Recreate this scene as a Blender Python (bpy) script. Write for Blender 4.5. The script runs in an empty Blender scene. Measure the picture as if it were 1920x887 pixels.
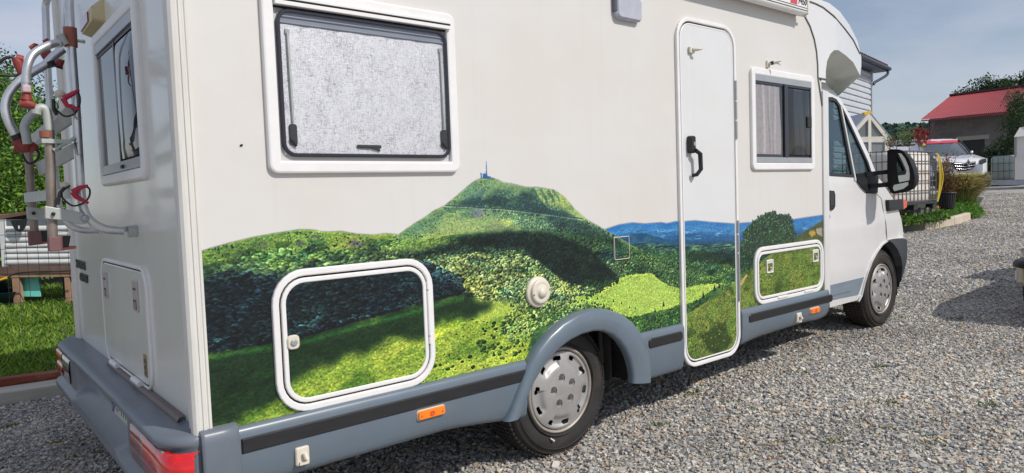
import bpy, bmesh, math, random
import numpy as np
from mathutils import Vector, Matrix
from mathutils.geometry import delaunay_2d_cdt
random.seed(7); rng = np.random.default_rng(7)
SC = bpy.context.scene
COL = SC.collection
# ------------------------------------------------------------------ camera
CAM = np.array([-0.66337, -2.5, 1.334]); FPX = 1314.33
_yaw, _pit, _rol = map(math.radians, (50.302, 3.3026, -2.0517))
FW = np.array([math.cos(_pit)*math.cos(_yaw), math.cos(_pit)*math.sin(_yaw), -math.sin(_pit)])
_r = np.cross(FW, [0, 0, 1]); _r /= np.linalg.norm(_r); _u = np.cross(_r, FW)
RT = math.cos(_rol)*_r + math.sin(_rol)*_u
UP = -math.sin(_rol)*_r + math.cos(_rol)*_u
cam_data = bpy.data.cameras.new('camera'); cam = bpy.data.objects.new('camera', cam_data); COL.objects.link(cam)
cam_data.sensor_width = 36; cam_data.lens = FPX*36/1920; cam_data.clip_start = .05; cam_data.clip_end = 3000
m = Matrix([[RT[0], UP[0], -FW[0], CAM[0]], [RT[1], UP[1], -FW[1], CAM[1]], [RT[2], UP[2], -FW[2], CAM[2]], [0, 0, 0, 1]])
cam.matrix_world = m
SC.camera = cam
# ------------------------------------------------------------------ sky, sun, exposure
SUN = Vector((0.35, -1.0, 0.95)).normalized()
W = bpy.data.worlds.new("World"); SC.world = W; W.use_nodes = True
nt = W.node_tree; nt.nodes.clear()
wo = nt.nodes.new('ShaderNodeOutputWorld'); bg = nt.nodes.new('ShaderNodeBackground')
sky = nt.nodes.new('ShaderNodeTexSky'); sky.sky_type = 'NISHITA'; sky.sun_disc = False
sky.sun_elevation = math.asin(SUN.z); sky.sun_rotation = math.atan2(SUN.x, SUN.y)
sky.air_density = 1.0; sky.dust_density = 0.6; sky.ozone_density = 2.0
tc = nt.nodes.new('ShaderNodeTexCoord'); mp = nt.nodes.new('ShaderNodeMapping'); mp.inputs['Scale'].default_value = (1.6, 1.6, 5)
nz = nt.nodes.new('ShaderNodeTexNoise'); nz.inputs['Scale'].default_value = 1.6; nz.inputs['Detail'].default_value = 6; nz.inputs['Roughness'].default_value = .55
cr = nt.nodes.new('ShaderNodeMapRange'); cr.inputs[1].default_value = .36; cr.inputs[2].default_value = .72; cr.inputs[3].default_value = .22; cr.inputs[4].default_value = .88
mx = nt.nodes.new('ShaderNodeMixRGB'); mx.inputs['Color2'].default_value = (6.6, 6.8, 7.8, 1)
L = nt.links.new
L(tc.outputs['Generated'], mp.inputs[0]); L(mp.outputs[0], nz.inputs['Vector']); L(nz.outputs['Fac'], cr.inputs[0])
L(cr.outputs[0], mx.inputs['Fac']); L(sky.outputs[0], mx.inputs['Color1']); L(mx.outputs[0], bg.inputs[0])
bg.inputs[1].default_value = 0.095; L(bg.outputs[0], wo.inputs[0])
sl = bpy.data.lights.new('sun', 'SUN'); sl.energy = 3.4; sl.angle = math.radians(.55); sl.color = (1, .955, .89)
so = bpy.data.objects.new('sun', sl); COL.objects.link(so); so.rotation_euler = SUN.to_track_quat('Z', 'Y').to_euler()
SC.view_settings.view_transform = 'Standard'; SC.view_settings.look = 'None'; SC.view_settings.exposure = 0; SC.view_settings.gamma = 1
SC.cycles.max_bounces = 6; SC.cycles.transparent_max_bounces = 12
# ------------------------------------------------------------------ measuring helpers
def ray(px, py): return RT*(px-960)/FPX - UP*(py-443.5)/FPX + FW
def onY(px, py, y=0.): d = ray(px, py); return CAM + d*((y-CAM[1])/d[1])
def onX(px, py, x=0.): d = ray(px, py); return CAM + d*((x-CAM[0])/d[0])
def onZ(px, py, z=0.): d = ray(px, py); return CAM + d*((z-CAM[2])/d[2])
def at(px, py, t): return CAM + ray(px, py)*t
def onF(px, py, f):
    y = .1
    for i in range(30): p = onY(px, py, y); y += (min(f(p[0], p[2]), .7)-y)*.4
    return onY(px, py, y)
def S(px, py, y=0.): p = onY(px, py, y); return (p[0], p[2])
ZX = [-60, -1, 5, 8, 11, 14.4, 22, 31.5, 60, 400]; ZZ = [-.04, -.04, .05, .13, .235, .37, .66, 1.02, 1.15, 1.4]
def zg(x, y=0): return float(np.interp(x, ZX, ZZ))
def gnd(px, py):
    d = ray(px, py); t = 1.
    for i in range(60):
        p = CAM + d*t; e = p[2]-zg(p[0]); t += e*3 if e*3 < 1.5 else 1.5
        if abs(e) < 1e-4: break
    return CAM + d*t
# ------------------------------------------------------------------ object helpers
def tag(o, label=None, cat=None, group=None, kind=None):
    if label: o['label'] = label
    if cat: o['category'] = cat
    if group: o['group'] = group
    if kind: o['kind'] = kind
    return o
def thing(name, loc, label, cat, group=None):
    o = bpy.data.objects.new(name, None); COL.objects.link(o); o.location = loc; o.empty_display_size = .2
    return tag(o, label, cat, group)
def wmat(q):
    if q is None: return Matrix.Identity(4)
    return wmat(q.parent) @ q.matrix_parent_inverse @ q.matrix_basis
def link(o, parent=None):
    COL.objects.link(o)
    if parent is not None: o.parent = parent; o.matrix_parent_inverse = wmat(parent).inverted()
    return o
def copy_tree(o, parent=None, label=None):
    c = o.copy(); COL.objects.link(c)
    if parent is not None: c.parent = parent; c.matrix_parent_inverse = o.matrix_parent_inverse.copy()
    if label: c['label'] = label
    for ch in list(o.children): copy_tree(ch, c)
    return c
class MB:
    def __init__(s): s.v = []; s.f = []; s.sm = []
    def add(s, vs, fs, smooth=False):
        o = len(s.v); s.v += [tuple(map(float, v)) for v in vs]; s.f += [tuple(i+o for i in f) for f in fs]; s.sm += [smooth]*len(fs); return s
    def box(s, a, b):
        x0, y0, z0 = a; x1, y1, z1 = b
        return s.add([(x0,y0,z0),(x1,y0,z0),(x1,y1,z0),(x0,y1,z0),(x0,y0,z1),(x1,y0,z1),(x1,y1,z1),(x0,y1,z1)],
                     [(0,3,2,1),(4,5,6,7),(0,1,5,4),(1,2,6,5),(2,3,7,6),(3,0,4,7)])
    def obox(s, c, ax, ay, az):
        c, ax, ay, az = map(np.array, (c, ax, ay, az)); vs = []
        for k in (-1, 1):
            for i, j in ((-1,-1),(1,-1),(1,1),(-1,1)): vs.append(c+ax*i*.5+ay*j*.5+az*k*.5)
        return s.add(vs, [(0,3,2,1),(4,5,6,7),(0,1,5,4),(1,2,6,5),(2,3,7,6),(3,0,4,7)])
    def beam(s, a, b, w, h, up=(0, 0, 1)):
        a = np.array(a, float); b = np.array(b, float); d = b-a; u = np.array(up, float)
        x = np.cross(d, u); x /= np.linalg.norm(x)+1e-9; z = np.cross(x, d); z /= np.linalg.norm(z)+1e-9
        return s.obox((a+b)/2, x*w, d, z*h)
    def tube(s, path, r, n=10, cap=True, closed=False):
        P = [np.array(p, float) for p in path]; N = len(P); rings = []; prev = None
        rr = r if hasattr(r, '__len__') else [r]*N
        for i in range(N):
            if closed: t = P[(i+1) % N]-P[i-1]
            else: t = P[min(i+1, N-1)]-P[max(i-1, 0)]
            t = t/(np.linalg.norm(t)+1e-12)
            if prev is None:
                ref = np.array([0, 0, 1.]) if abs(t[2]) < .9 else np.array([1., 0, 0]); a = np.cross(t, ref)
            else: a = prev - t*np.dot(prev, t)
            a /= np.linalg.norm(a)+1e-12; b = np.cross(t, a); prev = a
            rings.append([P[i]+rr[i]*(a*math.cos(2*math.pi*k/n)+b*math.sin(2*math.pi*k/n)) for k in range(n)])
        vs = [v for q in rings for v in q]; fs = []
        for i in range(N if closed else N-1):
            j = (i+1) % N
            for k in range(n): fs.append((i*n+k, i*n+(k+1) % n, j*n+(k+1) % n, j*n+k))
        s.add(vs, fs, True)
        if cap and not closed: s.add(rings[0], [tuple(range(n))[::-1]]); s.add(rings[-1], [tuple(range(n))])
        return s
    def lathe(s, c, axis, prof, n=32, smooth=True):
        c = np.array(c, float); ax = np.array(axis, float); ax /= np.linalg.norm(ax)
        ref = np.array([0, 0, 1.]) if abs(ax[2]) < .9 else np.array([1., 0, 0]); a = np.cross(ax, ref); a /= np.linalg.norm(a); b = np.cross(ax, a)
        vs = []; fs = []; M = len(prof)
        for k in range(n):
            t = 2*math.pi*k/n; d = a*math.cos(t)+b*math.sin(t)
            for (r, h) in prof: vs.append(c+d*r+ax*h)
        for k in range(n):
            q = (k+1) % n
            for i in range(M-1): fs.append((k*M+i, q*M+i, q*M+i+1, k*M+i+1))
        return s.add(vs, fs, smooth)
    def prism(s, pts, off, smooth=False):
        off = np.array(off, float); P = [np.array(p, float) for p in pts]; n = len(P)
        s.add(P+[p+off for p in P], [tuple(range(n))[::-1], tuple(range(n, 2*n))]+[(i, (i+1) % n, n+(i+1) % n, n+i) for i in range(n)]); return s
    def grid(s, rows, smooth=True, close=False):
        R = len(rows); C = len(rows[0]); vs = [v for r in rows for v in r]; fs = []
        for i in range(R-1):
            for j in range(C if close else C-1):
                k = (j+1) % C; fs.append((i*C+j, i*C+k, (i+1)*C+k, (i+1)*C+j))
        return s.add(vs, fs, smooth)
    def ball(s, c, r, n=12, sc=(1, 1, 1)):
        rows = []
        for i in range(n//2+1):
            t = math.pi*i/(n//2); rows.append([(c[0]+r*sc[0]*math.sin(t)*math.cos(2*math.pi*j/n), c[1]+r*sc[1]*math.sin(t)*math.sin(2*math.pi*j/n), c[2]+r*sc[2]*math.cos(t)) for j in range(n)])
        return s.grid(rows, True, True)
    def build(s, name, mat, parent=None, label=None, bevel=0, fix=True):
        me = bpy.data.meshes.new(name); me.from_pydata(s.v, [], s.f)
        me.polygons.foreach_set('use_smooth', s.sm)
        if fix:
            bm = bmesh.new(); bm.from_mesh(me)
            bmesh.ops.recalc_face_normals(bm, faces=bm.faces)
            bm.to_mesh(me); bm.free()
        me.materials.append(mat); me.update()
        o = bpy.data.objects.new(name, me); link(o, parent)
        if bevel:
            b = o.modifiers.new('bevel', 'BEVEL'); b.width = bevel; b.segments = 2; b.limit_method = 'ANGLE'; b.angle_limit = math.radians(40)
        if label: o['label'] = label
        return o
def np_mesh(name, v, f, mat, col=None, parent=None, smooth=False):
    """v (n,3), f (m,k) uniform faces, col (m,3) linear colour of each face"""
    me = bpy.data.meshes.new(name); k = f.shape[1]
    me.vertices.add(len(v)); me.vertices.foreach_set('co', np.ascontiguousarray(v, dtype=np.float32).ravel())
    me.loops.add(f.size); me.loops.foreach_set('vertex_index', np.ascontiguousarray(f, dtype=np.int32).ravel())
    me.polygons.add(len(f)); me.polygons.foreach_set('loop_start', np.arange(0, f.size, k, dtype=np.int32))
    me.polygons.foreach_set('loop_total', np.full(len(f), k, dtype=np.int32))
    me.polygons.foreach_set('use_smooth', np.full(len(f), smooth))
    me.update(calc_edges=True)
    if col is not None:
        ca = me.color_attributes.new('piece', 'FLOAT_COLOR', 'CORNER')
        c4 = np.ones((len(f), 4), np.float32); c4[:, :3] = col
        ca.data.foreach_set('color', np.repeat(c4, k, 0).ravel())
    me.materials.append(mat)
    o = bpy.data.objects.new(name, me); link(o, parent); return o
def leafmesh(name, C, size, mat, cols, parent=None, up=.3, asp=.55, droop=0, dirs=None):
    """one small kite-shaped leaf folded on its midrib at each point of C"""
    n = len(C); C = np.asarray(C, float)
    d = rng.normal(size=(n, 3)) if dirs is None else dirs+rng.normal(size=(n, 3))*.25
    d[:, 2] -= droop; d /= np.linalg.norm(d, axis=1)[:, None]
    nr = rng.normal(size=(n, 3)); nr[:, 2] += up*3; s = np.cross(d, nr); s /= np.linalg.norm(s, axis=1)[:, None]+1e-9
    nn = np.cross(s, d); L_ = (size*(.6+.8*rng.random(n)))[:, None]
    a = C; b = C+d*L_*.55+s*L_*asp*.5-nn*L_*.08; c = C+d*L_; e = C+d*L_*.55-s*L_*asp*.5-nn*L_*.08
    v = np.stack([a, b, c, e], 1).reshape(-1, 3); i = np.arange(n)*4
    f = np.concatenate([np.stack([i, i+1, i+2], 1), np.stack([i, i+2, i+3], 1)])
    cols = np.asarray(cols); cc = cols[rng.integers(0, len(cols), n)]*(.75+.5*rng.random((n, 1)))
    return np_mesh(name, v, f, mat, np.concatenate([cc, cc]), parent)
# ------------------------------------------------------------------ materials
def srgb(r, g, b): return tuple((c/255/12.92 if c/255 <= .04045 else ((c/255+.055)/1.055)**2.4) for c in (r, g, b))
MATS = {}
def mat(name, col, rough=.5, metal=0., var=.0, scale=8., bump=0., bscale=60., dirt=None, coat=0., dirt_amt=.4, stretch=(1, 1, 1), spec=.5, trans=0., emis=None):
    if name in MATS: return MATS[name]
    M = bpy.data.materials.new(name); M.use_nodes = True; t = M.node_tree; p = t.nodes['Principled BSDF']; k = t.links.new
    p.inputs['Roughness'].default_value = rough; p.inputs['Metallic'].default_value = metal; p.inputs['Base Color'].default_value = (*col, 1)
    p.inputs['Specular IOR Level'].default_value = spec
    if coat: p.inputs['Coat Weight'].default_value = coat; p.inputs['Coat Roughness'].default_value = .08
    if trans: p.inputs['Transmission Weight'].default_value = trans
    tcn = t.nodes.new('ShaderNodeTexCoord'); mpn = t.nodes.new('ShaderNodeMapping'); mpn.inputs['Scale'].default_value = stretch; k(tcn.outputs['Object'], mpn.inputs[0])
    if var or dirt:
        n = t.nodes.new('ShaderNodeTexNoise'); n.inputs['Scale'].default_value = scale; n.inputs['Detail'].default_value = 6; n.inputs['Roughness'].default_value = .6; k(mpn.outputs[0], n.inputs['Vector'])
        a = t.nodes.new('ShaderNodeMapRange'); a.inputs[1].default_value = .3; a.inputs[2].default_value = .7; a.inputs[3].default_value = 1-var; a.inputs[4].default_value = 1+var; k(n.outputs['Fac'], a.inputs[0])
        h = t.nodes.new('ShaderNodeVectorMath'); h.operation = 'SCALE'; h.inputs[0].default_value = col; k(a.outputs[0], h.inputs['Scale'])
        out = h.outputs[0]
        if dirt:
            n2 = t.nodes.new('ShaderNodeTexNoise'); n2.inputs['Scale'].default_value = scale*.37; n2.inputs['Detail'].default_value = 8; n2.inputs['Roughness'].default_value = .7; k(mpn.outputs[0], n2.inputs['Vector'])
            b = t.nodes.new('ShaderNodeMapRange'); b.inputs[1].default_value = .48; b.inputs[2].default_value = .75; b.inputs[4].default_value = dirt_amt; k(n2.outputs['Fac'], b.inputs[0])
            x = t.nodes.new('ShaderNodeMixRGB'); x.inputs['Color2'].default_value = (*dirt, 1); k(b.outputs[0], x.inputs['Fac']); k(out, x.inputs['Color1']); out = x.outputs[0]
        k(out, p.inputs['Base Color'])
        rr = t.nodes.new('ShaderNodeMapRange'); rr.inputs[3].default_value = max(0, rough-.08); rr.inputs[4].default_value = min(1, rough+.1); k(n.outputs['Fac'], rr.inputs[0]); k(rr.outputs[0], p.inputs['Roughness'])
    if bump:
        n3 = t.nodes.new('ShaderNodeTexNoise'); n3.inputs['Scale'].default_value = bscale; n3.inputs['Detail'].default_value = 5; k(mpn.outputs[0], n3.inputs['Vector'])
        bb = t.nodes.new('ShaderNodeBump'); bb.inputs['Strength'].default_value = bump; bb.inputs['Distance'].default_value = .01; k(n3.outputs['Fac'], bb.inputs['Height']); k(bb.outputs[0], p.inputs['Normal'])
    MATS[name] = M; return M
def piece_mat(name, rough=.8, bump=0, bscale=200, transl=0., gain=1.):
    """material whose colour is the piece's own colour (stones, leaves)"""
    M = bpy.data.materials.new(name); M.use_nodes = True; t = M.node_tree; p = t.nodes['Principled BSDF']; k = t.links.new
    a = t.nodes.new('ShaderNodeAttribute'); a.attribute_name = 'piece'; p.inputs['Roughness'].default_value = rough; p.inputs['Specular IOR Level'].default_value = .3
    k(a.outputs['Color'], p.inputs['Base Color'])
    if bump:
        tcn = t.nodes.new('ShaderNodeTexCoord'); n3 = t.nodes.new('ShaderNodeTexNoise'); n3.inputs['Scale'].default_value = bscale; n3.inputs['Detail'].default_value = 4; k(tcn.outputs['Object'], n3.inputs['Vector'])
        mm = t.nodes.new('ShaderNodeMixRGB'); mm.blend_type = 'MULTIPLY'; mm.inputs[0].default_value = .55; k(a.outputs['Color'], mm.inputs[1])
        mr = t.nodes.new('ShaderNodeMapRange'); mr.inputs[1].default_value = .3; mr.inputs[2].default_value = .7; mr.inputs[3].default_value = .55; mr.inputs[4].default_value = 1.3; k(n3.outputs['Fac'], mr.inputs[0]); k(mr.outputs[0], mm.inputs[2]); k(mm.outputs[0], p.inputs['Base Color'])
        bb = t.nodes.new('ShaderNodeBump'); bb.inputs['Strength'].default_value = bump; bb.inputs['Distance'].default_value = .004; k(n3.outputs['Fac'], bb.inputs['Height']); k(bb.outputs[0], p.inputs['Normal'])
    if transl:
        tr = t.nodes.new('ShaderNodeBsdfTranslucent'); k(a.outputs['Color'], tr.inputs[0]); ms = t.nodes.new('ShaderNodeMixShader'); ms.inputs[0].default_value = transl
        k(p.outputs[0], ms.inputs[1]); k(tr.outputs[0], ms.inputs[2]); k(ms.outputs[0], t.nodes['Material Output'].inputs[0])
    return M
def glass_mat(name, tint, see=.5, rough=.02, base=(.01, .012, .015)):
    """thin tinted pane: part clear, part dark gloss, mirror at grazing angles"""
    M = bpy.data.materials.new(name); M.use_nodes = True; t = M.node_tree; t.nodes.clear(); k = t.links.new
    o = t.nodes.new('ShaderNodeOutputMaterial'); tr = t.nodes.new('ShaderNodeBsdfTransparent'); tr.inputs[0].default_value = (*tint, 1)
    df = t.nodes.new('ShaderNodeBsdfDiffuse'); df.inputs[0].default_value = (*base, 1); gl = t.nodes.new('ShaderNodeBsdfGlossy'); gl.inputs['Roughness'].default_value = rough
    m1 = t.nodes.new('ShaderNodeMixShader'); m1.inputs[0].default_value = see; k(df.outputs[0], m1.inputs[1]); k(tr.outputs[0], m1.inputs[2])
    fr = t.nodes.new('ShaderNodeLayerWeight'); pw = t.nodes.new('ShaderNodeMath'); pw.operation = 'POWER'; pw.inputs[1].default_value = 4; k(fr.outputs['Facing'], pw.inputs[0])
    ma = t.nodes.new('ShaderNodeMath'); ma.operation = 'MULTIPLY_ADD'; ma.inputs[1].default_value = .9; ma.inputs[2].default_value = .06; k(pw.outputs[0], ma.inputs[0])
    m2 = t.nodes.new('ShaderNodeMixShader'); k(ma.outputs[0], m2.inputs[0]); k(m1.outputs[0], m2.inputs[1]); k(gl.outputs[0], m2.inputs[2]); k(m2.outputs[0], o.inputs[0])
    return M
WALL = (.655, .638, .618)
M_white = mat('white_body_paint', (.66, .65, .64), .28, var=.03, scale=2.5, coat=.3, dirt=(.45, .42, .37), dirt_amt=.12)
M_rear = mat('rear_body_paint', (.74, .745, .69), .22, var=.03, scale=1.5, coat=.35, dirt=(.42, .44, .40), dirt_amt=.25, stretch=(1, 1, .5))
M_cab = mat('cab_white_paint', (.72, .71, .70), .22, var=.02, scale=3, coat=.6, dirt=(.5, .47, .42), dirt_amt=.12)
M_frame = mat('white_plastic_frame', (.78, .765, .755), .35, var=.03, scale=12, dirt=(.5, .46, .4), dirt_amt=.15)
M_trim = mat('ivory_corner_trim', (.66, .64, .60), .4, var=.05, scale=9, dirt=(.42, .36, .27), dirt_amt=.4, stretch=(3, 3, .4))
M_skirt = mat('blue_grey_skirt_paint', srgb(98, 111, 123), .3, var=.05, scale=5, coat=.25, dirt=srgb(120, 118, 110), dirt_amt=.35)
M_bump = mat('grey_bumper_plastic', srgb(104, 111, 121), .36, var=.07, scale=7, dirt=srgb(92, 90, 84), dirt_amt=.5, bump=.03)
M_black = mat('black_rubber', (.012, .012, .013), .45, var=.25, scale=18, bump=.05)
M_strip = mat('black_rub_strip', (.018, .018, .02), .38, var=.2, scale=30, stretch=(.3, 1, 2))
M_gap = mat('dark_gap', (.01, .01, .01), .9, var=.1)
M_grey = mat('grey_aluminium', srgb(165, 168, 172), .32, metal=.35, var=.06, scale=30)
M_alu = mat('silver_anodised_tube', (.66, .67, .69), .3, metal=.75, var=.1, scale=14, dirt=(.25, .22, .18), dirt_amt=.35)
M_aluold = mat('oxidised_tube', srgb(150, 138, 128), .42, metal=.6, var=.18, scale=16, dirt=(.16, .12, .09), dirt_amt=.6)
M_aluw = mat('pale_cast_alloy', srgb(176, 180, 176), .5, metal=.2, var=.08, scale=18, dirt=(.3, .3, .26), dirt_amt=.4)
M_redp = mat('faded_red_plastic', srgb(140, 52, 46), .55, var=.2, scale=25, dirt=srgb(120, 84, 80), dirt_amt=.5)
M_brown = mat('terracotta_sleeve', srgb(142, 84, 66), .6, var=.15, scale=30, dirt=srgb(110, 72, 60), dirt_amt=.5)
M_maroon = mat('maroon_block', srgb(118, 82, 84), .6, var=.1, scale=25)
M_pink = mat('crimson_strap_hook', srgb(180, 34, 66), .45, var=.08, scale=30)
M_pinkw = mat('pale_pink_clip', srgb(190, 165, 168), .5, var=.08, scale=30)
M_amber = mat('amber_lens', srgb(250, 128, 12), .2, var=.12, scale=60, coat=.6, spec=.6)
M_amber2 = mat('orange_lens', srgb(220, 84, 30), .2, var=.1, scale=40, coat=.6)
M_red = mat('red_lens', srgb(205, 16, 20), .14, var=.15, scale=30, coat=.8)
M_redd = mat('deep_red_lens', srgb(130, 24, 30), .18, var=.2, scale=30, coat=.8)
M_lensw = mat('clear_lamp_lens', srgb(120, 112, 110), .15, var=.1, scale=50, coat=.8)
M_lensg = mat('smoked_grey_lens', srgb(176, 178, 188), .25, var=.08, scale=20, coat=.4)
M_tyre = mat('tyre_rubber', (.022, .020, .019), .72, var=.35, scale=9, bump=.12, bscale=40, dirt=(.07, .055, .042), dirt_amt=.7)
M_hub = mat('silver_wheel_cover', (.40, .39, .38), .42, metal=.35, var=.06, scale=10, dirt=(.24, .16, .10), dirt_amt=.5)
M_rimd = mat('dusty_rim_lip', (.42, .38, .34), .45, metal=.4, var=.12, scale=12, dirt=(.2, .13, .08), dirt_amt=.7)
M_dark = mat('underbody_black', (.012, .012, .012), .8, var=.3, scale=6)
M_plug = mat('cream_plastic', srgb(214, 206, 190), .4, var=.05, scale=40, dirt=(.4, .36, .28), dirt_amt=.3)
G_dark = glass_mat('dark_window_glass', (.45, .5, .55), .55)
G_clear = glass_mat('clear_acrylic_pane', (.92, .93, .95), .93)
G_cab = glass_mat('cab_tinted_glass', (.55, .68, .68), .75, base=(.03, .06, .07))
# ------------------------------------------------------------------ printed landscape (flat print on the van's side)
MX0, MX1, MZ0, MZ1, PPM = 0.0, 4.48, .26, 1.58, 500
def make_print():
    Wd, Hd = int((MX1-MX0)*PPM), int((MZ1-MZ0)*PPM)
    r2 = np.random.default_rng(3)
    xs = MX0+(np.arange(Wd)+.5)/PPM; zs = MZ1-(np.arange(Hd)+.5)/PPM
    X, Z = np.meshgrid(xs, zs)
    D = np.stack([X-CAM[0], np.full_like(X, -CAM[1]), Z-CAM[2]], -1)
    dd = D@FW; PX = 960+FPX*(D@RT)/dd; PY = 443.5-FPX*(D@UP)/dd
    def vnoise(cx, cy, seed):
        q = np.random.default_rng(seed); g = q.random((int(Hd/cy)+3, int(Wd/cx)+3))
        u = np.arange(Wd)/cx; v = np.arange(Hd)/cy; iu = u.astype(int); iv = v.astype(int); fu = u-iu; fv = v-iv
        fu = fu*fu*(3-2*fu); fv = (fv*fv*(3-2*fv))[:, None]
        a = g[iv][:, iu]*(1-fu)+g[iv][:, iu+1]*fu; b = g[iv+1][:, iu]*(1-fu)+g[iv+1][:, iu+1]*fu
        return a*(1-fv)+b*fv
    def fbm(c, seed, asp=1., oc=5, gain=.55):
        s = 0; w = 1; tot = 0
        for i in range(oc):
            cc = max(1.3, c/2**i); s = s+w*vnoise(cc*asp, cc, seed+i*17); tot += w; w *= gain
        return (s/tot-.5)*2
    N1 = fbm(60, 1); N2 = fbm(14, 2, 1.6); N3 = fbm(6, 3, 1.4, 3); N4 = fbm(30, 5, 3.5); NF = fbm(3.2, 9, 1.5, 2); NB = fbm(120, 21, 2)
    TB = np.random.default_rng(77).random((256, 256))
    def gn(U, V):
        iu = np.floor(U).astype(int); iv = np.floor(V).astype(int); fu = U-iu; fv = V-iv; fu = fu*fu*(3-2*fu); fv = fv*fv*(3-2*fv)
        g = lambda a, b: TB[a & 255, b & 255]
        return (g(iu, iv)*(1-fu)+g(iu+1, iv)*fu)*(1-fv)+(g(iu, iv+1)*(1-fu)+g(iu+1, iv+1)*fu)*fv
    IX, IY = np.meshgrid(np.arange(Wd, dtype=float), np.arange(Hd, dtype=float))
    def dirn(cell, ang, asp, seed=0., oc=4, gain=.6):
        ca, sa = math.cos(ang), math.sin(ang); U = (IX*ca+IY*sa); V = (-IX*sa+IY*ca); t_ = 0; w = 1; tot = 0
        for i in range(oc):
            c = max(cell/2**i, 1.2); t_ = t_+w*gn(U/(c*asp)+seed*13.7+i*5.1, V/c+seed*7.3+i*9.7); tot += w; w *= gain
        return (t_/tot-.5)*2.6
    G1 = dirn(90, -.22, 2.2, 1); G2 = dirn(26, -.20, 2.6, 2, 5); G3 = dirn(9, -.22, 2.2, 3, 4, .75); G4 = dirn(26, 0, 1.2, 4, 5, .7); GS = dirn(14, -.85, 2.6, 5, 5, .75)
    TONE = np.clip(1+.34*G4+.22*G1, .42, 1.5); YEL = np.clip(.5+.5*dirn(60, .3, 1.5, 6), 0, 1)
    img = np.zeros((Hd, Wd, 3)); A = np.zeros((Hd, Wd))
    c_ = lambda r, g, b: np.array([r, g, b])/255.
    def sig(d, w): return 1/(1+np.exp(-np.clip(d/w, -30, 30)))
    def line(pts, jit=0.): p = np.array(pts, float); return np.interp(PX, p[:, 0], p[:, 1])+N3*jit
    def poly(pts, jit=0., jn=None):
        p = np.array(pts, float); n = len(p); x = PX+(N2 if jn is None else jn)*jit; y = PY+(N3 if jn is None else jn)*jit; ins = np.zeros(PX.shape, bool)
        for i in range(n):
            x0, y0 = p[i]; x1, y1 = p[(i+1) % n]
            if y0 == y1: continue
            c = ((y0 > y) != (y1 > y)) & (x < (x1-x0)*(y-y0)/(y1-y0)+x0); ins ^= c
        return ins.astype(float)
    def blur(a, r):
        for ax in (0, 1):
            for _ in (0, 1):
                p = np.pad(a, [(r+1, r) if k == ax else (0, 0) for k in (0, 1)], mode='edge'); cs = np.cumsum(p, ax)
                a = (cs[2*r+1:]-cs[:-2*r-1])/(2*r+1) if ax == 0 else (cs[:, 2*r+1:]-cs[:, :-2*r-1])/(2*r+1)
        return a
    def put(mask, col): 
        nonlocal img; m_ = mask[..., None]; img = img*(1-m_)+col*m_
    def lerp(a, b, t): return a+(b-a)*np.clip(t, 0, 1)[..., None]
    INV = {}
    def to_c(px, py):
        p = onY(px, py, 0); return (p[0]-MX0)*PPM, (MZ1-p[2])*PPM
    # --- skyline of each land mass (photograph pixels)
    hill = [(340,478),(385,468),(400,463),(430,455),(470,445),(520,436),(560,430),(585,430),(605,434),(625,434),(640,433),(670,438),(700,440),(725,437),(750,440),(800,441),(900,441)]
    mtn = [(700,470),(745,441),(775,420),(800,404),(815,394),(832,386),(855,368),(868,356),(880,346),(895,336),(905,333),(925,333),(935,338),(945,342),(960,344),(985,350),(1010,351),(1040,356),(1060,370),(1080,394),(1100,411),(1130,428),(1160,446),(1200,470),(1260,500)]
    blue = [(1100,445),(1133,430),(1160,421),(1185,417),(1210,419),(1240,416.5),(1250,418.5),(1265,415),(1282,414.5),(1300,413),(1330,416),(1376,419),(1400,417),(1480,412),(1541,403)]
    # blue ranges and plain
    b = sig(PY-line(blue), .5)*(PX > 1100)
    t = (PY-line(blue))
    col = lerp(c_(34,108,178)+0*img, c_(58,128,182), t/16+G2*.6+.1); col = lerp(col, c_(34,92,142), (t-16)/10+G3*.6)
    hz = dirn(10, 0, 5, 8, 4, .7); col = lerp(col, c_(110,166,200), sig(hz-.42, .10)*sig(t-9, 3)*sig(46-t, 4)*.75); col = lerp(col, c_(26,78,128), sig(-hz-.5, .1)*sig(t-8, 3)*.6)
    put(b, col); A = np.maximum(A, b)
    hump = [(1130,470),(1160,452),(1180,443),(1195,437),(1210,437),(1225,443),(1245,449),(1280,452),(1400,450),(1460,445),(1541,440)]
    h = sig(PY-line(hump, 2), .8)*(PX > 1120); put(h, lerp(c_(26,76,118)+0*img, c_(44,98,118), N2+.4+G3*.6)); A = np.maximum(A, h)
    plain = [(1120,470),(1170,462),(1200,455),(1230,457),(1262,460),(1300,458),(1380,457),(1500,450)]
    h = sig(PY-line(plain, 2), .8)*(PX > 1120)
    hz = dirn(8, 0, 4.5, 9, 4, .7); pc = lerp(c_(46,92,90)+0*img, c_(112,156,100), sig(hz-.25, .12)*.8); put(h, lerp(pc, c_(22,54,56), sig(-hz-.05, .15))); A = np.maximum(A, h)
    # left hill with scree patches
    h = sig(PY-line(hill, .5), .5)*(PX < 1000)
    g = lerp(c_(92,138,62)+0*img, c_(142,168,70), G2*.8+.45); g = lerp(g, c_(44,86,46), sig(G2*.6+N1*.7+G3*.35-.28, .14)*.85); g = lerp(g, c_(112,128,84), sig(dirn(40, -.2, 2, 11)-.45, .1)*.5); g = g*(1+NF[..., None]*.16+G3[..., None]*.16)
    put(h, g); A = np.maximum(A, h)
    for pts in ([(448,486),(470,478),(487,475),(500,484),(512,490),(508,497),(490,492),(470,488)], [(552,454),(565,452),(573,458),(566,462),(555,459)], [(655,452),(670,451),(684,457),(680,464),(662,462)], [(583,442),(600,441),(598,446),(584,447)], [(480,456),(500,455),(502,459),(486,460)]):
        put(blur(poly(pts, 3), 2)*.85, c_(84,78,96)+NF[..., None]*.05)
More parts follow.
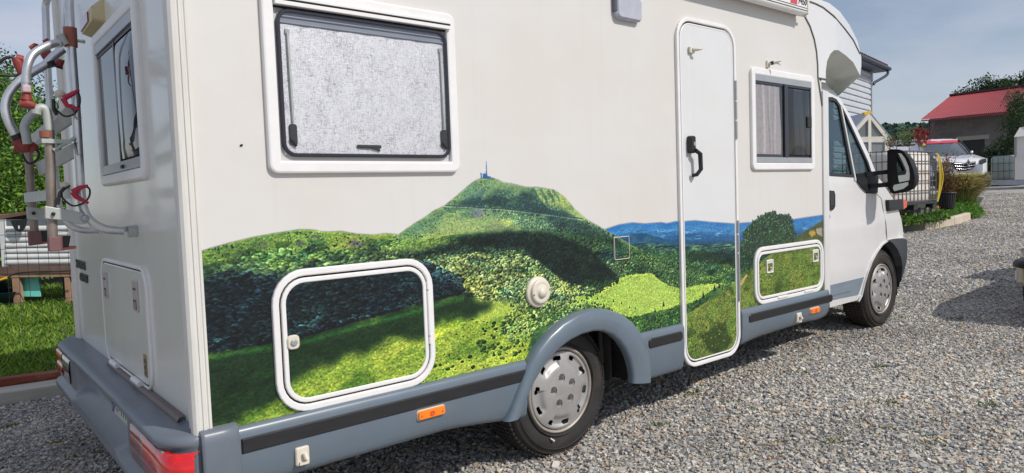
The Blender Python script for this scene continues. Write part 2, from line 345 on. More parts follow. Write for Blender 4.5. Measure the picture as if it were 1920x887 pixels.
    # mountain
    h = sig(PY-line(mtn, .8), .5)*(PX > 735)
    ty = (PY-330)/110.
    g = lerp(c_(104,150,92)+0*img, c_(70,118,98), N1*.8+.2+N2*.7); g = lerp(g, c_(140,172,88), sig(N4+ty*.5-.55, .2)*.7); g = g*(1+NF[..., None]*.16+N3[..., None]*.12+G4[..., None]*.12)*.94
    put(h, g); A = np.maximum(A, h)
    tex = sig(N2+.1, .18)
    put(blur(poly([(935,352),(960,350),(1000,362),(1045,378),(1100,418),(1140,440),(1060,425),(1000,408),(930,398),(880,392),(852,386),(905,372)], 7), 4)*tex*.85, c_(28,66,66))
    put(blur(poly([(1060,366),(1098,415),(1075,408),(1050,392),(1000,385),(985,362)], 4), 3)*sig(fbm(8, 77, .35), .25)*.65, c_(146,178,84))
    put(blur(poly([(860,352),(897,338),(915,345),(905,360),(882,372),(856,376)], 5), 4)*.35, c_(132,168,110))
    put(blur(poly([(893,366),(905,352),(912,350),(903,372),(896,378)], 3), 2)*.55, c_(46,92,110))
    for yy, a_ in ((0, .8), (3, .3)):
        rl = line([(826,384),(850,386),(880,387),(905,390),(940,391),(980,395),(1040,403),(1090,410)], .4)+yy
        put(np.exp(-((PY-rl)/.9)**2)*(PX > 828)*(PX < 1090)*a_, c_(40,70,72) if yy == 0 else c_(120,150,120))
    put(blur(poly([(886,398),(903,392),(908,402),(898,408),(887,406)], 2), 2)*.7, c_(112,118,120))
    put(blur(poly([(905,425),(930,418),(975,428),(968,438),(915,440)], 4), 3)*.5, c_(96,122,76))
    # base for the valley floor: woods and meadows
    vall = [(700,470),(760,452),(800,452),(850,440),(885,436),(920,432),(985,434),(1020,430),(1060,436),(1100,430),(1140,440),(1165,455),(1200,470),(1240,474),(1280,470),(1330,476),(1380,486),(1440,500)]
    h = sig(PY-line(vall, 3), 1)*(PX > 700)
    put(h, lerp(c_(40,84,48)+0*img, c_(84,132,64), N2+.3)); A = np.maximum(A, h)
    low = [(340,505),(420,500),(500,505),(560,500),(640,486),(700,478),(760,470),(830,470)]
    h = blur(sig(PY-line(low, 7), 2)*(PX < 850), 3); put(h, lerp(c_(30,66,50)+0*img, c_(56,104,60), N2+.2)); A = np.maximum(A, sig(PY-line(low), 1)*(PX < 850))
    # ---- clumps of trees, painted far to near
    def clumps(pts, n, r0, r1, lit, drk, asp=1., jit=.18, contrast=1., alpha=False, tone_amt=1.):
        p = np.array(pts, float); q = []
        lo, hi = p.min(0), p.max(0)
        while len(q) < n:
            c = lo+(hi-lo)*r2.random((n*2, 2)); x, y = c[:, 0], c[:, 1]; ins = np.zeros(len(c), bool)
            for i in range(len(p)):
                (x0, y0), (x1, y1) = p[i], p[(i+1) % len(p)]
                if y0 == y1: continue
                ins ^= ((y0 > y) != (y1 > y)) & (x < (x1-x0)*(y-y0)/(y1-y0)+x0)
            q += [tuple(k) for k in c[ins]]
        q = sorted(q[:n], key=lambda k: k[1])
        for (a, b_) in q:
            cx, cy = to_c(a, b_); r = r0+(r1-r0)*r2.random()**1.6; rx = r*asp*(.8+.5*r2.random()); ry = r*(.8+.4*r2.random())
            x0, x1, y0, y1 = int(cx-rx-1), int(cx+rx+2), int(cy-ry-1), int(cy+ry+2)
            if x0 < 0 or y0 < 0 or x1 >= Wd or y1 >= Hd: continue
            yy, xx = np.mgrid[y0:y1, x0:x1]; u = (xx-cx)/rx; v = (yy-cy)/ry
            nz_ = N3[y0:y1, x0:x1]; rr = u*u+v*v+nz_*.5; k_ = np.clip((1-rr)*3, 0, 1)[..., None]
            lam = np.clip(.5-.42*v-.32*u+nz_*.35+NF[y0:y1, x0:x1]*.25, 0, 1)*contrast
            ic, jc = min(Hd-1, int(cy)), min(Wd-1, int(cx)); tone = (1+jit*r2.normal())*(1+(TONE[ic, jc]-1)*tone_amt); L2 = lit*(1+np.array([.14, .03, -.16])*(YEL[ic, jc]-.5)*1.6); lam = lam**1.35; cc = (drk+(L2-drk)*lam[..., None])*tone
            img[y0:y1, x0:x1] = img[y0:y1, x0:x1]*(1-k_)+cc*k_
            if alpha: A[y0:y1, x0:x1] = np.maximum(A[y0:y1, x0:x1], k_[..., 0])
    def firs(pts, h0, h1, col=(26,62,48)):
        for (a, b_) in pts:
            cx, cy = to_c(a, b_); hh = h0+(h1-h0)*r2.random(); w_ = hh*.36
            x0, x1, y0, y1 = int(cx-w_-2), int(cx+w_+3), int(cy-hh-2), int(cy+3)
            if x0 < 0 or y0 < 0 or x1 >= Wd or y1 >= Hd: continue
            yy, xx = np.mgrid[y0:y1, x0:x1]; v = (cy-yy)/hh; wd = w_*(1-v)*(.8+.35*np.abs((v*5) % 1))+.8
            k_ = (np.clip((wd-np.abs(xx-cx))/1.2+.3, 0, 1)*(v > 0)*(v < 1))[..., None]
            cc = c_(*col)*(1+.5*np.clip(-(xx-cx)/w_, 0, 1))[..., None]
            img[y0:y1, x0:x1] = img[y0:y1, x0:x1]*(1-k_)+cc*k_
            A[y0:y1, x0:x1] = np.maximum(A[y0:y1, x0:x1], k_[..., 0])
    def scatter(pts, n): 
        p = np.array(pts, float); lo, hi = p.min(0), p.max(0); q = []
        while len(q) < n:
            x, y = lo+(hi-lo)*r2.random(2); ins = False
            for i in range(len(p)):
                (x0, y0), (x1, y1) = p[i], p[(i+1) % len(p)]
                if (y0 > y) != (y1 > y) and x < (x1-x0)*(y-y0)/(y1-y0)+x0: ins = not ins
            if ins: q.append((x, y))
        return q
    # sparse shrubs on the mountain and the left hill
    clumps([(755,442),(830,386),(900,340),(960,350),(950,420),(880,430),(800,447)], 420, .8, 2.0, c_(96,138,86), c_(26,66,56))
    clumps([(700,441),(560,432),(400,464),(345,480),(345,520),(480,490),(640,470),(800,455),(800,442)], 520, .8, 2.4, c_(104,146,74), c_(34,74,42))
    clumps([(1050,360),(1100,415),(1135,435),(1180,470),(1080,440),(1010,400),(960,350)], 350, .8, 2.0, c_(104,142,80), c_(28,66,54))
    clumps([(880,388),(940,362),(1000,372),(1090,408),(1130,436),(1000,430),(960,404)], 900, 1.4, 3.4, c_(96,142,92), c_(24,62,62))
    clumps([(940,398),(1010,404),(1050,425),(985,430),(940,418)], 250, 1.6, 3.4, c_(120,162,104), c_(40,88,66))
    clumps([(1040,400),(1100,415),(1150,440),(1180,470),(1080,440),(1020,430)], 450, 1.6, 3.6, c_(80,122,70), c_(22,54,52))
    clumps([(440,475),(500,470),(590,462),(640,470),(720,452),(800,450),(800,475),(700,480),(560,498),(470,495)], 650, 2, 5.5, c_(116,160,80), c_(40,84,46), 1.3)
    clumps([(365,520),(430,495),(520,500),(620,480),(740,462),(820,470),(820,500),(500,520),(365,548)], 900, 3, 8, c_(108,148,88), c_(26,56,44), 1.4)
    # right-hand far woods
    clumps([(1150,470),(1200,462),(1268,468),(1380,468),(1450,478),(1450,505),(1150,500)], 900, 1.4, 3.4, c_(76,122,74), c_(24,60,46), 1.3)
    clumps([(1130,480),(1180,470),(1270,490),(1400,486),(1400,540),(1290,545),(1250,540),(1200,520),(1150,530)], 1400, 2.2, 5, c_(110,150,84), c_(22,52,36), 1.15)
    # mid woods below the mountain
    clumps([(700,476),(800,450),(850,445),(960,436),(1060,440),(1150,460),(1170,500),(1150,540),(1060,540),(950,500),(860,490)], 3000, 2.2, 5.2, c_(84,116,76), c_(20,44,42), 1.1)
    clumps([(800,480),(870,478),(960,470),(1010,490),(1060,530),(1130,545),(1100,560),(1060,575),(960,580),(880,560),(860,530),(805,510)], 2600, 2.6, 6, c_(160,188,112), c_(34,68,44), 1.1)
    # the long dark wood on the left
    clumps([(345,545),(420,510),(520,520),(600,505),(700,498),(800,492),(865,520),(868,548),(800,566),(700,592),(560,630),(450,652),(345,680)], 5600, 2.6, 8, c_(70,100,96), c_(8,18,28), 1.35, .34)
    # relief of the printed mountain: wooded bands, bare flank, road and pale pasture
    def mul(pts, f, jit, soft, k=1.):
        nonlocal img
        q = np.clip(blur(poly(pts, jit), soft)*k, 0, 1)[..., None]; img = img*(1-q)+img*np.array(f)*q
    mul([(850,384),(880,372),(925,366),(965,372),(985,360),(1005,372),(1035,392),(1070,404),(1088,410),(1000,400),(940,390),(880,387)], (.42,.55,.72), 9, 3, .95)
    mul([(975,352),(1000,352),(1012,366),(1000,376),(985,372)], (.55,.65,.8), 4, 2, .8)
    mul([(1000,392),(1045,400),(1080,410),(1110,428),(1150,446),(1165,462),(1100,446),(1060,436),(1030,420)], (.50,.62,.75), 9, 4, .9)
    mul([(870,346),(893,338),(902,350),(890,372),(872,378),(858,366)], (.82,.92,1.05), 5, 4, .8)
    mul([(755,440),(800,410),(838,386),(850,392),(820,420),(790,440)], (.72,.84,.95), 6, 5, .9)
    for x0 in (1006, 1018, 1029, 1040, 1051): put(blur(poly([(x0-3,353),(x0+2,354),(x0+20,384),(x0+14,386)], 3), 1)*.55, c_(150,178,92))
    for x0 in (1000, 1013, 1025, 1036): put(blur(poly([(x0,354),(x0+3,355),(x0+15,378),(x0+11,380)], 3), 1)*.6, c_(38,84,72))
    put(blur(poly([(1048,360),(1062,372),(1082,396),(1100,412),(1090,414),(1066,398),(1048,384)], 3), 2)*.6, c_(150,182,92))
    put(blur(poly([(800,430),(850,408),(900,404),(950,412),(975,428),(930,434),(870,438),(800,444)], 9), 5)*.55, c_(142,172,96)+G3[..., None]*.05)
    put(blur(poly([(905,424),(940,418),(968,428),(955,436),(915,438)], 5), 3)*.55, c_(96,118,78))
    put(blur(poly([(930,338),(985,350),(1000,352),(985,360),(940,358),(915,345)], 4), 3)*.5, c_(120,158,96))
    for (dx, k_, cc_) in ((0, .85, (36,62,66)), (2.4, .5, (150,168,140))):
        rl = line([(826,384),(850,386),(880,387),(905,390),(940,391),(980,395),(1040,403),(1090,410)], .3)+dx
        put(np.exp(-((PY-rl)/.75)**2)*(PX > 828)*(PX < 1092)*k_, c_(*cc_))
    put(blur(poly([(884,399),(893,392),(903,391),(908,401),(898,409),(886,407)], 2), 1)*.7, c_(116,116,122))
    mul([(345,500),(420,500),(520,508),(600,500),(600,520),(345,545)], (.62,.74,.8), 10, 8, .8)
    mul([(800,470),(850,446),(900,440),(930,452),(890,470),(850,482),(805,492)], (.62,.72,.8), 8, 4, .8)
    def spots(pts, n, fs, w0, w1, sl=-.2):
        for (cx, cy) in scatter(pts, n):
            w = w0+(w1-w0)*r2.random(); h = w*(.22+.2*r2.random()); f = fs[r2.integers(0, len(fs))]
            x, y = to_c(cx, cy); k_ = to_c(cx+1, cy)[0]-x; W_, H_ = w*k_, h*k_; x0, x1, y0, y1 = max(0, int(x-W_*1.5)), min(Wd, int(x+W_*1.5)), max(0, int(y-H_*1.5-W_*.4)), min(Hd, int(y+H_*1.5+W_*.4))
            if x1 <= x0 or y1 <= y0: continue
            yy, xx = np.mgrid[y0:y1, x0:x1]; rr_ = ((xx-x)/W_)**2+((yy-y-sl*(xx-x))/H_)**2+N2[y0:y1, x0:x1]*.9+N3[y0:y1, x0:x1]*.5
            q = (.8/(1+np.exp(np.clip((rr_-.9)/.16, -30, 30))))[..., None]; sub = img[y0:y1, x0:x1]; img[y0:y1, x0:x1] = sub*(1-q)+sub*np.array(f)*q
    LT, DK, BL = (1.28,1.22,1.05), (.55,.66,.72), (.62,.80,.98)
    spots([(365,480),(480,458),(640,455),(760,450),(800,480),(560,500),(365,540)], 26, (LT, DK, DK, BL), 8, 30, -.12)
    spots([(365,520),(520,510),(700,500),(860,520),(800,560),(560,625),(365,670)], 26, ((1.6,1.6,1.45), DK, (1.35,1.4,1.3)), 10, 38, -.2)
    spots([(800,452),(1000,440),(1150,462),(1130,545),(1000,585),(860,560)], 46, (LT, DK, DK, BL, (1.35,1.28,1.0)), 7, 28, .12)
    spots([(1140,470),(1400,470),(1400,540),(1200,515)], 16, (LT, DK, BL), 8, 26, .02)
    spots([(770,440),(860,365),(960,352),(1060,375),(1120,430),(960,430)], 26, (LT, (.7,.8,.86), (.75,.85,.95)), 5, 18, -.15)
    # ---- meadows
    def meadow(pts, jit, soft, light=(130,172,50), dark=(86,140,44), k=1., big=False):
        q = blur(poly(pts, jit), soft)*k; g = lerp(c_(*light)+0*img, c_(*dark), G2*.75+G1*.4+.34); g = lerp(g, c_(40,86,30), sig(G3+G2*.5-.75, .12)*.6*min(k*1.6-.6, 1) if big else 0*G3); g = lerp(g, c_(158,178,74), sig(dirn(34, -.25, 3, 15)-.35, .12)*.35); g = g*(1+NF[..., None]*.20+G3[..., None]*.14); put(q, g); return q
    meadow([(1085,556),(1132,540),(1162,522),(1181,515),(1208,513),(1224,513),(1238,526),(1252,534),(1272,540),(1320,532),(1352,531),(1330,545),(1300,566),(1272,572),(1251,580),(1222,585),(1181,597),(1168,590),(1132,580),(1100,570),(1060,580)], 2, 1, (146,184,82), (122,168,70)); put(q_mr := blur(poly([(1130,560),(1170,524),(1226,520),(1262,548),(1268,568),(1200,590)], 4), 4)*.55, c_(144,184,84)+G2[..., None]*.03)
    rl = line([(1172,518),(1180,532),(1195,545),(1215,555),(1240,566),(1262,575)], 1)
    put(np.exp(-((PY-rl)/1.)**2)*(PX > 1172)*(PX < 1262)*.4, c_(176,200,110))
    meadow([(345,672),(450,654),(560,634),(700,594),(800,566),(870,552),(905,566),(960,572),(980,585),(1000,610),(985,690),(560,780),(440,830),(345,840)], 3, 2, (140,172,62), (96,140,48), 1., True)
    meadow([(700,475),(760,448),(830,446),(850,452),(790,470)], 5, 4, (132,170,70), (100,150,66), .6)
    put(blur(poly([(860,575),(950,562),(990,580),(960,600),(880,600)], 6), 5)*.6, c_(148,182,80))
    clumps([(965,568),(1080,560),(1130,570),(1180,600),(1010,612),(985,640),(955,640),(935,610)], 650, 2.2, 6.5, c_(146,178,92), c_(34,70,38), 1.1)
    clumps([(870,600),(1000,590),(995,670),(860,720),(700,745),(640,750),(800,650)], 200, .8, 2.2, c_(124,158,64), c_(66,108,40), 1.8)
    clumps([(900,610),(1000,590),(995,660),(930,680),(890,660)], 70, 2.0, 6.0, c_(96,138,60), c_(26,60,30), 1.3)
    clumps([(1095,550),(1162,522),(1158,530),(1100,560)], 130, 2, 4, c_(60,100,50), c_(14,40,26))
    clumps([(1150,600),(1200,595),(1260,580),(1330,552),(1344,552),(1285,600),(1268,612),(1190,622)], 420, 3, 7, c_(72,118,52), c_(18,50,26), 1.1)
    clumps([(800,690),(960,640),(985,680),(850,710)], 22, 1.8, 5, c_(86,130,52), c_(30,64,28), 1.5)
    firs([(965,600),(980,650),(948,623),(975,622),(958,575),(926,668),(952,560)], 9, 13)
    firs([(1110,570),(1120,562),(1165,570),(1150,566),(1180,578),(1191,580),(1132,574)], 6, 9)
    firs([(1176,602),(1213,600),(1208,615),(1238,618),(1190,612),(1228,585),(1244,575),(1256,597)], 10, 20)
    firs([(1315,560),(1336,545),(1309,570),(1345,540)], 14, 24, (20,52,36))
    firs([(403,468),(409,470),(435,466),(585,471),(546,478),(700,466),(712,470),(738,478),(760,478),(690,472),(722,473),(612,478)], 5, 10, (34,66,60))
    hm = blur(poly([(750,441),(830,386),(895,336),(925,333),(1040,354),(1100,410),(1160,446),(1060,436),(900,436)], 2), 6)[..., None]*.22*A[..., None]; img = img*(1-hm)+c_(122,152,140)*hm
    # ---- cloud shade that belongs to the printed picture
    sh = np.zeros_like(A)
    sh = np.maximum(sh, blur(poly([(345,520),(430,520),(500,522),(560,526),(640,508),(720,503),(800,500),(866,540),(866,553),(800,570),(700,592),(560,640),(345,680)], 16, G4*.5+N2*.8), 8)*.74)
    sh = np.maximum(sh, blur(poly([(345,668),(450,650),(560,628),(700,590),(800,562),(870,550),(925,566),(880,592),(810,612),(785,634),(735,634),(710,652),(650,668),(600,690),(560,712),(530,742),(500,765),(450,790),(400,800),(345,818)], 18, G2*.7+N2*.5), 7)*.93)
    sh = np.maximum(sh, blur(poly([(869,446),(915,434),(984,432),(1049,442),(1099,461),(1134,492),(1164,526),(1130,538),(1068,534),(1030,507),(984,470),(930,462),(869,462),(850,456)], 12, G4*.6+N2*.6), 4)*.78)
    sh = np.maximum(sh, blur(poly([(800,595),(870,574),(918,570),(925,580),(880,592),(810,606)], 5), 4)*.75)
    sh = np.maximum(sh, blur(poly([(1270,470),(1380,472),(1410,486),(1400,500),(1290,490)], 6), 5)*.6)
    sh = np.maximum(sh, blur(poly([(660,620),(735,612),(760,632),(700,650),(640,660)], 6), 6)*.4)
    shade = 1-sh[..., None]*(1-np.array([.13, .27, .40])); img *= shade; DKP = sh
    lit = np.exp(-((PY-line([(345,676),(450,656),(560,638),(700,600),(800,572),(868,556)], 1)-5)/5.)**2)*(PX < 870); img = img*(1+lit[..., None]*np.array([.45, .6, .4]))
    spots([(370,700),(560,655),(860,560),(980,590),(980,680),(560,770),(370,810)], 30, ((1.18,1.15,1.0), (.68,.80,.74), (.75,.85,.8)), 12, 46, -.22)
    # ---- near slope at the right with its tree and rocks
    slope = [(1262,640),(1280,592),(1311,572),(1344,551),(1382,522),(1409,506),(1440,478),(1463,459),(1497,441),(1520,428),(1541,414)]
    h = sig(PY-line(slope, 2), .7)*(PX > 1264)
    diag = vnoise(7, 5, 91)+vnoise(3, 4, 93)
    g = lerp(c_(92,122,50)+0*img, c_(140,152,72), GS*.7+.35); g = lerp(g, c_(40,66,30), sig(GS*.55+N2*.5+N1*.55-.18, .16)*.85); g = lerp(g, c_(100,150,60), sig(dirn(30, -.85, 1.6, 19)-.3, .12)*.5); g = g*(1+NF[..., None]*.26+GS[..., None]*.16)
    g = lerp(g, c_(64,72,52), sig(455-PY, 7)*.75)
    put(h, g); A = np.maximum(A, h)
    put(blur(poly([(1330,612),(1355,602),(1368,640),(1345,662),(1320,655),(1310,630)], 7), 4)*.65, c_(24,44,20))
    clumps([(1284,610),(1384,545),(1384,640),(1284,668)], 300, 1.5, 4.5, c_(112,142,58), c_(48,74,32), .8)
    clumps([(1400,520),(1460,470),(1541,452),(1541,545),(1400,575)], 500, 1.5, 4.5, c_(112,140,54), c_(48,74,32), 1.)
    put(blur(poly([(1386,532),(1398,515),(1402,516),(1390,536)], 2), 1)*.8, c_(176,160,110))
    put(blur(poly([(1516,436),(1526,430),(1530,440),(1522,446)], 3), 2)*.7, c_(196,160,64))
    put(blur(poly([(1530,430),(1541,426),(1541,444),(1532,440)], 3), 2)*.8, c_(170,156,140))
    cen = [(1395+s_*0, 0) for s_ in ()]
    tree = [(1396,440),(1402,425),(1415,412),(1432,404),(1450,398),(1462,404),(1474,402),(1486,414),(1488,430),(1492,440),(1486,452),(1470,462),(1452,470),(1430,480),(1412,492),(1398,510),(1388,500),(1384,480),(1392,460)]
    q = sig(poly(tree, 6)*2-1, .2); put(q, c_(22,50,34)+0*img); A = np.maximum(A, q)
    clumps([(x_+(x_-1440)*.06, y_+(y_-440)*.06) for x_, y_ in tree], 260, 5, 10, c_(56,96,62), c_(10,32,28), 1., .22, 1., True, .3); clumps(tree, 1100, 1.4, 4.0, c_(78,122,78), c_(10,30,26), 1., .25, 1., True, .5)
    ii = poly(tree, 9); A = np.maximum(A, ii)
    put(sig(N3-.45, .1)*sig(430-PY, 6)*poly([(1425,395),(1495,395),(1495,440),(1425,425)], 2)*.7*(ii > 0)*b, c_(150,170,170))
    # ---- mast and observatory on the summit
    mc = c_(52,96,142)
    for pts in ([(911.3,302),(912.6,302),(913.3,329),(910.8,329)], [(905,326),(909,325),(914,326),(914,330),(921,331),(921,335),(905,335)], [(901.5,323),(903,323),(903.6,334),(901,334)], [(900,325.5),(904.3,325.5),(904,328),(900.5,328)]):
        q = poly(pts, 0); put(q, mc+0*img); A = np.maximum(A, q)
    A[(PX < 300)] = 0
    fine = dirn(2.4, 0, 1.3, 23, 2, .8); img = img*(1+fine[..., None]*.13*(1-.4*np.clip(DKP, 0, 1))[..., None]); lum = img@np.array([.3, .6, .1]); img = img*(1+(lum-.40)*.35)[..., None]; gy = img.mean(-1, keepdims=True); img = gy+(img-gy)*.95; gm = np.clip((img[..., 1]-img[..., 2])*4, 0, 1)[..., None]; img = img*(1+gm*np.array([.09, .0, -.06]))
    for k_ in range(3): img[..., k_] += (img[..., k_]-blur(img[..., k_], 2))*.75*A
    img = np.clip(img*1.04, 0.012, 1)
    # display colours to the ink's own reflectance (white wall = WALL)
    lin = np.where(img <= .04045, img/12.92, ((img+.055)/1.055)**2.4)
    white = np.array(srgb(222, 218, 213)); alb = lin/white*np.array(WALL)
    # the print grain
    alb = np.clip(alb, .002, .9)
    out = np.ones((Hd, Wd, 4), np.float32); out[..., :3] = np.where(alb <= .0031308, alb*12.92, 1.055*alb**(1/2.4)-.055); out[..., 3] = A
    im = bpy.data.images.new('printed_landscape', Wd, Hd, alpha=True); im.alpha_mode = 'CHANNEL_PACKED'
    im.pixels.foreach_set(np.ascontiguousarray(out[::-1]).ravel()); im.update(); im.pack(); return im
PRINT = make_print()
def print_mat(name, base, rough, coat):
    M = bpy.data.materials.new(name); M.use_nodes = True; t = M.node_tree; p = t.nodes['Principled BSDF']; k = t.links.new
    tcn = t.nodes.new('ShaderNodeTexCoord'); sx = t.nodes.new('ShaderNodeSeparateXYZ'); k(tcn.outputs['Object'], sx.inputs[0])
    a = t.nodes.new('ShaderNodeMapRange'); a.clamp = False; a.inputs[1].default_value = MX0; a.inputs[2].default_value = MX1; k(sx.outputs[0], a.inputs[0])
    b = t.nodes.new('ShaderNodeMapRange'); b.clamp = False; b.inputs[1].default_value = MZ0; b.inputs[2].default_value = MZ1; k(sx.outputs[2], b.inputs[0])
    c = t.nodes.new('ShaderNodeCombineXYZ'); k(a.outputs[0], c.inputs[0]); k(b.outputs[0], c.inputs[1])
    im = t.nodes.new('ShaderNodeTexImage'); im.image = PRINT; im.extension = 'CLIP'; im.interpolation = 'Linear'; k(c.outputs[0], im.inputs[0])
    n = t.nodes.new('ShaderNodeTexNoise'); n.inputs['Scale'].default_value = 1.4; n.inputs['Detail'].default_value = 7; k(tcn.outputs['Object'], n.inputs['Vector'])
    r = t.nodes.new('ShaderNodeMapRange'); r.inputs[1].default_value = .35; r.inputs[2].default_value = .7; r.inputs[4].default_value = 1.; k(n.outputs['Fac'], r.inputs[0])
    w = t.nodes.new('ShaderNodeMixRGB'); w.inputs[1].default_value = (*base, 1); w.inputs[2].default_value = (base[0]*.97, base[1]*.945, base[2]*.90, 1); k(r.outputs[0], w.inputs[0])
    # faint rain streaks running down the wall
    mp2 = t.nodes.new('ShaderNodeMapping'); mp2.inputs['Scale'].default_value = (14, 1, .5); k(tcn.outputs['Object'], mp2.inputs[0])
    n2 = t.nodes.new('ShaderNodeTexNoise'); n2.inputs['Scale'].default_value = 1.5; n2.inputs['Detail'].default_value = 5; k(mp2.outputs[0], n2.inputs['Vector'])
    r2_ = t.nodes.new('ShaderNodeMapRange'); r2_.inputs[1].default_value = .55; r2_.inputs[2].default_value = .8; r2_.inputs[4].default_value = .09; k(n2.outputs['Fac'], r2_.inputs[0])
    w2 = t.nodes.new('ShaderNodeMixRGB'); w2.inputs[2].default_value = (.40, .37, .31, 1); k(r2_.outputs[0], w2.inputs[0]); k(w.outputs[0], w2.inputs[1])
    x = t.nodes.new('ShaderNodeMixRGB'); k(im.outputs['Alpha'], x.inputs[0]); k(w2.outputs[0], x.inputs[1]); k(im.outputs['Color'], x.inputs[2]); k(x.outputs[0], p.inputs['Base Color'])
    p.inputs['Roughness'].default_value = rough; p.inputs['Coat Weight'].default_value = coat; p.inputs['Coat Roughness'].default_value = .15; p.inputs['Specular IOR Level'].default_value = .35
    n3 = t.nodes.new('ShaderNodeTexNoise'); n3.inputs['Scale'].default_value = 160; k(tcn.outputs['Object'], n3.inputs['Vector'])
    bb = t.nodes.new('ShaderNodeBump'); bb.inputs['Strength'].default_value = .08; bb.inputs['Distance'].default_value = .002; k(n3.outputs['Fac'], bb.inputs['Height'])
    n4 = t.nodes.new('ShaderNodeTexNoise'); n4.inputs['Scale'].default_value = 3.2; n4.inputs['Detail'].default_value = 2; k(tcn.outputs['Object'], n4.inputs['Vector'])
    b4 = t.nodes.new('ShaderNodeBump'); b4.inputs['Strength'].default_value = .35; b4.inputs['Distance'].default_value = .02; k(n4.outputs['Fac'], b4.inputs['Height']); k(bb.outputs[0], b4.inputs['Normal']); k(b4.outputs[0], p.inputs['Normal'])
    return M
M_wall = print_mat('cream_side_wall_with_print', WALL, .42, .12)
M_door = print_mat('cool_white_door_with_print', (.675, .685, .70), .38, .15)
# ------------------------------------------------------------------ ground, gravel, lawn
def gravel_ground_mat():
    M = bpy.data.materials.new('crushed_stone_ground'); M.use_nodes = True; t = M.node_tree; p = t.nodes['Principled BSDF']; k = t.links.new; p.inputs['Roughness'].default_value = .9
    tcn = t.nodes.new('ShaderNodeTexCoord'); v = t.nodes.new('ShaderNodeTexVoronoi'); v.inputs['Scale'].default_value = 34; k(tcn.outputs['Object'], v.inputs['Vector'])
    r = t.nodes.new('ShaderNodeValToRGB'); k(v.outputs['Color'], r.inputs[0]); e = r.color_ramp.elements; e[0].color = (.16, .155, .15, 1); e[0].position = .1; e[1].color = (.52, .49, .45, 1); e[1].position = .85
    q = e.new(.45); q.color = (.36, .345, .325, 1)
    n = t.nodes.new('ShaderNodeTexNoise'); n.inputs['Scale'].default_value = .9; n.inputs['Detail'].default_value = 5; k(tcn.outputs['Object'], n.inputs['Vector'])
    a = t.nodes.new('ShaderNodeMapRange'); a.inputs[1].default_value = .3; a.inputs[2].default_value = .7; a.inputs[3].default_value = .8; a.inputs[4].default_value = 1.2; k(n.outputs['Fac'], a.inputs[0])
    s = t.nodes.new('ShaderNodeVectorMath'); s.operation = 'SCALE'; k(r.outputs[0], s.inputs[0]); k(a.outputs[0], s.inputs['Scale']); k(s.outputs[0], p.inputs['Base Color'])
    b = t.nodes.new('ShaderNodeBump'); b.inputs['Strength'].default_value = 1; b.inputs['Distance'].default_value = .02; k(v.outputs['Distance'], b.inputs['Height']); b.invert = True; k(b.outputs[0], p.inputs['Normal'])
    return M
M_ground = gravel_ground_mat()
M_soil = mat('soil_under_grass', (.035, .045, .018), .95, var=.3, scale=2, dirt=(.06, .05, .03), dirt_amt=.5)
def sheet(name, xs, ys, mt, dz=0, under=None):
    rows = [[(x, y, zg(x)+dz) for x in xs] for y in ys]; o = MB().grid(rows).build(name, mt, fix=False); tag(o, kind='structure'); return o
gx = sorted(set(list(np.linspace(-40, 60, 101))+ZX+[800, 1500])); 
sheet('ground', gx, [-1500, -300, -60, -30, -15, -5, 0, 5, 15, 30, 60, 300, 1500], M_ground)
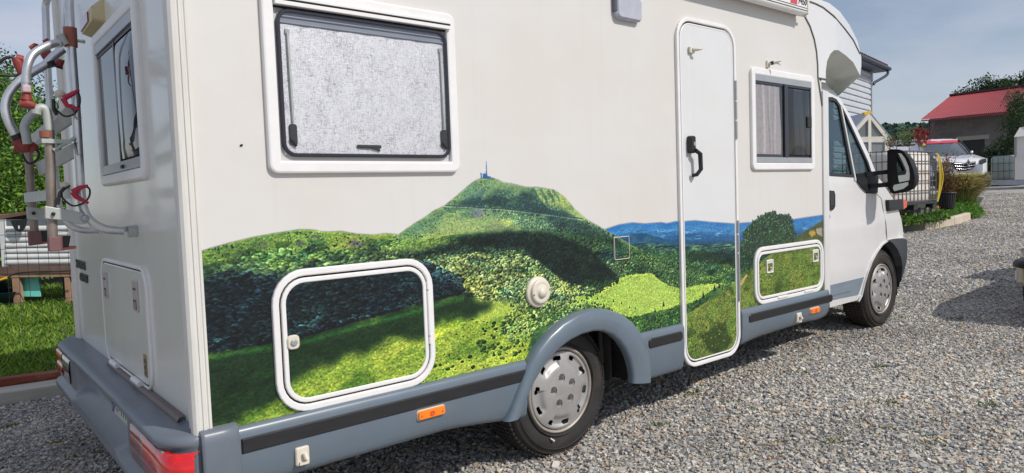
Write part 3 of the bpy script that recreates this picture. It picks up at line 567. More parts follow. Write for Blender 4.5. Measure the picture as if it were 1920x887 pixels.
# stones, only where the stony yard can be seen
def inview(P, mrg=90, far=99):
    d = P-CAM; t = d@FW; px = 960+FPX*(d@RT)/t; py = 443.5-FPX*(d@UP)/t
    return (t > 1.2) & (t < far) & (px > -mrg) & (px < 1920+mrg) & (py < 887+mrg)
EDGE = [(-6, 4.15), (.2, 4.02), (3, 3.7)]          # edge of the lawn behind the van
def build_stones():
    out = []
    for (n, far, near, s0, s1) in ((190000, 7.5, 0, .0055, .0142), (90000, 24, 7.5, .009, .019)):
        x = rng.uniform(-3, 17 if near == 0 else 27, n*6); y = rng.uniform(-6, 6.5 if near == 0 else 8.5, n*6); z = np.interp(x, ZX, ZZ)
        P = np.stack([x, y, z], 1); t = (P-CAM)@FW
        k = inview(P, far=far) & (t >= near)
        k &= ~((y > 1.15) & (x > .1) & (x < 6.5)) & ~((x < 1.2) & (y > np.interp(x, [-6, .2, 3], [4.12, 3.98, 3.7]))) & ~((x > 12.6) & (x < 20.5) & (y > np.interp(x, [12, 14.4, 19, 20.5], [3.0, 3.2, 4.7, 5.2])))
        P = P[k]; t = t[k]; w = rng.random(len(P)) < np.clip(1.15 if near else 1, 0, 1); P = P[w]
        P = P[:n]; s = s0+(s1-s0)*rng.random(len(P))**2.0; big = rng.random(len(P)) < .012; s[big] *= 1.7
        P[:, 2] += rng.random(len(P))*.007-.001; out.append((P, s))
    P = np.concatenate([o[0] for o in out]); s = np.concatenate([o[1] for o in out]); n = len(P)
    base = np.array([(-1,-1,-1),(1,-1,-1),(1,1,-1),(-1,1,-1),(-1,-1,1),(1,-1,1),(1,1,1),(-1,1,1)], float)*.62
    F = np.array([(0,2,1),(0,3,2),(4,5,6),(4,6,7),(0,1,5),(0,5,4),(1,2,6),(1,6,5),(2,3,7),(2,7,6),(3,0,4),(3,4,7)])
    T = np.stack([base*(1+rng.uniform(-.42, .42, (8, 3))) for _ in range(24)])
    V = T[rng.integers(0, 24, n)]*s[:, None, None]*rng.uniform([.8, .7, .45], [1.5, 1.15, .85], (n, 3))[:, None, :]
    a = rng.uniform(0, 2*np.pi, n); ax = rng.normal(size=(n, 3)); ax[:, 2] *= .4; ax /= np.linalg.norm(ax, axis=1)[:, None]; th = rng.uniform(0, .7, n)
    c, q = np.cos(a)[:, None], np.sin(a)[:, None]; V = np.stack([V[..., 0]*c-V[..., 1]*q, V[..., 0]*q+V[..., 1]*c, V[..., 2]], -1)
    K = ax[:, None, :]; ct, st = np.cos(th)[:, None, None], np.sin(th)[:, None, None]
    V = V*ct+np.cross(np.broadcast_to(K, V.shape), V)*st+K*(np.sum(K*V, -1, keepdims=True))*(1-ct)
    V = V+P[:, None, :]+np.array([0, 0, .003]); F_ = (F[None]+np.arange(n)[:, None, None]*8).reshape(-1, 3)
    pal = np.array([srgb(*c_) for c_ in ((178,174,168),(158,157,154),(188,180,168),(140,142,144),(168,158,144),(120,124,130),(196,192,186),(176,150,124),(150,132,116),(104,106,110),(182,166,140),(196,160,126))])
    pr = np.array([.19,.21,.13,.14,.09,.08,.07,.02,.022,.035,.022,.008]); pr /= pr.sum()
    cl = np.minimum(pal[rng.choice(len(pal), n, p=pr)]*rng.uniform(1.1, 1.5, (n, 1))*(.88+.24*rng.random((n, 1))**2)*np.clip(1+.10*np.sin(P[:, :1]*2.1+1.3*np.sin(P[:, 1:2]*1.7))+.07*np.sin(P[:, 1:2]*5.3+P[:, :1]*3.1), .8, 1.2)*np.array([1.015, 1., .975]), .75)
    o = np_mesh('gravel', V.reshape(-1, 3), F_, piece_mat('crushed_stone', .85, .35, 260), np.repeat(cl, 12, 0)); tag(o, kind='stuff'); o['label'] = 'grey crushed stone gravel covering the yard around the motorhome'; o['category'] = 'gravel'
    print('stones', n)
build_stones()
# ------------------------------------------------------------------ the motorhome
def SP(a, b, h): return (a, -h, b)
def RP(a, b, h): return (-h, a, b)
def rr(x0, x1, z0, z1, r, inset=0., n=7):
    r_ = max(r-inset, .001); x0 += inset; x1 -= inset; z0 += inset; z1 -= inset; P = []
    for cx, cz, a0 in ((x1-r_, z1-r_, 0), (x0+r_, z1-r_, 90), (x0+r_, z0+r_, 180), (x1-r_, z0+r_, 270)):
        for k in range(n+1):
            a = math.radians(a0+90*k/n); P.append((cx+r_*math.cos(a), cz+r_*math.sin(a)))
    return P
def ring(mb, pl, rect, r, prof, smooth=False):
    rows = [[pl(a, b, h) for a, b in rr(*rect, r, ins)] for ins, h in prof]
    for i in range(len(rows)-1): mb.grid([rows[i], rows[i+1]], smooth, True)
    return mb
def plate(mb, pl, rect, r, h, h0=0., edge=.003):
    P0 = rr(*rect, r, 0); P1 = rr(*rect, r, edge); n = len(P0)
    mb.grid([[pl(a, b, h0) for a, b in P0], [pl(a, b, h-edge) for a, b in P0], [pl(a, b, h) for a, b in P1]], False, True)
    mb.add([pl(a, b, h) for a, b in P1], [tuple(range(n))]); return mb
def fr_prof(w, h, b=.006): return [(0, 0), (0, h-b), (b*.35, h-b*.3), (b, h), (w-b, h), (w-b*.35, h-b*.3), (w, h-b), (w, 0)]
def cdt_panel(mb, outline, f3, step=.08, holes=(), smooth=True, depth=0, dvec=(0, 1, 0)):
    """fill an outline (x,z) with a triangulated sheet that follows the curved surface f3(x,z)->3D"""
    O = [Vector(p) for p in outline]; V = list(O); Fc = [list(range(len(O)))]; Hs = []
    for h in holes: Hs.append([Vector(p) for p in h])
    def inside(x, z, P):
        c = False
        for i in range(len(P)):
            a = P[i]; b = P[(i+1) % len(P)]
            if (a[1] > z) != (b[1] > z) and x < (b[0]-a[0])*(z-a[1])/(b[1]-a[1])+a[0]: c = not c
        return c
    edges = [(i, (i+1) % len(O)) for i in range(len(O))]
    for H in Hs:
        k = len(V); V += H; edges += [(k+i, k+(i+1) % len(H)) for i in range(len(H))]
    xs = [p[0] for p in outline]; zs = [p[1] for p in outline]
    def nearb(x, z):
        for P in [O]+Hs:
            for p in P:
                if abs(p[0]-x) < step*.35 and abs(p[1]-z) < step*.35: return True
        return False
    for x in np.arange(min(xs)+step/2, max(xs), step):
        for z in np.arange(min(zs)+step/2, max(zs), step):
            if inside(x, z, O) and not any(inside(x, z, H) for H in Hs) and not nearb(x, z): V.append(Vector((x, z)))
    vo, eo, fo, *_ = delaunay_2d_cdt(V, edges, [], 0, 1e-6)
    tri = []
    for f in fo:
        cx = sum(vo[i][0] for i in f)/3; cz = sum(vo[i][1] for i in f)/3
        if inside(cx, cz, O) and not any(inside(cx, cz, H) for H in Hs): tri.append(tuple(f))
    mb.add([f3(v[0], v[1]) for v in vo], tri, smooth)
    if depth:
        dv = np.array(dvec)*depth
        for P in [O]+Hs:
            a = [np.array(f3(p[0], p[1])) for p in P]; mb.grid([a, [q+dv for q in a]], False, True)
    return mb
van = thing('motorhome', (2.2, 1.2, 0), 'cream motorhome with a green volcano landscape printed along its side', 'motorhome')
BW = 2.45
# side wall with wheel-arch cut
arch_cx = 1.83
arch_in = [S(*p) for p in ((975,780),(985,750),(1000,712),(1018,682),(1040,655),(1063,638),(1090,624),(1115,617),(1135,617),(1152,626),(1167,642),(1178,662),(1185,683),(1186,716))]
wall_cut = [(1.46, .5), (1.52, .56), (1.62, .64), (1.75, .69), (1.92, .70), (2.06, .66), (2.16, .58), (2.20, .5)]
seam_px = [(1503,8),(1507,28),(1518,49),(1526,73),(1530.5,97),(1532.5,122),(1533,145)]
seam = [S(*p) for p in seam_px]
xs_front = 4.40
cap_x = seam[0][0]
outl = [(0.004, .5)]+wall_cut+[(4.40, .5), (4.405, 1.2), (4.385, 2.1)]+[(s_[0]-.002, s_[1]) for s_ in seam[::-1]]+[(4.1, 2.78), (.004, 2.78)]
mb = MB(); cdt_panel(mb, outl, lambda x, z: (x, 0, z), .5, smooth=False, depth=.03); mb.build('side_wall', M_wall, van)
mb = MB(); mb.add([(0, 0, .5), (0, BW, .5), (0, BW, 2.78), (0, 0, 2.78)], [(0, 1, 2, 3)]); mb.build('rear_wall', M_rear, van)
mb = MB(); mb.box((.0, BW-.02, .5), (4.40, BW, 2.78)); mb.box((.02, .02, 2.74), (4.3, BW-.02, 2.78)); mb.build('far_wall_and_roof', M_white, van)
mb = MB(); mb.box((.05, .14, .40), (1.36, BW-.1, .5)); mb.box((2.3, .14, .40), (4.35, BW-.1, .5)); mb.box((.3, .5, .30), (5.0, .62, .42)); mb.box((.3, 1.8, .30), (5.0, 1.92, .42)); mb.build('floor_frame', M_dark, van)
# corner trims (ribbed profile)
pr = [(.004,.085),(-.010,.080),(-.016,.066),(-.016,.040),(-.020,.030),(-.024,.012),(-.021,-.004),(-.012,-.014),(-.002,-.016),(.004,-.012),(.008,-.012),(.010,-.017),(.020,-.017),(.023,-.011),(.027,-.011),(.030,-.015),(.038,-.014),(.040,.0)]
mb = MB(); mb.grid([[(x, y, z) for x, y in pr] for z in (.555, 1.2, 1.9, 2.78)], False); mb.prism([(x, y, .555) for x, y in pr], (0, 0, -.004)); mb.build('corner_trim', M_trim, van)
mb = MB(); mb.grid([[(x, BW-y, z) for x, y in pr] for z in (.555, 1.2, 1.9, 2.78)], False); mb.build('corner_trim', M_trim, van)
# front edge trim of the wall and the seams of the cab cap
mb = MB(); mb.box((4.385, -.012, .50), (4.47, .04, 2.02)); mb.build('front_edge_trim', M_white, van, bevel=.005)
mb = MB(); mb.tube([(x, -.002, z) for x, z in seam]+[(4.392, -.004, 1.9), (4.393, -.006, 1.2), (4.40, -.006, .56)], .0065, 6)
p = S(1533, 146); q = S(1549, 149); mb.tube([(p[0], -.003, p[1]), (q[0], -.003, q[1])], .006, 6); mb.build('seam', mat('grey_sealant', (.16, .155, .15), .7, var=.2), van)
# --- cab cap (curved white nose above the cab)
def ycap(x, z): return min(.16, max(0, x-4.6)*.16)
def onCap(px, py): p = onF(px, py, ycap); return (p[0], p[2])
sil = [onCap(*p) for p in ((1532,-3),(1555,6),(1575,22),(1593,47),(1608,77),(1615,108),(1615,124),(1613,142))]
notch = [onCap(*p) for p in ((1600,117),(1586,104),(1572,94),(1564,94),(1557,101),(1551,114),(1548.5,132),(1548,155))]
sk = [(s_[0]+.002, s_[1]) for s_ in seam]
outl = [(4.39, notch[-1][1]-.002)]+[sk[-1]]+sk[::-1][1:]+[(cap_x+.02, 2.80), (4.35, 2.78)]+sil+notch
mb = MB(); cdt_panel(mb, outl, lambda x, z: (x, ycap(x, z), z), .07, depth=.0); mb.build('cab_cap_side', M_cab, van)
mb = MB()
rows = []
for k in range(13):
    v = k/12; row = []
    for (x, z) in [(4.0, 2.80)]+[(4.35, 2.78)]+sil:
        y0 = ycap(x, z); y1 = BW-y0; bulge = math.sin(math.pi*v)
        row.append((x+bulge*.16*max(0, (x-4.3)), y0+(y1-y0)*v, z+bulge*.03))
    rows.append(row)
mb.grid(rows); mb.build('cab_cap_top', M_cab, van)
mb = MB()   # hollow underside behind the nose, down to the cab roof
rim = [onCap(*p) for p in ((1613,142),(1600,117),(1586,104),(1572,94),(1564,94),(1557,101),(1551,114),(1548.5,132),(1548,155))]
tgt = [onY(px, py, .30) for px, py in ((1573,179),(1571,177),(1568,175),(1565,173),(1562,171.5),(1559,170),(1556,169),(1552,168),(1548,167))]
rows = []
for v in (0, .25, .5, .75, 1):
    row = []
    for (x, z), t in zip(rim, tgt):
        a = np.array([x, ycap(x, z), z]); b_ = np.array(t); q = a*(1-v)+b_*v; q[1] += math.sin(math.pi*v**.7)*.17; row.append(q)
    rows.append(row)
mb.grid(rows)
e0 = np.array([sil[-1][0], ycap(*sil[-1]), sil[-1][1]]); mb.add([e0, np.array(tgt[0]), (tgt[0][0], BW-.3, tgt[0][2]), (e0[0]+.05, BW-.3, e0[2])], [(0, 1, 2, 3)])
mb.build('cab_cap_underside', mat('grp_underside', (.62, .64, .58), .35, var=.06, scale=6, coat=.4), van)
rim2 = [onCap(*p) for p in ((1518,3),(1530,7.5),(1543,14),(1563,30),(1583,53),(1599.5,75),(1612,101))]
mb = MB(); mb.tube([(x, ycap(x, z)-.001, z) for x, z in rim2], .006, 6); mb.build('cap_moulding', mat('seam_grey', (.13, .125, .12), .6, var=.2), van)
# --- grey skirts
def zb(x): return float(np.interp(x, [0, .12, .34, 1.0, 1.2, 1.42, 2.25, 2.66, 2.94, 3.2, 3.48, 4.04, 4.3, 4.44, 4.52], [.33, .335, .335, .335, .315, .285, .288, .290, .300, .325, .352, .362, .352, .37, .47]))
def skirt(x0, x1, n, name='skirt', e=.0):
    rows = []
    for i in range(n+1):
        x = x0+(x1-x0)*i/n; b = zb(x); k = 1-e*max(0, (x-(x1-.10))/.10)**2 if e else 1
        rows.append([(x, .0, .556), (x, -.006*k, .562), (x, -.018*k, .558), (x, -.026*k, .546), (x, -.030*k, .53), (x, -.030*k, .45), (x, -.024*k, (b+.42)/2), (x, -.014*k, b+.02), (x, -.004*k, b), (x, .04, b-.002)])
    m_ = MB().grid(rows); m_.add(rows[0], [tuple(range(10))]); m_.add(rows[-1], [tuple(range(10))[::-1]]); return m_.build(name, M_skirt, van)
skirt(.118, 1.45, 26); skirt(2.28, 2.66, 8); skirt(3.265, 4.47, 24, e=.8)
mb = MB(); mb.add([(2.66, .02, .50), (3.27, .02, .50), (3.27, .02, .30), (2.66, .02, .29)], [(0, 1, 2, 3)]); mb.build('door_step_skirt', M_skirt, van)
for x0, x1, r_ in ((.125, 1.46, .004), (2.335, 2.64, .02), (3.335, 4.455, .018)):
    mb = MB(); plate(mb, SP, (x0, x1, .467, .522), r_, .037, .02, .005); mb.build('rub_strip', M_strip, van)
# --- wheel arch flare
ao = [S(*p, -.02) for p in ((944,790),(952,772),(964,738),(975,708),(986,680),(1003,652),(1024,626),(1048,604),(1076,587),(1107,578),(1135,579),(1162,588),(1184,604),(1200,625),(1210,648),(1216,672),(1218,698),(1217,716))]
ai = [S(*p, -.045) for p in ((972,784),(979,768),(989,740),(1001,715),(1014,692),(1030,671),(1048,652),(1068,637),(1090,626),(1112,620),(1130,620),(1147,627),(1161,639),(1172,655),(1180,673),(1185,692),(1187,706),(1187,719))]
rows = []
for (a, b_) in zip(ao, ai):
    a = np.array(a); b_ = np.array(b_); P = lambda t, y: (a[0]+(b_[0]-a[0])*t, y, a[1]+(b_[1]-a[1])*t)
    rows.append([P(0, 0), P(0, -.026), P(.06, -.040), P(.18, -.050), P(.5, -.056), P(.9, -.056), P(1, -.050), P(1.02, -.035), P(1.02, -.012)])
mb = MB().grid(rows); mb.add([r_ for r_ in rows[0][:7]], [tuple(range(7))]); mb.add(rows[-1][:7], [tuple(range(7))]); mb.build('wheel_arch_flare', M_skirt, van)
mb = MB(); prof = [(x, z) for x, z in [(1.36, .30)]+[(1.42, .46), (1.52, .58), (1.64, .655), (1.80, .69), (1.95, .695), (2.08, .65), (2.17, .57), (2.24, .45), (2.26, .29)]]
mb.grid([[(x, y, z) for x, z in prof] for y in (.01, .12, .42)], False); mb.add([(x, .42, z) for x, z in prof], [tuple(range(len(prof)))]); mb.build('wheel_housing', M_dark, van)
# --- wheels
def wheel(name, cx, cz, y, R, steer=0, off=0.):
    """outer face of the tyre at y; axis along y"""
    t = thing('wheel', (cx, y, cz), None, None); t.parent = van; t.matrix_parent_inverse = Matrix.Translation(-Vector(van.location))
    c = (cx, y, cz); ax = (0, 1, 0)
    mt = MB(); mt.lathe(c, ax, [(.205, .028), (.212, .012), (.222, .004), (.235, .001), (.26, -.006), (.285, -.007), (.300, -.004), (.312, .002), (.322, .010), (R-.006, .024), (R, .045), (R, .105), (R, .165), (R-.006, .187), (.30, .21), (.21, .19)], 72)
    # tread blocks cut by grooves
    n = 76
    for k in range(n):
        a = 2*math.pi*k/n; ca, sa = math.cos(a), math.sin(a); rad = np.array([ca, 0, sa]); tn = np.array([-sa, 0, ca]); cc = np.array(c)
        for (h0, h1, sk_) in ((.022, .050, .2), (.057, .088, .15), (.095, .118, 0), (.125, .155, -.15), (.162, .19, -.2)):
            mid = cc+rad*(R+.001)+np.array([0, (h0+h1)/2, 0]); mt.obox(mid, np.array([0, h1-h0, 0])+tn*sk_*.03, tn*(2*math.pi*R/n*.74), rad*.011)
    for rr_ in (.232, .297, .318):
        mt.lathe(c, ax, [(rr_-.0025, -.003 if rr_ > .29 else .002), (rr_, -.010 if rr_ < .31 else -.004), (rr_+.0025, -.003)], 72)
    mt.build('tyre', M_tyre, t)
    mr = MB(); mr.lathe(c, ax, [(.2215, .006), (.218, -.003), (.212, -.006), (.207, -.003), (.2045, .006), (.198, .022), (.185, .032)], 64); mr.build('rim', M_rimd, t)
    md = MB(); md.lathe(c, ax, [(.21, .05), (.001, .05)], 32); md.lathe(c, ax, [(.205, .02), (.205, .18)], 32); md.build('brake_backing', M_dark, t)
    # wheel cover: domed disc with a scalloped rim, cut slots and five bolt wells
    NA, NR = 300, 76; rmax = .197; a_off = math.radians(off)
    lug = [(.067*math.cos(math.radians(90+72*k)+a_off), .067*math.sin(math.radians(90+72*k)+a_off)) for k in range(5)]
    slots = [(math.radians(x_)+a_off) for x_ in (90, 62, 38, 15, -18, -50, -85, -118, -162, 162, 128)]
    slots = [math.radians(90+36*k)+a_off for k in range(10)]
    def hh(r_, a):
        d = r_/rmax
        base = -.020*(1-d**4)-.004
        ph = ((a-a_off-math.radians(90))/math.radians(72)) % 1     # five deep pockets, a pair of slots in each
        pocket = 1/(1+math.exp(-(r_-.138)/.005))*1/(1+math.exp((abs(ph-.25)-.33)/.035))*1/(1+math.exp((r_-.180)/.003))
        return base+pocket*.016+(.010/(1+math.exp(-(r_-.186)/.002)))*0
    rows = []
    for i in range(NR+1):
        r_ = .0005+rmax*i/NR; rows.append([(cx+r_*math.cos(2*math.pi*j/NA), y+hh(r_, 2*math.pi*j/NA)+.004, cz+r_*math.sin(2*math.pi*j/NA)) for j in range(NA)])
    rows.append([(cx+(rmax+.002)*math.cos(2*math.pi*j/NA), y+.022, cz+(rmax+.002)*math.sin(2*math.pi*j/NA)) for j in range(NA)])
    vs = [v for r__ in rows for v in r__]; fs = []
    for i in range(NR+1):
        for j in range(NA):
            k = (j+1) % NA; r_ = rmax*(i+.5)/NR; a = 2*math.pi*(j+.5)/NA; u, w = r_*math.cos(a), r_*math.sin(a); cut = False
            if i < NR:
                for (lx, lz) in lug:
                    if (u-lx)**2+(w-lz)**2 < .0215**2: cut = True
                for s_ in slots:
                    sx = .169*math.cos(s_); sz = .169*math.sin(s_); du = u-sx; dw = w-sz; tt = -du*math.sin(s_)+dw*math.cos(s_); rd = du*math.cos(s_)+dw*math.sin(s_)
                    if (tt/.0205)**4+(rd/.0120)**4 < 1: cut = True
            if not cut: fs.append((i*NA+j, i*NA+k, (i+1)*NA+k, (i+1)*NA+j))
    mc_ = MB().add(vs, fs, True)
    for (lx, lz) in lug: mc_.lathe((cx+lx, y-.016+.004, cz+lz), ax, [(.0220, .004), (.0245, -.0025), (.0225, -.0032), (.0208, -.001), (.0200, .030), (.001, .030)], 20)
    mc_.build('wheel_cover', M_hub, t, fix=False)
    for (lx, lz) in lug: MB().lathe((cx+lx, y+.006, cz+lz), ax, [(.0085, .02), (.0085, -.002), (.001, -.002)], 6, False).build('wheel_bolt', M_rimd, t)
    return t
rw = onY(1052, 741, .07)
wheel('wheel', rw[0], .338+zg(1.7), .07, .338, off=8)
fw_ = onY(1652, 546, .14)
wheel('wheel', fw_[0], .338+zg(fw_[0]), .14, .338, off=-12)
for x in (rw[0], fw_[0]):
    mb = MB(); mb.lathe((x, BW-.12, .338+zg(x)), (0, -1, 0), [(.001, 0), (.2, 0), (.3, -.005), (.336, .03), (.336, .18), (.2, .2), (.001, .2)], 32); mb.build('wheel', M_tyre, van)
    mb = MB(); mb.tube([(x, .25, .34), (x, BW-.3, .34)], .05, 10); mb.build('axle', M_dark, van)
mb = MB(); xv, zv = 1.735, .085; 
mb.tube([(1.665, .060, .112), (1.68, .052, .10)], .004, 8); mb.ball((1.680, .052, .098), .006, 8); mb.build('valve', M_plug, van)
# mud flap and suspension bits glimpsed behind the wheel
mb = MB(); mb.box((2.16, .10, .30), (2.175, .36, .56)); mb.tube([(2.12, .13, .62), (2.135, .14, .40)], .016, 8); mb.build('mud_flap', mat('dusty_black', (.05, .047, .043), .8, var=.4, scale=10), van)
# --- big window
def w_thing(name, parent=van): 
    return parent
mb = MB(); ring(mb, SP, (.284, 1.120, 1.445, 2.118), .035, fr_prof(.046, .022, .008), False); fr = mb.build('window', M_frame, van)
mb = MB(); mb.add([SP(*p, .004) for p in ((.325, 1.485), (1.08, 1.485), (1.08, 2.08), (.325, 2.08))], [(0, 1, 2, 3)])
mb.build('window_recess', mat('recess_grey_plastic', (.52, .51, .50), .5, var=.05), fr)
for q_ in (((.33, -.034, 2.047), (1.088, -.008, 2.062)), ((.33, -.030, 2.070), (1.088, -.008, 2.082))): MB().box(*q_).build('hanging_rail', M_frame, fr, bevel=.002)
for q_ in (((.33, -.032, 2.0625), (1.088, -.006, 2.0695)), ((.325, -.012, 2.04), (1.088, -.008, 2.0465))): MB().box(*q_).build('rail_gasket', M_gap, fr)
def blind_mat():
    M = bpy.data.materials.new('crinkled_silver_foil'); M.use_nodes = True; t = M.node_tree; p = t.nodes['Principled BSDF']; k = t.links.new
    tcn = t.nodes.new('ShaderNodeTexCoord')
    def nz_(scale, sx, sz, det=3):
        mp_ = t.nodes.new('ShaderNodeMapping'); mp_.inputs['Scale'].default_value = (sx, 1, sz); k(tcn.outputs['Object'], mp_.inputs[0])
        n = t.nodes.new('ShaderNodeTexNoise'); n.inputs['Scale'].default_value = scale; n.inputs['Detail'].default_value = det; n.inputs['Roughness'].default_value = .8; k(mp_.outputs[0], n.inputs['Vector']); return n
    a = nz_(110, 1.7, .4); b = nz_(110, .4, 1.8); g = nz_(9, 1.5, 1, 4); h = nz_(240, 1, 1, 2)
    m1 = t.nodes.new('ShaderNodeMath'); m1.operation = 'MULTIPLY'; k(a.outputs['Fac'], m1.inputs[0]); k(b.outputs['Fac'], m1.inputs[1])
    m2 = t.nodes.new('ShaderNodeMath'); m2.operation = 'MULTIPLY_ADD'; k(h.outputs['Fac'], m2.inputs[0]); m2.inputs[1].default_value = .35; k(m1.outputs[0], m2.inputs[2])
    m3 = t.nodes.new('ShaderNodeMath'); m3.operation = 'MULTIPLY_ADD'; k(g.outputs['Fac'], m3.inputs[0]); m3.inputs[1].default_value = .32; k(m2.outputs[0], m3.inputs[2])
    r = t.nodes.new('ShaderNodeValToRGB'); e = r.color_ramp.elements; e[0].position = .40; e[0].color = (.26, .25, .27, 1); e[1].position = .70; e[1].color = (1, 1, 1, 1)  # foil glints and dark crinkle gaps are painted into the base colour
    q = e.new(.48); q.color = (.60, .58, .60, 1); q = e.new(.58); q.color = (.90, .87, .88, 1); k(m3.outputs[0], r.inputs[0])
    hs = t.nodes.new('ShaderNodeHueSaturation'); hs.inputs['Saturation'].default_value = .42; hs.inputs['Value'].default_value = 1.6; k(h.outputs['Color'], hs.inputs['Color'])
    mx_ = t.nodes.new('ShaderNodeMixRGB'); mx_.blend_type = 'MULTIPLY'; mx_.inputs[0].default_value = .5; k(r.outputs[0], mx_.inputs[1]); k(hs.outputs[0], mx_.inputs[2]); k(mx_.outputs[0], p.inputs['Base Color'])
    p.inputs['Metallic'].default_value = .25; p.inputs['Roughness'].default_value = .45
    bb = t.nodes.new('ShaderNodeBump'); bb.inputs['Strength'].default_value = .5; bb.inputs['Distance'].default_value = .003; k(m3.outputs[0], bb.inputs['Height']); k(bb.outputs[0], p.inputs['Normal']); return M
mb = MB(); rows = []
for i in range(31):
    z = 1.512+(1.985-1.512)*i/30; rows.append([SP(.345+(1.068-.345)*j/40, z, .0075+.0012*math.sin(j*.9+i*.2)) for j in range(41)])
mb.grid(rows); mb.build('silver_blind', blind_mat(), fr)
mb = MB(); mb.add([SP(*p, .0072) for p in ((.345, 1.985), (1.068, 1.985), (1.068, 2.035), (.345, 2.035))], [(0, 1, 2, 3)]); mb.tube([SP(.35, 1.99, .010), SP(1.06, 1.99, .010)], .004, 6); mb.tube([SP(.35, 2.012, .009), SP(1.06, 2.012, .009)], .004, 6); mb.build('blind_cassette', mat('pane_head_grey', (.30, .32, .37), .3, var=.05), fr)
mb = MB(); ring(mb, SP, (.338, 1.076, 1.506, 2.040), .05, [(0, .006), (0, .018), (.003, .020), (.011, .020), (.013, .018), (.013, .007)]); mb.build('pane_seal', mat('slate_pane_edge', (.022, .023, .034), .3), fr)
mb = MB(); plate(mb, SP, (.348, 1.066, 1.516, 2.030), .045, .0175, .0165, .0003); mb.build('pane', G_clear, fr)
for x, lean in ((.378, .012), (1.043, .004)):
    mb = MB(); mb.box((x-.008, -.016, 1.95), (x+.008, -.009, 1.966)); mb.tube([SP(x, 1.955, .013), SP(x+.004, 1.70, .013), SP(x+.004, 1.63, .013)], [.0055, .0055, .0045], 10); st = mb.build('stay', M_aluw, fr)
    mb = MB(); plate(mb, SP, (x-.012, x+.018, 1.548, 1.625), .010, .0168, .008, .003); mb.tube([SP(x-.01, 1.57, .0145), SP(x+.012, 1.545, .0145)], .006, 8); mb.build('stay_latch', M_black, st)
mb = MB(); plate(mb, SP, (.635, .742, 1.541, 1.555), .007, .0168, .009, .003); mb.tube([SP(.69, 1.548, .012), SP(.735, 1.533, .012)], .0042, 8); mb.build('catch', M_black, fr)
# --- small sliding window beside the cab
mb = MB(); ring(mb, SP, (3.432, 4.250, 1.445, 2.107), .04, fr_prof(.048, .020, .008)); fr = mb.build('window', M_frame, van)
for q_ in (((3.478, -.017, 2.022), (4.208, -.003, 2.062)), ((3.478, -.017, 1.492), (4.208, -.003, 1.530))): MB().box(*q_).build('window_rail', M_grey, fr, bevel=.002)
mb = MB(); mb.box((3.474, -.0035, 1.53), (4.21, -.001, 2.022)); mb.build('dark_interior', mat('window_interior', (.02, .02, .023), .9), fr)
curt = mat('curtain_net', (.40, .36, .36), .9, var=.12, scale=40, bump=.3)
for (xa, xb, ga) in ((3.482, 3.80, .0), (3.97, 4.12, .5)):
    mb = MB(); rows = []
    for i in range(25):
        z = 1.55+(2.0-1.55)*i/24; w_ = 1-.35*ga*i/24
        rows.append([SP(xa+(xb-xa)*(.5+(j/60-.5)*w_)+.01*math.sin(z*9+j*.2), z, .0068+.0030*math.sin(j*.42+1.3*math.sin(j*.17)+.4*math.sin(z*7))) for j in range(61)])
    mb.grid(rows); mb.build('curtain', curt, fr)
mb = MB(); mb.add([SP(*p, .0095) for p in ((3.478, 1.53), (3.85, 1.53), (3.85, 2.022), (3.478, 2.022))], [(0, 1, 2, 3)]); mb.build('pane', G_clear, fr)
mb = MB(); rows = []
for i in range(9):
    rows.append([SP(3.885+(4.185-3.885)*j/8, 1.55+(2.0-1.55)*i/8, .0125+.008*math.sin(math.pi*i/8)**.5*math.sin(math.pi*j/8)**.5) for j in range(9)])
mb.grid(rows); mb.build('pane', G_dark, fr)
for q_ in (((3.835, -.019, 1.53), (3.880, -.003, 2.022)), ((3.478, -.012, 2.008), (4.208, -.0038, 2.0225)), ((4.192, -.014, 1.53), (4.208, -.0038, 2.022))): MB().box(*q_).build('window_mullion', mat('dark_blue_frame', (.03, .033, .045), .4), fr)
mb = MB(); plate(mb, SP, (4.13, 4.19, 1.74, 1.82), .008, .026, .012, .003); mb.build('catch', M_black, fr)
# --- entrance door
mb = MB(); ring(mb, SP, (2.664, 3.262, .283, 2.330), .13, fr_prof(.024, .018, .005)); dr = mb.build('door', M_frame, van)
mb = MB(); ring(mb, SP, (2.686, 3.238, .307, 2.306), .108, [(0, .0), (0, .006), (.010, .006), (.010, .0)]); mb.build('door_gap', M_gap, dr)
mb = MB(); ring(mb, SP, (2.695, 3.230, .316, 2.297), .10, fr_prof(.010, .015, .003)); mb.build('door_edge', M_frame, dr)
mb = MB(); plate(mb, SP, (2.702, 3.223, .323, 2.290), .095, .013, .002, .002); mb.build('door_panel', M_door, dr)
for z0, z1 in ((1.88, 2.0), (1.76, 1.87), (1.64, 1.75), (1.05, 1.13), (.93, 1.04), (.62, .92)):
    mb = MB(); mb.tube([SP(3.246, z0, .020), SP(3.246, z1, .020)], .008, 10); mb.build('door_hinge', M_grey, dr)
mb = MB(); plate(mb, SP, (2.742, 2.792, 1.545, 1.645), .012, .045, .018, .006); mb.tube([SP(2.775, 1.56, .05), SP(2.808, 1.54, .058), SP(2.812, 1.45, .058), SP(2.79, 1.42, .045), SP(2.77, 1.415, .024)], [.013, .014, .013, .012, .01], 10); hd = mb.build('door_handle', M_black, dr)
mb = MB(); plate(mb, SP, (2.765, 2.785, 1.585, 1.61), .009, .048, .04, .001); mb.build('lock', M_grey, hd)
mb = MB(); plate(mb, SP, (2.772, 2.818, 2.122, 2.160), .008, .012+.018, .018, .003); mb.tube([SP(2.80, 2.142, .03), SP(2.815, 2.142, .055), SP(2.84, 2.145, .065)], [.011, .010, .004], 8); mb.build('door_hook', M_plug, dr)
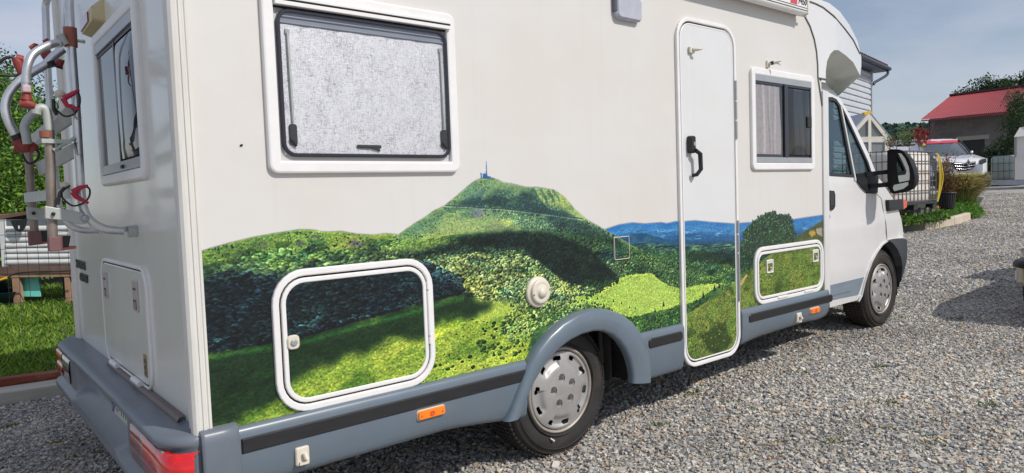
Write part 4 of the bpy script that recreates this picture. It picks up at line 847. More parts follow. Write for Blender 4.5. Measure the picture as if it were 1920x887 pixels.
mb = MB(); plate(mb, SP, (3.635, 3.668, 2.118, 2.165), .006, .014, 0, .003); mb.tube([SP(3.65, 2.142, .01), SP(3.66, 2.145, .05)], .011, 8); mb.tube([SP(3.66, 2.145, .05), SP(3.672, 2.15, .085)], [.008, .004], 6); mb.tube([SP(3.66, 2.145, .05), SP(3.680, 2.13, .08)], [.007, .004], 6); wh = mb.build('window_hook', M_plug, van)
mb = MB(); mb.tube([SP(3.655, 2.144, .024), SP(3.659, 2.145, .044)], .0125, 8); mb.build('hook_grip', M_black, wh)
# --- garage hatch and gas hatch
for k, (R_, rad, nm) in enumerate((((.268, .958, .558, 1.092), .125, 'garage_hatch'), ((3.445, 4.372, .560, .940), .105, 'gas_hatch'))):
    x0, x1, z0, z1 = R_
    mb = MB(); ring(mb, SP, R_, rad, fr_prof(.026, .014, .005)); h_ = mb.build(nm, M_frame, van)
    mb = MB(); ring(mb, SP, (x0+.025, x1-.025, z0+.025, z1-.025), rad-.025, [(0, 0), (0, .0015), (.009, .0015), (.009, 0)]); mb.build('hatch_gap', M_gap, h_)
    mb = MB(); ring(mb, SP, (x0+.033, x1-.033, z0+.033, z1-.033), rad-.033, fr_prof(.018, .014, .004)); mb.build('hatch_edge', M_frame, h_)
    mb = MB(); plate(mb, SP, (x0+.046, x1-.046, z0+.046, z1-.046), rad-.046, .009, .0, .001); mb.build('hatch_panel', M_wall, h_)
    if k == 0:
        mb = MB(); plate(mb, SP, (.314, .360, .800, .853), .016, .022, .008, .004); lk = mb.build('latch', M_plug, h_)
        mb = MB(); mb.lathe(SP(.337, .826, .022), (0, -1, 0), [(.013, -.002), (.013, .003), (.010, .005), (.001, .004)], 20); mb.build('lock', M_grey, lk)
        for z0_, z1_ in ((.955, .985), (.76, .95), (.725, .755)):
            mb = MB(); mb.tube([SP(.930, z0_, .014), SP(.930, z1_, .014)], .0075, 10); mb.build('hatch_hinge', M_frame, h_)
    else:
        for (xa, za) in ((3.585, .795), (4.205, .815)):
            mb = MB(); ring(mb, SP, (xa, xa+.082, za-.035, za+.055), .006, fr_prof(.010, .018, .003)); lk = mb.build('latch', M_frame, h_)
            mb = MB(); mb.box((xa+.01, -.0155, za+.030), (xa+.072, -.009, za+.045)); mb.box((xa+.045, -.0165, za-.022), (xa+.068, -.009, za+.0)); mb.build('latch_paddle', M_plug, lk)
            mb = MB(); mb.lathe(SP(xa+.052, za-.004, .016), (0, -1, 0), [(.010, -.004), (.010, .003), (.001, .003)], 12); mb.build('lock', M_rimd, lk)
        for xa in (3.72, 4.08):
            mb = MB(); plate(mb, SP, (xa, xa+.13, .572, .590), .006, .021, .008, .004); mb.build('hatch_hinge', M_frame, h_)
# --- small fittings on the side
mb = MB(); mb.lathe(SP(1.556, .872, 0), (0, -1, 0), [(.0745, 0), (.0745, .010), (.071, .014), (.001, .016)], 40); fl = mb.build('filler_flange', M_plug, van)
mb = MB(); mb.lathe(SP(1.563, .874, .014), (0, -1, 0), [(.060, 0), (.060, .010), (.054, .014), (.040, .0145), (.036, .013), (.034, .0145), (.001, .016)], 40); mb.lathe(SP(1.563, .868, .028), (0, -1, 0), [(.024, 0), (.023, .008), (.001, .010)], 20); cp = mb.build('filler_cap', M_plug, fl)
mb = MB(); [mb.ball(SP(1.563+dx, .874+dz, .029), .0045, 8) for dx, dz in ((-.05, -.01), (.05, .006))]; mb.build('screw', M_rimd, cp)
mb = MB(); ring(mb, SP, (2.104, 2.224, .976, 1.098), .006, fr_prof(.004, .010, .002)); sv = mb.build('socket_cover', M_plug, van)
mb = MB(); plate(mb, SP, (2.111, 2.217, .983, 1.091), .003, .010, 0, .001); mb.build('socket_lid', M_wall, sv)
mb = MB(); plate(mb, SP, (2.150, 2.352, 2.238, 2.365), .03, .035, 0, .010); al = mb.build('awning_lamp', M_lensg, van)
mb = MB(); plate(mb, SP, (2.144, 2.170, 2.27, 2.37), .01, .030, 0, .006); mb.build('lamp_base', mat('lamp_base_grey', srgb(105, 108, 122), .4), al)
for x0, x1, z in ((.842, .976, .437), (4.122, 4.252, .437)):
    mb = MB(); plate(mb, SP, (x0-.003, x1+.003, z-.022, z+.022), .012, .034, .02, .002); b_ = mb.build('marker_lamp', M_plug, van)
    mb = MB(); plate(mb, SP, (x0, x1, z-.019, z+.019), .010, .043, .03, .004); mb.build('amber_lens', M_amber, b_)
    mb = MB(); [mb.ball(SP(x_, z-.002, .043), .004, 8) for x_ in (x0+.016, x1-.016)]; mb.lathe(SP((x0+x1)/2, z, .0425), (0, -1, 0), [(.012, -.002), (.012, .0025), (.009, .001), (.001, .001)], 16); mb.build('lens_detail', M_amber2, b_)
for x0, z in ((.315, .405), (3.93, .415)):
    mb = MB(); plate(mb, SP, (x0, x0+.052 if x0 < 1 else x0+.062, z-.034, z+.034), .007, .040, .02, .004); mb.tube([SP(x0+.03, z+.012, .045), SP(x0+.034, z-.01, .055)], .010, 8); mb.box((x0+.01, -.048, z-.030), (x0+.045, -.038, z-.018)); mb.build('skirt_clip', M_plug, van)
mb = MB(); mb.ball(SP(.195, 1.545, .002), .0042, 8, (1.2, .8, 1)); mb.ball(SP(.1985, 1.5475, .002), .0022, 6); mb.ball(SP(.191, 1.5425, .002), .002, 6); fly = mb.build('dark_spot', M_gap, van)
# --- awning
aw = [(0, 2.515), (-.010, 2.508), (-.050, 2.492), (-.080, 2.500), (-.086, 2.508), (-.088, 2.53), (-.088, 2.62), (-.06, 2.66), (0, 2.67)]
mb = MB(); mb.prism([(1.0, y, z) for y, z in aw], (3.02, 0, 0)); awn = mb.build('awning_box', M_frame, van)
mb = MB(); mb.box((1.0, -.0905, 2.518), (4.018, -.087, 2.5205)); mb.box((1.0, -.0905, 2.534), (4.018, -.087, 2.5365)); mb.build('awning_groove', M_gap, awn)
mb = MB(); mb.prism([(4.021, y*1.04, z*1+(.004 if z > 2.6 else -.003)) for y, z in aw], (.016, 0, 0)); mb.tube([(4.02, -.06, 2.505), (4.075, -.05, 2.50)], .008, 8); mb.tube([(4.04, -.02, 2.63), (4.085, -.015, 2.62)], .013, 8); mb.tube([(4.03, -.07, 2.55), (4.06, -.075, 2.54)], .009, 8); mb.build('awning_end_cap', M_plug, awn)
def text(name, s, size, loc, rot, mt, parent, ext=.001, sx=1, shear=0, bold=0):
    cu = bpy.data.curves.new(name, 'FONT'); cu.body = s; cu.size = size; cu.extrude = ext; cu.shear = shear; cu.offset = bold; cu.align_x = 'LEFT'; cu.resolution_u = 3
    o = bpy.data.objects.new(name, cu); COL.objects.link(o); o.location = loc; o.rotation_euler = rot; o.scale = (sx, 1, 1)
    bpy.context.view_layer.update(); dg = bpy.context.evaluated_depsgraph_get(); me = bpy.data.meshes.new_from_object(o.evaluated_get(dg)); me.transform(o.matrix_world)
    bpy.data.objects.remove(o); me.materials.clear(); me.materials.append(mt); me.name = name; o = bpy.data.objects.new(name, me); link(o, parent); return o
R90 = math.pi/2
M_letter = mat('dark_badge_letters', (.035, .037, .036), .35, var=.2)
text('maker_lettering', 'F450', .062, (3.90, -.0895, 2.552), (R90, 0, 0), M_letter, awn, .0006, .9, .25, .001)
mb = MB(); mb.box((3.80, -.0900, 2.543), (3.885, -.088, 2.63)); lg = mb.build('red_logo', mat('logo_red', srgb(205, 70, 84), .4), awn)
text('logo_lettering', 'FIAMMA', .022, (3.806, -.0905, 2.575), (R90, 0, 0), mat('logo_dark_red', srgb(140, 20, 40), .4), lg, .0004, .9)
text('model_badge', 'JUMPER', .036, tuple(np.array(onY(1632.5, 415.5, .094))), (R90, 0, 0), M_letter, van, .002, 1.15, .1, .0012)
# --- cab
def yc(x, z): return .085+max(0, z-1.36)*.26+min(.10, max(0, x-5.5)*.13)-.012*math.exp(-((z-1.0)/.05)**2)+(max(0, .62-z)*.12)
def fc(x, z, e=0.): return (x, yc(x, z)-e, z)
def CP(*pts): return [tuple(onF(px, py, yc)[[0, 2]]) for px, py in pts]
out_px = [(1546,165),(1562,169),(1574,183),(1590,210),(1608,245),(1628,287),(1646,333),(1653,340),(1661,353),(1674,372),(1684,392),(1690,411),(1693,430),(1694,447),
          (1680,446),(1664,449),(1653,457),(1643,470),(1633,488),(1626,508),(1620,527),(1614,553),(1607,563),(1580,570),(1546,578)]
win_px = [(1547,182),(1560,182),(1568,186),(1576,198),(1588,260),(1601,333),(1556,330),(1549,322),(1547,300)]
qtr_px = [(1577,197),(1589,220),(1602,248),(1628,304),(1640,343),(1642,362),(1625,362),(1615,352),(1606,340),(1601,320),(1590,262)]
C_out = CP(*out_px); C_out[0] = (4.40, C_out[0][1]+.01); C_out[-1] = (4.40, C_out[-1][1]-.01); C_win = CP(*win_px); C_q = CP(*qtr_px)
mb = MB(); cdt_panel(mb, C_out, fc, .07, holes=(C_win[1:-1] if False else C_win, C_q), depth=.03); cabs = mb.build('cab_side', M_cab, van)
def mirror_panel(): 
    m_ = MB(); cdt_panel(m_, C_out, lambda x, z: (x, BW-yc(x, z), z), .25, holes=(C_win, C_q), depth=.03, dvec=(0, -1, 0)); return m_
mirror_panel().build('cab_side', M_cab, van)
for sgn in (0, 1):
    F_ = (lambda e: (lambda x, z: (x, yc(x, z)+e, z))) if sgn == 0 else (lambda e: (lambda x, z: (x, BW-yc(x, z)-e, z)))
    mb = MB(); cdt_panel(mb, C_win, F_(.014), .2); mb.build('door_window', G_cab, van)
    mb = MB(); cdt_panel(mb, C_q, F_(.014), .2); mb.build('quarter_window', G_cab, van)
def inset(P, d):
    n = len(P); out = []; ar = sum(P[i][0]*P[(i+1) % n][1]-P[(i+1) % n][0]*P[i][1] for i in range(n)); sg = 1 if ar > 0 else -1
    for i in range(n):
        a, b_, c = np.array(P[i-1]), np.array(P[i]), np.array(P[(i+1) % n]); d1 = (b_-a)/(np.linalg.norm(b_-a)+1e-9); d2 = (c-b_)/(np.linalg.norm(c-b_)+1e-9)
        n1 = np.array([-d1[1], d1[0]])*sg; n2 = np.array([-d2[1], d2[0]])*sg; q = n1+n2; q /= max(.5, np.linalg.norm(q)); out.append(tuple(b_+q*d))
    return out
for P, wd in ((C_win, .030), (C_q, .022)):
    I_ = inset(P, wd); mb = MB(); mb.grid([[fc(x, z, .003) for x, z in P], [fc(x, z, -.001) for x, z in I_], [fc(x, z, -.018) for x, z in I_]], False, True); mb.build('window_seal', M_black, van)
a, b_ = CP((1575.5, 200), (1602.5, 338)); mb = MB(); mb.tube([fc(*a, .006), fc((a[0]+b_[0])/2, (a[1]+b_[1])/2, .006), fc(*b_, .006)], .009, 6); mb.build('door_frame_edge', M_cab, van)
# door outline, swage and sill shading gaps
mb = MB()
for P in (CP((1604,340),(1612,352),(1622,362),(1643,363),(1652,372),(1657,400),(1661,420),(1663,449)), CP((1549,332),(1549,400),(1549,480),(1552,562)), CP((1553,562),(1580,557),(1607,552))):
    mb.tube([fc(x, z, .000) for x, z in P], .0032, 6)
mb.build('door_gap', mat('panel_gap_grey', (.10, .10, .10), .7), van)
P = CP((1550,536),(1619,519.5),(1612,541),(1608,552),(1550,564)); mb = MB(); cdt_panel(mb, P, lambda x, z: fc(x, z, .006), .2, depth=.006); mb.build('lower_cladding', mat('cab_cladding_grey', srgb(126, 138, 150), .4, var=.05), van)
P = CP((1552,546),(1592,536),(1593,545),(1553,556)); mb = MB(); cdt_panel(mb, P, lambda x, z: fc(x, z, .012), .2, depth=.006); mb.build('cladding_step', mat('cab_cladding_grey'  , (0, 0, 0)), van)
# handle, lock, side lamp, badge base
P = CP((1550,357),(1562,358),(1564,365),(1564,387),(1560,394),(1550,394)); mb = MB(); cdt_panel(mb, P, lambda x, z: fc(x, z, .010), .3, depth=.010); hdl = mb.build('cab_door_handle', M_black, van)
P = CP((1552,361),(1559,362),(1560,384),(1553,386)); mb = MB(); cdt_panel(mb, P, lambda x, z: fc(x, z, .018), .3, depth=.006); mb.build('handle_flap', mat('handle_grey', (.035, .035, .04), .4), hdl)
q = onF(1553.5, 406, yc); mb = MB(); mb.lathe((q[0], q[1]-.001, q[2]), (0, -1, 0), [(.02, 0), (.018, .005), (.001, .005)], 16); mb.lathe((q[0], q[1]-.006, q[2]), (0, -1, 0), [(.010, 0), (.008, .003), (.001, .003)], 12); mb.build('cab_lock', M_rimd, van)
P = CP((1660,375),(1687,374),(1688,392),(1662,396)); mb = MB(); cdt_panel(mb, P, lambda x, z: fc(x, z, .030), .3, depth=.05); il = mb.build('side_lamp_housing', M_black, van)
P = CP((1687,373.5),(1694,377),(1694,388),(1688,392.5)); mb = MB(); cdt_panel(mb, P, lambda x, z: fc(x, z, .030), .3, depth=.05); mb.build('orange_lens', M_amber2, il)
# wheel arch lip, wing liner and black bumper corner
lip = CP((1694,446),(1680,446),(1664,449),(1653,457),(1643,470),(1633,488),(1626,508),(1620,527),(1614,553),(1608,564))
mb = MB(); mb.grid([[fc(x, z, .0) for x, z in lip], [fc(x, z, .010) for x, z in lip], [fc(x+.012, z-.012, .010) for x, z in lip], [fc(x+.02, z-.02, -.12) for x, z in lip]], False); mb.build('wing_lip', M_cab, van)
ce = (fw_[0], .338+zg(fw_[0])); 
mb = MB(); arc = [(ce[0]+.40*math.cos(a), ce[1]+.40*math.sin(a)) for a in np.radians(np.arange(-15, 200, 12))]; mb.grid([[(x, y, z) for x, z in arc] for y in (.16, .5)], False); mb.add([(x, .5, z) for x, z in arc], [tuple(range(len(arc)))]); mb.build('wing_liner', M_dark, van)
P = CP((1662,450),(1676,447.5),(1693,446.5),(1698,450),(1699,470),(1697,490),(1692,512),(1687,528),(1690,500),(1687,482),(1681,468),(1672,456))
mb = MB(); cdt_panel(mb, P, lambda x, z: fc(x, z, .012), .2, depth=.55); mb.build('black_front_bumper', mat('charcoal_plastic', srgb(62, 66, 72), .5, var=.1), van)
# windscreen, bonnet and nose as seen from other sides
prof = [C_out[1], C_out[2], C_out[3], C_out[4], C_out[5], C_out[6], C_out[7], C_out[8], C_out[9], C_out[10], C_out[11], C_out[12], C_out[13]]
def across(P, n=9, bul=.16):
    rows = []
    for k in range(n):
        v = k/(n-1); rows.append([(x+math.sin(math.pi*v)*bul, yc(x, z)+(BW-2*yc(x, z))*v, z) for x, z in P])
    return rows
MB().grid(across(prof[1:6])).build('windscreen', G_cab, van)
MB().grid(across(prof[:2], bul=.02)).build('cab_roof', M_cab, van)
MB().grid(across(prof[5:])).build('bonnet_and_nose', M_cab, van)
lo = prof[-1]; MB().grid(across([(lo[0]+.01, lo[1]), (lo[0]+.04, lo[1]-.15), (lo[0]-.02, .35)])).build('front_bumper', mat('charcoal_plastic', (0, 0, 0)), van)
# interior seen through the glass
mb = MB(); mb.box((4.42, .2, .5), (5.6, 2.2, .56)); mb.box((5.15, .2, 1.0), (5.75, 2.2, 1.42)); mb.box((4.40, .16, .9), (4.44, 2.3, 2.0)); mb.build('cab_interior', mat('cab_interior_dark', (.03, .032, .035), .8), van)
for y in (.38, 1.5):
    mb = MB(); mb.box((4.60, y, .9), (5.1, y+.5, 1.08)); mb.grid([[(4.62-.10*t_+.03*math.sin(t_*3), y+.25+.24*math.cos(a)*(1-.35*t_*t_), 1.05+.62*t_+.02*math.sin(a)) if 0 else (4.62-.16*t_+.075*math.sin(a), y+.25+(.25-.06*t_*t_)*math.cos(a), 1.05+.66*t_) for a in np.linspace(0, 2*math.pi, 14, endpoint=False)] for t_ in (0, .3, .6, .85, 1)], True, True)
    mb.ball((4.50, y+.25, 1.80), .13, 12, (.5, 1.1, .9)); mb.build('cab_seat', mat('seat_cloth', (.06, .065, .075), .85, var=.2, scale=30), van)
mb = MB(); cc = np.array((5.02, .62, 1.33)); dv = np.array([.8, 0, .6]); s1 = np.array([0, 1, 0]); s2 = np.array([-.6, 0, .8]); mb.tube([cc+.2*(s1*math.cos(a)+s2*math.sin(a)) for a in np.linspace(0, 2*math.pi, 24, endpoint=False)], .016, 6, closed=True); mb.tube([cc-s1*.2, cc+s1*.2], .016, 6); mb.tube([cc, cc+dv*.3], .03, 6); mb.build('steering_wheel', M_black, van)
# mirror
MXP = 5.40
def mp_(px, py, dx=0.): return onX(px, py, MXP+dx)
mb = MB()
hp = [(1663,282),(1668,279.5),(1684,280),(1694,284),(1704,297),(1712,317),(1715,333),(1714,346),(1708,355),(1694,361),(1674,364),(1669,361),(1665,352),(1663,330)]
h0 = [mp_(*p) for p in hp]; cen = sum(h0)/len(h0); dvx = np.array([.16, 0, 0])
rows = [[cen+(p-cen)*.55+dvx*1.0 for p in h0], [cen+(p-cen)*.85+dvx*.85 for p in h0], [cen+(p-cen)*.97+dvx*.5 for p in h0], [p+dvx*.1 for p in h0], [cen+(p-cen)*.985 for p in h0], [cen+(p-cen)*.93+dvx*.12 for p in h0]]
mb.grid(rows, True, True); mb.add(rows[0], [tuple(range(len(h0)))]); mb.add(rows[-1], [tuple(range(len(h0)))]); mir = mb.build('door_mirror', mat('mirror_housing', (.010, .010, .012), .55, var=.15, bump=.04, bscale=120, spec=.3), van)
Msil = mat('mirror_silver', (.34, .37, .36), .03, metal=1)
MB().add([mp_(*p, .010) for p in ((1683,287),(1690,288),(1697,297),(1704,313),(1706,328),(1705,338),(1686,342),(1684,332),(1681,310))], [tuple(range(9))]).build('mirror_glass', Msil, mir)
MB().add([mp_(*p, .010) for p in ((1676,347),(1703,341),(1703,347),(1694,354),(1677,358.5),(1674,353))], [tuple(range(6))]).build('mirror_glass', Msil, mir)
for (p, q, w_) in (((1622,327),(1667,322),.034), ((1630,349),(1668,346),.036)):
    a = onF(p[0], p[1], yc); b_ = mp_(*q, .05); MB().beam(a, b_, .05, w_).build('mirror_arm', mat('mirror_housing', (0, 0, 0)), mir)
mb = MB(); a = [onF(px, py, yc) for px, py in ((1604,326),(1640,322),(1645,333),(1643,362),(1625,362),(1615,352),(1606,340))]; mb.prism([p-np.array([0, .012, 0]) for p in a], (0, .02, 0)); mb.build('mirror_mount', mat('mirror_housing', (0, 0, 0)), mir)
# --- rear face: window, hatch, lamp, badges
fr = None
mb = MB(); ring(mb, RP, (.450, 1.318, 1.448, 2.150), .045, fr_prof(.050, .024, .010)); fr = mb.build('rear_window', M_frame, van)
for q_ in (((-.020, .50, 2.055), (-.003, 1.268, 2.10)), ((-.020, .50, 1.498), (-.003, 1.268, 1.540))): MB().box(*q_).build('window_rail', M_grey, fr, bevel=.002)
mb = MB(); plate(mb, RP, (.80, .84, 1.508, 1.524), .008, .028, .02, .003); mb.build('catch', M_black, fr)
mb = MB(); mb.box((-.004, .498, 1.54), (-.001, 1.27, 2.055)); mb.build('dark_interior', mat('window_interior', (.02, .02, .023), .9), fr)
G_rear = glass_mat('rear_acrylic', (.5, .52, .55), .45, .015, (.045, .055, .068))
mb = MB(); mb.add([RP(*p, .008) for p in ((.90, 1.54), (1.262, 1.54), (1.262, 2.055), (.90, 2.055))], [(0, 1, 2, 3)]); mb.build('pane', G_rear, fr)
mb = MB(); rows = [[RP(.53+(.885-.53)*j/12, 1.55+(2.03-1.55)*i/12, .011+.013*(math.sin(math.pi*i/12)*math.sin(math.pi*j/12)+1e-6)**.35) for j in range(13)] for i in range(13)]; mb.grid(rows); mb.build('pane', G_rear, fr)
for q_ in (((-.013, .885, 1.54), (-.003, .905, 2.055)), ((-.012, .5, 1.54), (-.003, .522, 2.055)), ((-.011, .5, 2.04), (-.004, 1.268, 2.056))): MB().box(*q_).build('window_mullion', mat('dark_blue_frame', (0, 0, 0)), fr)
mb = MB(); ring(mb, RP, (.594, 1.556, .582, 1.100), .10, fr_prof(.016, .012, .005)); rh = mb.build('rear_hatch', M_frame, van)
mb = MB(); ring(mb, RP, (.608, 1.542, .596, 1.086), .085, [(0, 0), (0, .007), (.010, .007), (.010, 0)]); mb.build('hatch_gap', M_gap, rh)
mb = MB(); plate(mb, RP, (.616, 1.534, .604, 1.078), .078, .011, 0, .004); mb.build('hatch_panel', M_rear, rh)
for yl in (1.415, .770):
    mb = MB(); plate(mb, RP, (yl-.042, yl+.042, .905, 1.035), .010, .019, .01, .003); lt = mb.build('latch', mat('latch_pinkish_grey', srgb(176, 168, 166), .4), rh)
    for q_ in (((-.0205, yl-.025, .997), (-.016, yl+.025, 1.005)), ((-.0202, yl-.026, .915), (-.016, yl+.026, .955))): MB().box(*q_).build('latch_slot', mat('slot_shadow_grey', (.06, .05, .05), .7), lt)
    mb = MB(); mb.box((-.022, yl-.020, .918), (-.018, yl+.006, .948)); mb.build('latch_tongue', M_rimd, lt)
for yl in (1.30, .83):
    mb = MB(); mb.tube([(-.020, yl-.07, .596), (-.020, yl+.07, .596)], .014, 10); mb.build('hatch_hinge', M_frame, rh)
mb = MB(); plate(mb, RP, (.665, .712, .640, .735), .002, .0136, .013, .0002); stt = mb.build('sticker', mat('sticker_amber', srgb(158, 134, 70), .5), rh)
mb = MB(); [mb.box((-.0142, .672, z), (-.0136, .705, z+.018)) for z in (.648, .672, .698)]; mb.build('sticker_print', M_letter, stt)
mb = MB(); pts = [RP(1.08, 2.175, 0), RP(1.08, 2.285, 0), RP(1.42, 2.285, 0), RP(1.42, 2.165, 0)]; top = [RP(1.11, 2.185, .045), RP(1.11, 2.245, .045), RP(1.40, 2.245, .045), RP(1.40, 2.175, .045)]
mb.grid([pts, top], False, True); mb.add(top, [(0, 1, 2, 3)]); lb = mb.build('reversing_lamp', mat('beige_lamp_box', srgb(196, 180, 138), .45, var=.06, dirt=(.3, .26, .18), dirt_amt=.3), van, bevel=.012)
mb = MB(); mb.prism([RP(1.20, 2.195, .044), RP(1.20, 2.238, .044), RP(1.395, 2.238, .044), RP(1.395, 2.187, .044)], (-.007, 0, 0)); mb.build('red_lens', M_redd, lb)
RR = (R90, 0, -R90)
text('rear_badge', 'CHALLENGER', .064, (-.003, 2.40, 1.005), RR, M_letter, van, .003, .86, .2, .002)
text('rear_badge', 'GENESIS', .062, (-.003, 2.27, .935), RR, M_letter, van, .003, 1.15, .2, .002)
# --- rear bumper (sweep round the corner)
def rec(y): return 1/(1+math.exp(-(y-.66)/.02))*1/(1+math.exp((y-1.80)/.02))
st = []
for y in [2.56, 2.555, 2.54, 2.50]+list(np.linspace(2.44, .10, 66)): 
    e = .55+.45*min(1, (2.56-y)/.14) ; st.append((0, y, -1, 0, e, rec(y)))
for k in range(1, 9):
    a = math.radians(90*k/8); st.append((.0, .10-.075*math.sin(a)*0-.10*(k/8)*.75, -math.cos(a), -math.sin(a), 1-.62*(k/8)**1.2, 0))
for x in (.03, .075, .112): st.append((x, .025-.02, 0, -1, .34, 0))
rows = []
for (x, y, nx, ny, s_, r_) in st:
    lip = .006*r_; ff = .112*(1-r_)+.045*r_
    pf = [(0, .575), (.05, .570), (.095, .566+lip), (.118, .556+lip), (.126, .543+lip), (.122, .530+lip), (.112, .522), (ff, .505), (ff, .385), (.112+.03*r_, .358), (.138, .350), (.146, .335), (.142, .315), (.11, .295), (.02, .285)]
    rows.append([(x+nx*o_*s_, y+ny*o_*s_, z) for o_, z in pf])
bm_ = MB().grid(rows); bm_.add(rows[0], [tuple(range(15))]); bm_.add(rows[-1], [tuple(range(15))]); bp = bm_.build('rear_bumper', M_bump, van)
mb = MB(); mb.grid([[(-.004, y, .590), (-.022, y, .590), (-.030, y, .578), (-.030, y, .570)] for y in (1.45, .16)], False); mb.build('bumper_seal', mat('taupe_seal', srgb(122, 108, 104), .6, var=.1), bp)
mb = MB(); rows = []
for x in (-.006, .0, .006, .060, .112, .118):
    w_ = .0 if .0 <= x <= .112 else .006
    zt = .578-.014*max(0, min(1, (x-.05)/.03))*0
    rows.append([(x, 0, zt), (x, -.030+w_, zt-.001), (x, -.044+w_, zt-.016), (x, -.046+w_, .53), (x, -.046+w_, .36), (x, -.03+w_, .33), (x, 0, .33)])
mb.grid(rows); mb.add(rows[0], [tuple(range(7))]); mb.add(rows[-1], [tuple(range(7))]); mb.build('bumper_end_cap', M_bump, bp)
# tail lamps
def lamp_strip(ys, z0, z1, mt, wrap=None, name='lens'):
    path = [(-.118, y) for y in ys]
    if wrap: path += wrap
    rows = [[(x+.02, y+.004, z0), (x, y, z0+.006), (x-.004, y, (z0+z1)/2), (x, y, z1-.006), (x+.02, y+.004, z1)] for x, y in path]
    return MB().grid(rows).build(name, mt, tl)
tl = MB(); tl.box((-.112, .05, .372), (-.104, .50, .517)); tl = tl.build('tail_lamp', M_rimd, bp)
lamp_strip([.50, .42, .33], .374, .516, M_redd)
lamp_strip([.33, .30], .374, .516, M_lensw)
lamp_strip([.30, .2, .10], .374, .516, M_red, [(-.116, .05), (-.108, .01), (-.09, -.018), (-.06, -.034), (-.032, -.040)])
tl = MB(); tl.box((-.112, 2.02, .372), (-.104, 2.50, .517)); tl = tl.build('tail_lamp', M_rimd, bp)
lamp_strip([2.515, 2.40, 2.30], .445, .516, M_amber2); lamp_strip([2.515, 2.40, 2.30], .374, .443, M_red); lamp_strip([2.28, 2.15, 2.03], .376, .514, mat('smoke_reflective_lens', srgb(112, 104, 104), .12, var=.3, scale=14, coat=1))
mb = MB(); mb.box((-.056, .70, .395), (-.048, 1.22, .500)); np_ = mb.build('number_plate', mat('plate_white', srgb(196, 194, 186), .4, dirt=(.3, .28, .24), dirt_amt=.3), bp)
mb = MB(); mb.box((-.0575, 1.175, .396), (-.055, 1.219, .499)); mb.build('plate_band', mat('plate_blue', srgb(34, 52, 128), .4), np_)
text('plate_number', 'AY-111-WV', .092, (-.0565, 1.165, .415), RR, M_letter, np_, .0006, .92)
text('country_letter', 'F', .036, (-.0577, 1.212, .402), RR, M_frame, np_, .0004)
# --- ladder-type bicycle carrier
rk = thing('bicycle_carrier', (-.19, 1.1, 1.2), 'folded silver tube bicycle carrier with red clips on the rear of the motorhome', 'bike rack')
def Y(px, py, y): return onY(px, py, y)
def smooth(P, n=5):
    P = [np.array(p, float) for p in P]; out = []
    for i in range(len(P)-1):
        p0 = P[max(i-1, 0)]; p1 = P[i]; p2 = P[i+1]; p3 = P[min(i+2, len(P)-1)]
        for k in range(n):
            t = k/n; out.append(.5*((2*p1)+(-p0+p2)*t+(2*p0-5*p1+4*p2-p3)*t*t+(-p0+3*p1-3*p2+p3)*t**3))
    return out+[P[-1]]
YA, YB = .74, 1.62
# upright posts down to the wall mounts
mb = MB(); mb.tube(smooth([Y(129,-14,YA), Y(131,40,YA), Y(136,120,YA), Y(142,200,YA), Y(148,300,YA), Y(152,360,YA), Y(156,388,YA), Y(166,410,YA), Y(184,424,YA), Y(206,431,YA), Y(232,433,YA)]), .0165, 14); mb.build('frame_post', M_alu, rk)
mb = MB(); mb.tube(smooth([Y(112,-22,YB-.25), Y(96,-12,YB-.1), Y(86,6,YB), Y(86,40,YB), Y(90,140,YB), Y(97,240,YB), Y(104,330,YB), Y(110,385,YB), Y(117,408,YB), Y(135,424,YB), Y(160,432,YB), Y(196,430,YB)]), .0165, 14); mb.build('frame_post', M_alu, rk)
mb = MB(); mb.tube([Y(118,60,1.9), Y(122,5,1.9)], .006, 8); mb.build('thin_rail', M_alu, rk)
for (px, py, y) in ((246,434,YA), (198,428,YB)):
    c = Y(px, py, y); mb = MB(); mb.tube([c+np.array([-.012, 0, 0]), np.array([-.001, c[1], c[2]])], .024, 16); mb.tube([c+np.array([-.02, 0, 0]), c+np.array([-.02, 0, .022])], .006, 6); mb.build('wall_mount', M_aluw, rk)
# clamp and sleeve
mb = MB(); mb.tube([Y(131,52,YA), Y(133,88,YA)], .0235, 18); mb.build('clamp_sleeve', M_brown, rk)
mb = MB(); mb.tube([Y(112,72,YA), Y(156,78,YA)], .006, 8); mb.ball(Y(156,78,YA), .008, 8); mb.tube([Y(112,65,YA-.02), Y(122,84,YA-.02)], .016, 10); mb.build('clamp_bolt', M_aluw, rk)
# near arm: from the clamp out and down, ends in a clip
mb = MB(); mb.tube(smooth([Y(118,79,YA-.02), Y(100,82,YA-.03), Y(80,90,YA-.05), Y(62,102,YA-.06), Y(52,122,YA-.07), Y(49,145,YA-.07), Y(49,162,YA-.07)]), .0150, 14); mb.tube([Y(112,80,YA-.02), Y(107,81,YA-.03)], .0175, 12); mb.tube([Y(49,150,YA-.07), Y(49,156,YA-.07)], .0175, 12); mb.build('holding_arm', M_alu, rk)
mb = MB(); c = Y(49,168,YA-.07); mb.obox(c, (.028, 0, 0), (0, .05, 0), (0, 0, .026)); mb.build('clip', M_pinkw, rk, bevel=.005)
mb = MB(); c0, c1, c2, c3 = [Y(px, py, YA-.07) for px, py in ((50,175),(49,188),(36,195),(66,199))]
mb.tube([c0, c1], [.015, .019], 10); mb.tube([c2, Y(50,194,YA-.07), c3], [.010, .020, .012], 10); mb.build('clip_jaw', M_redp, rk, bevel=.003)
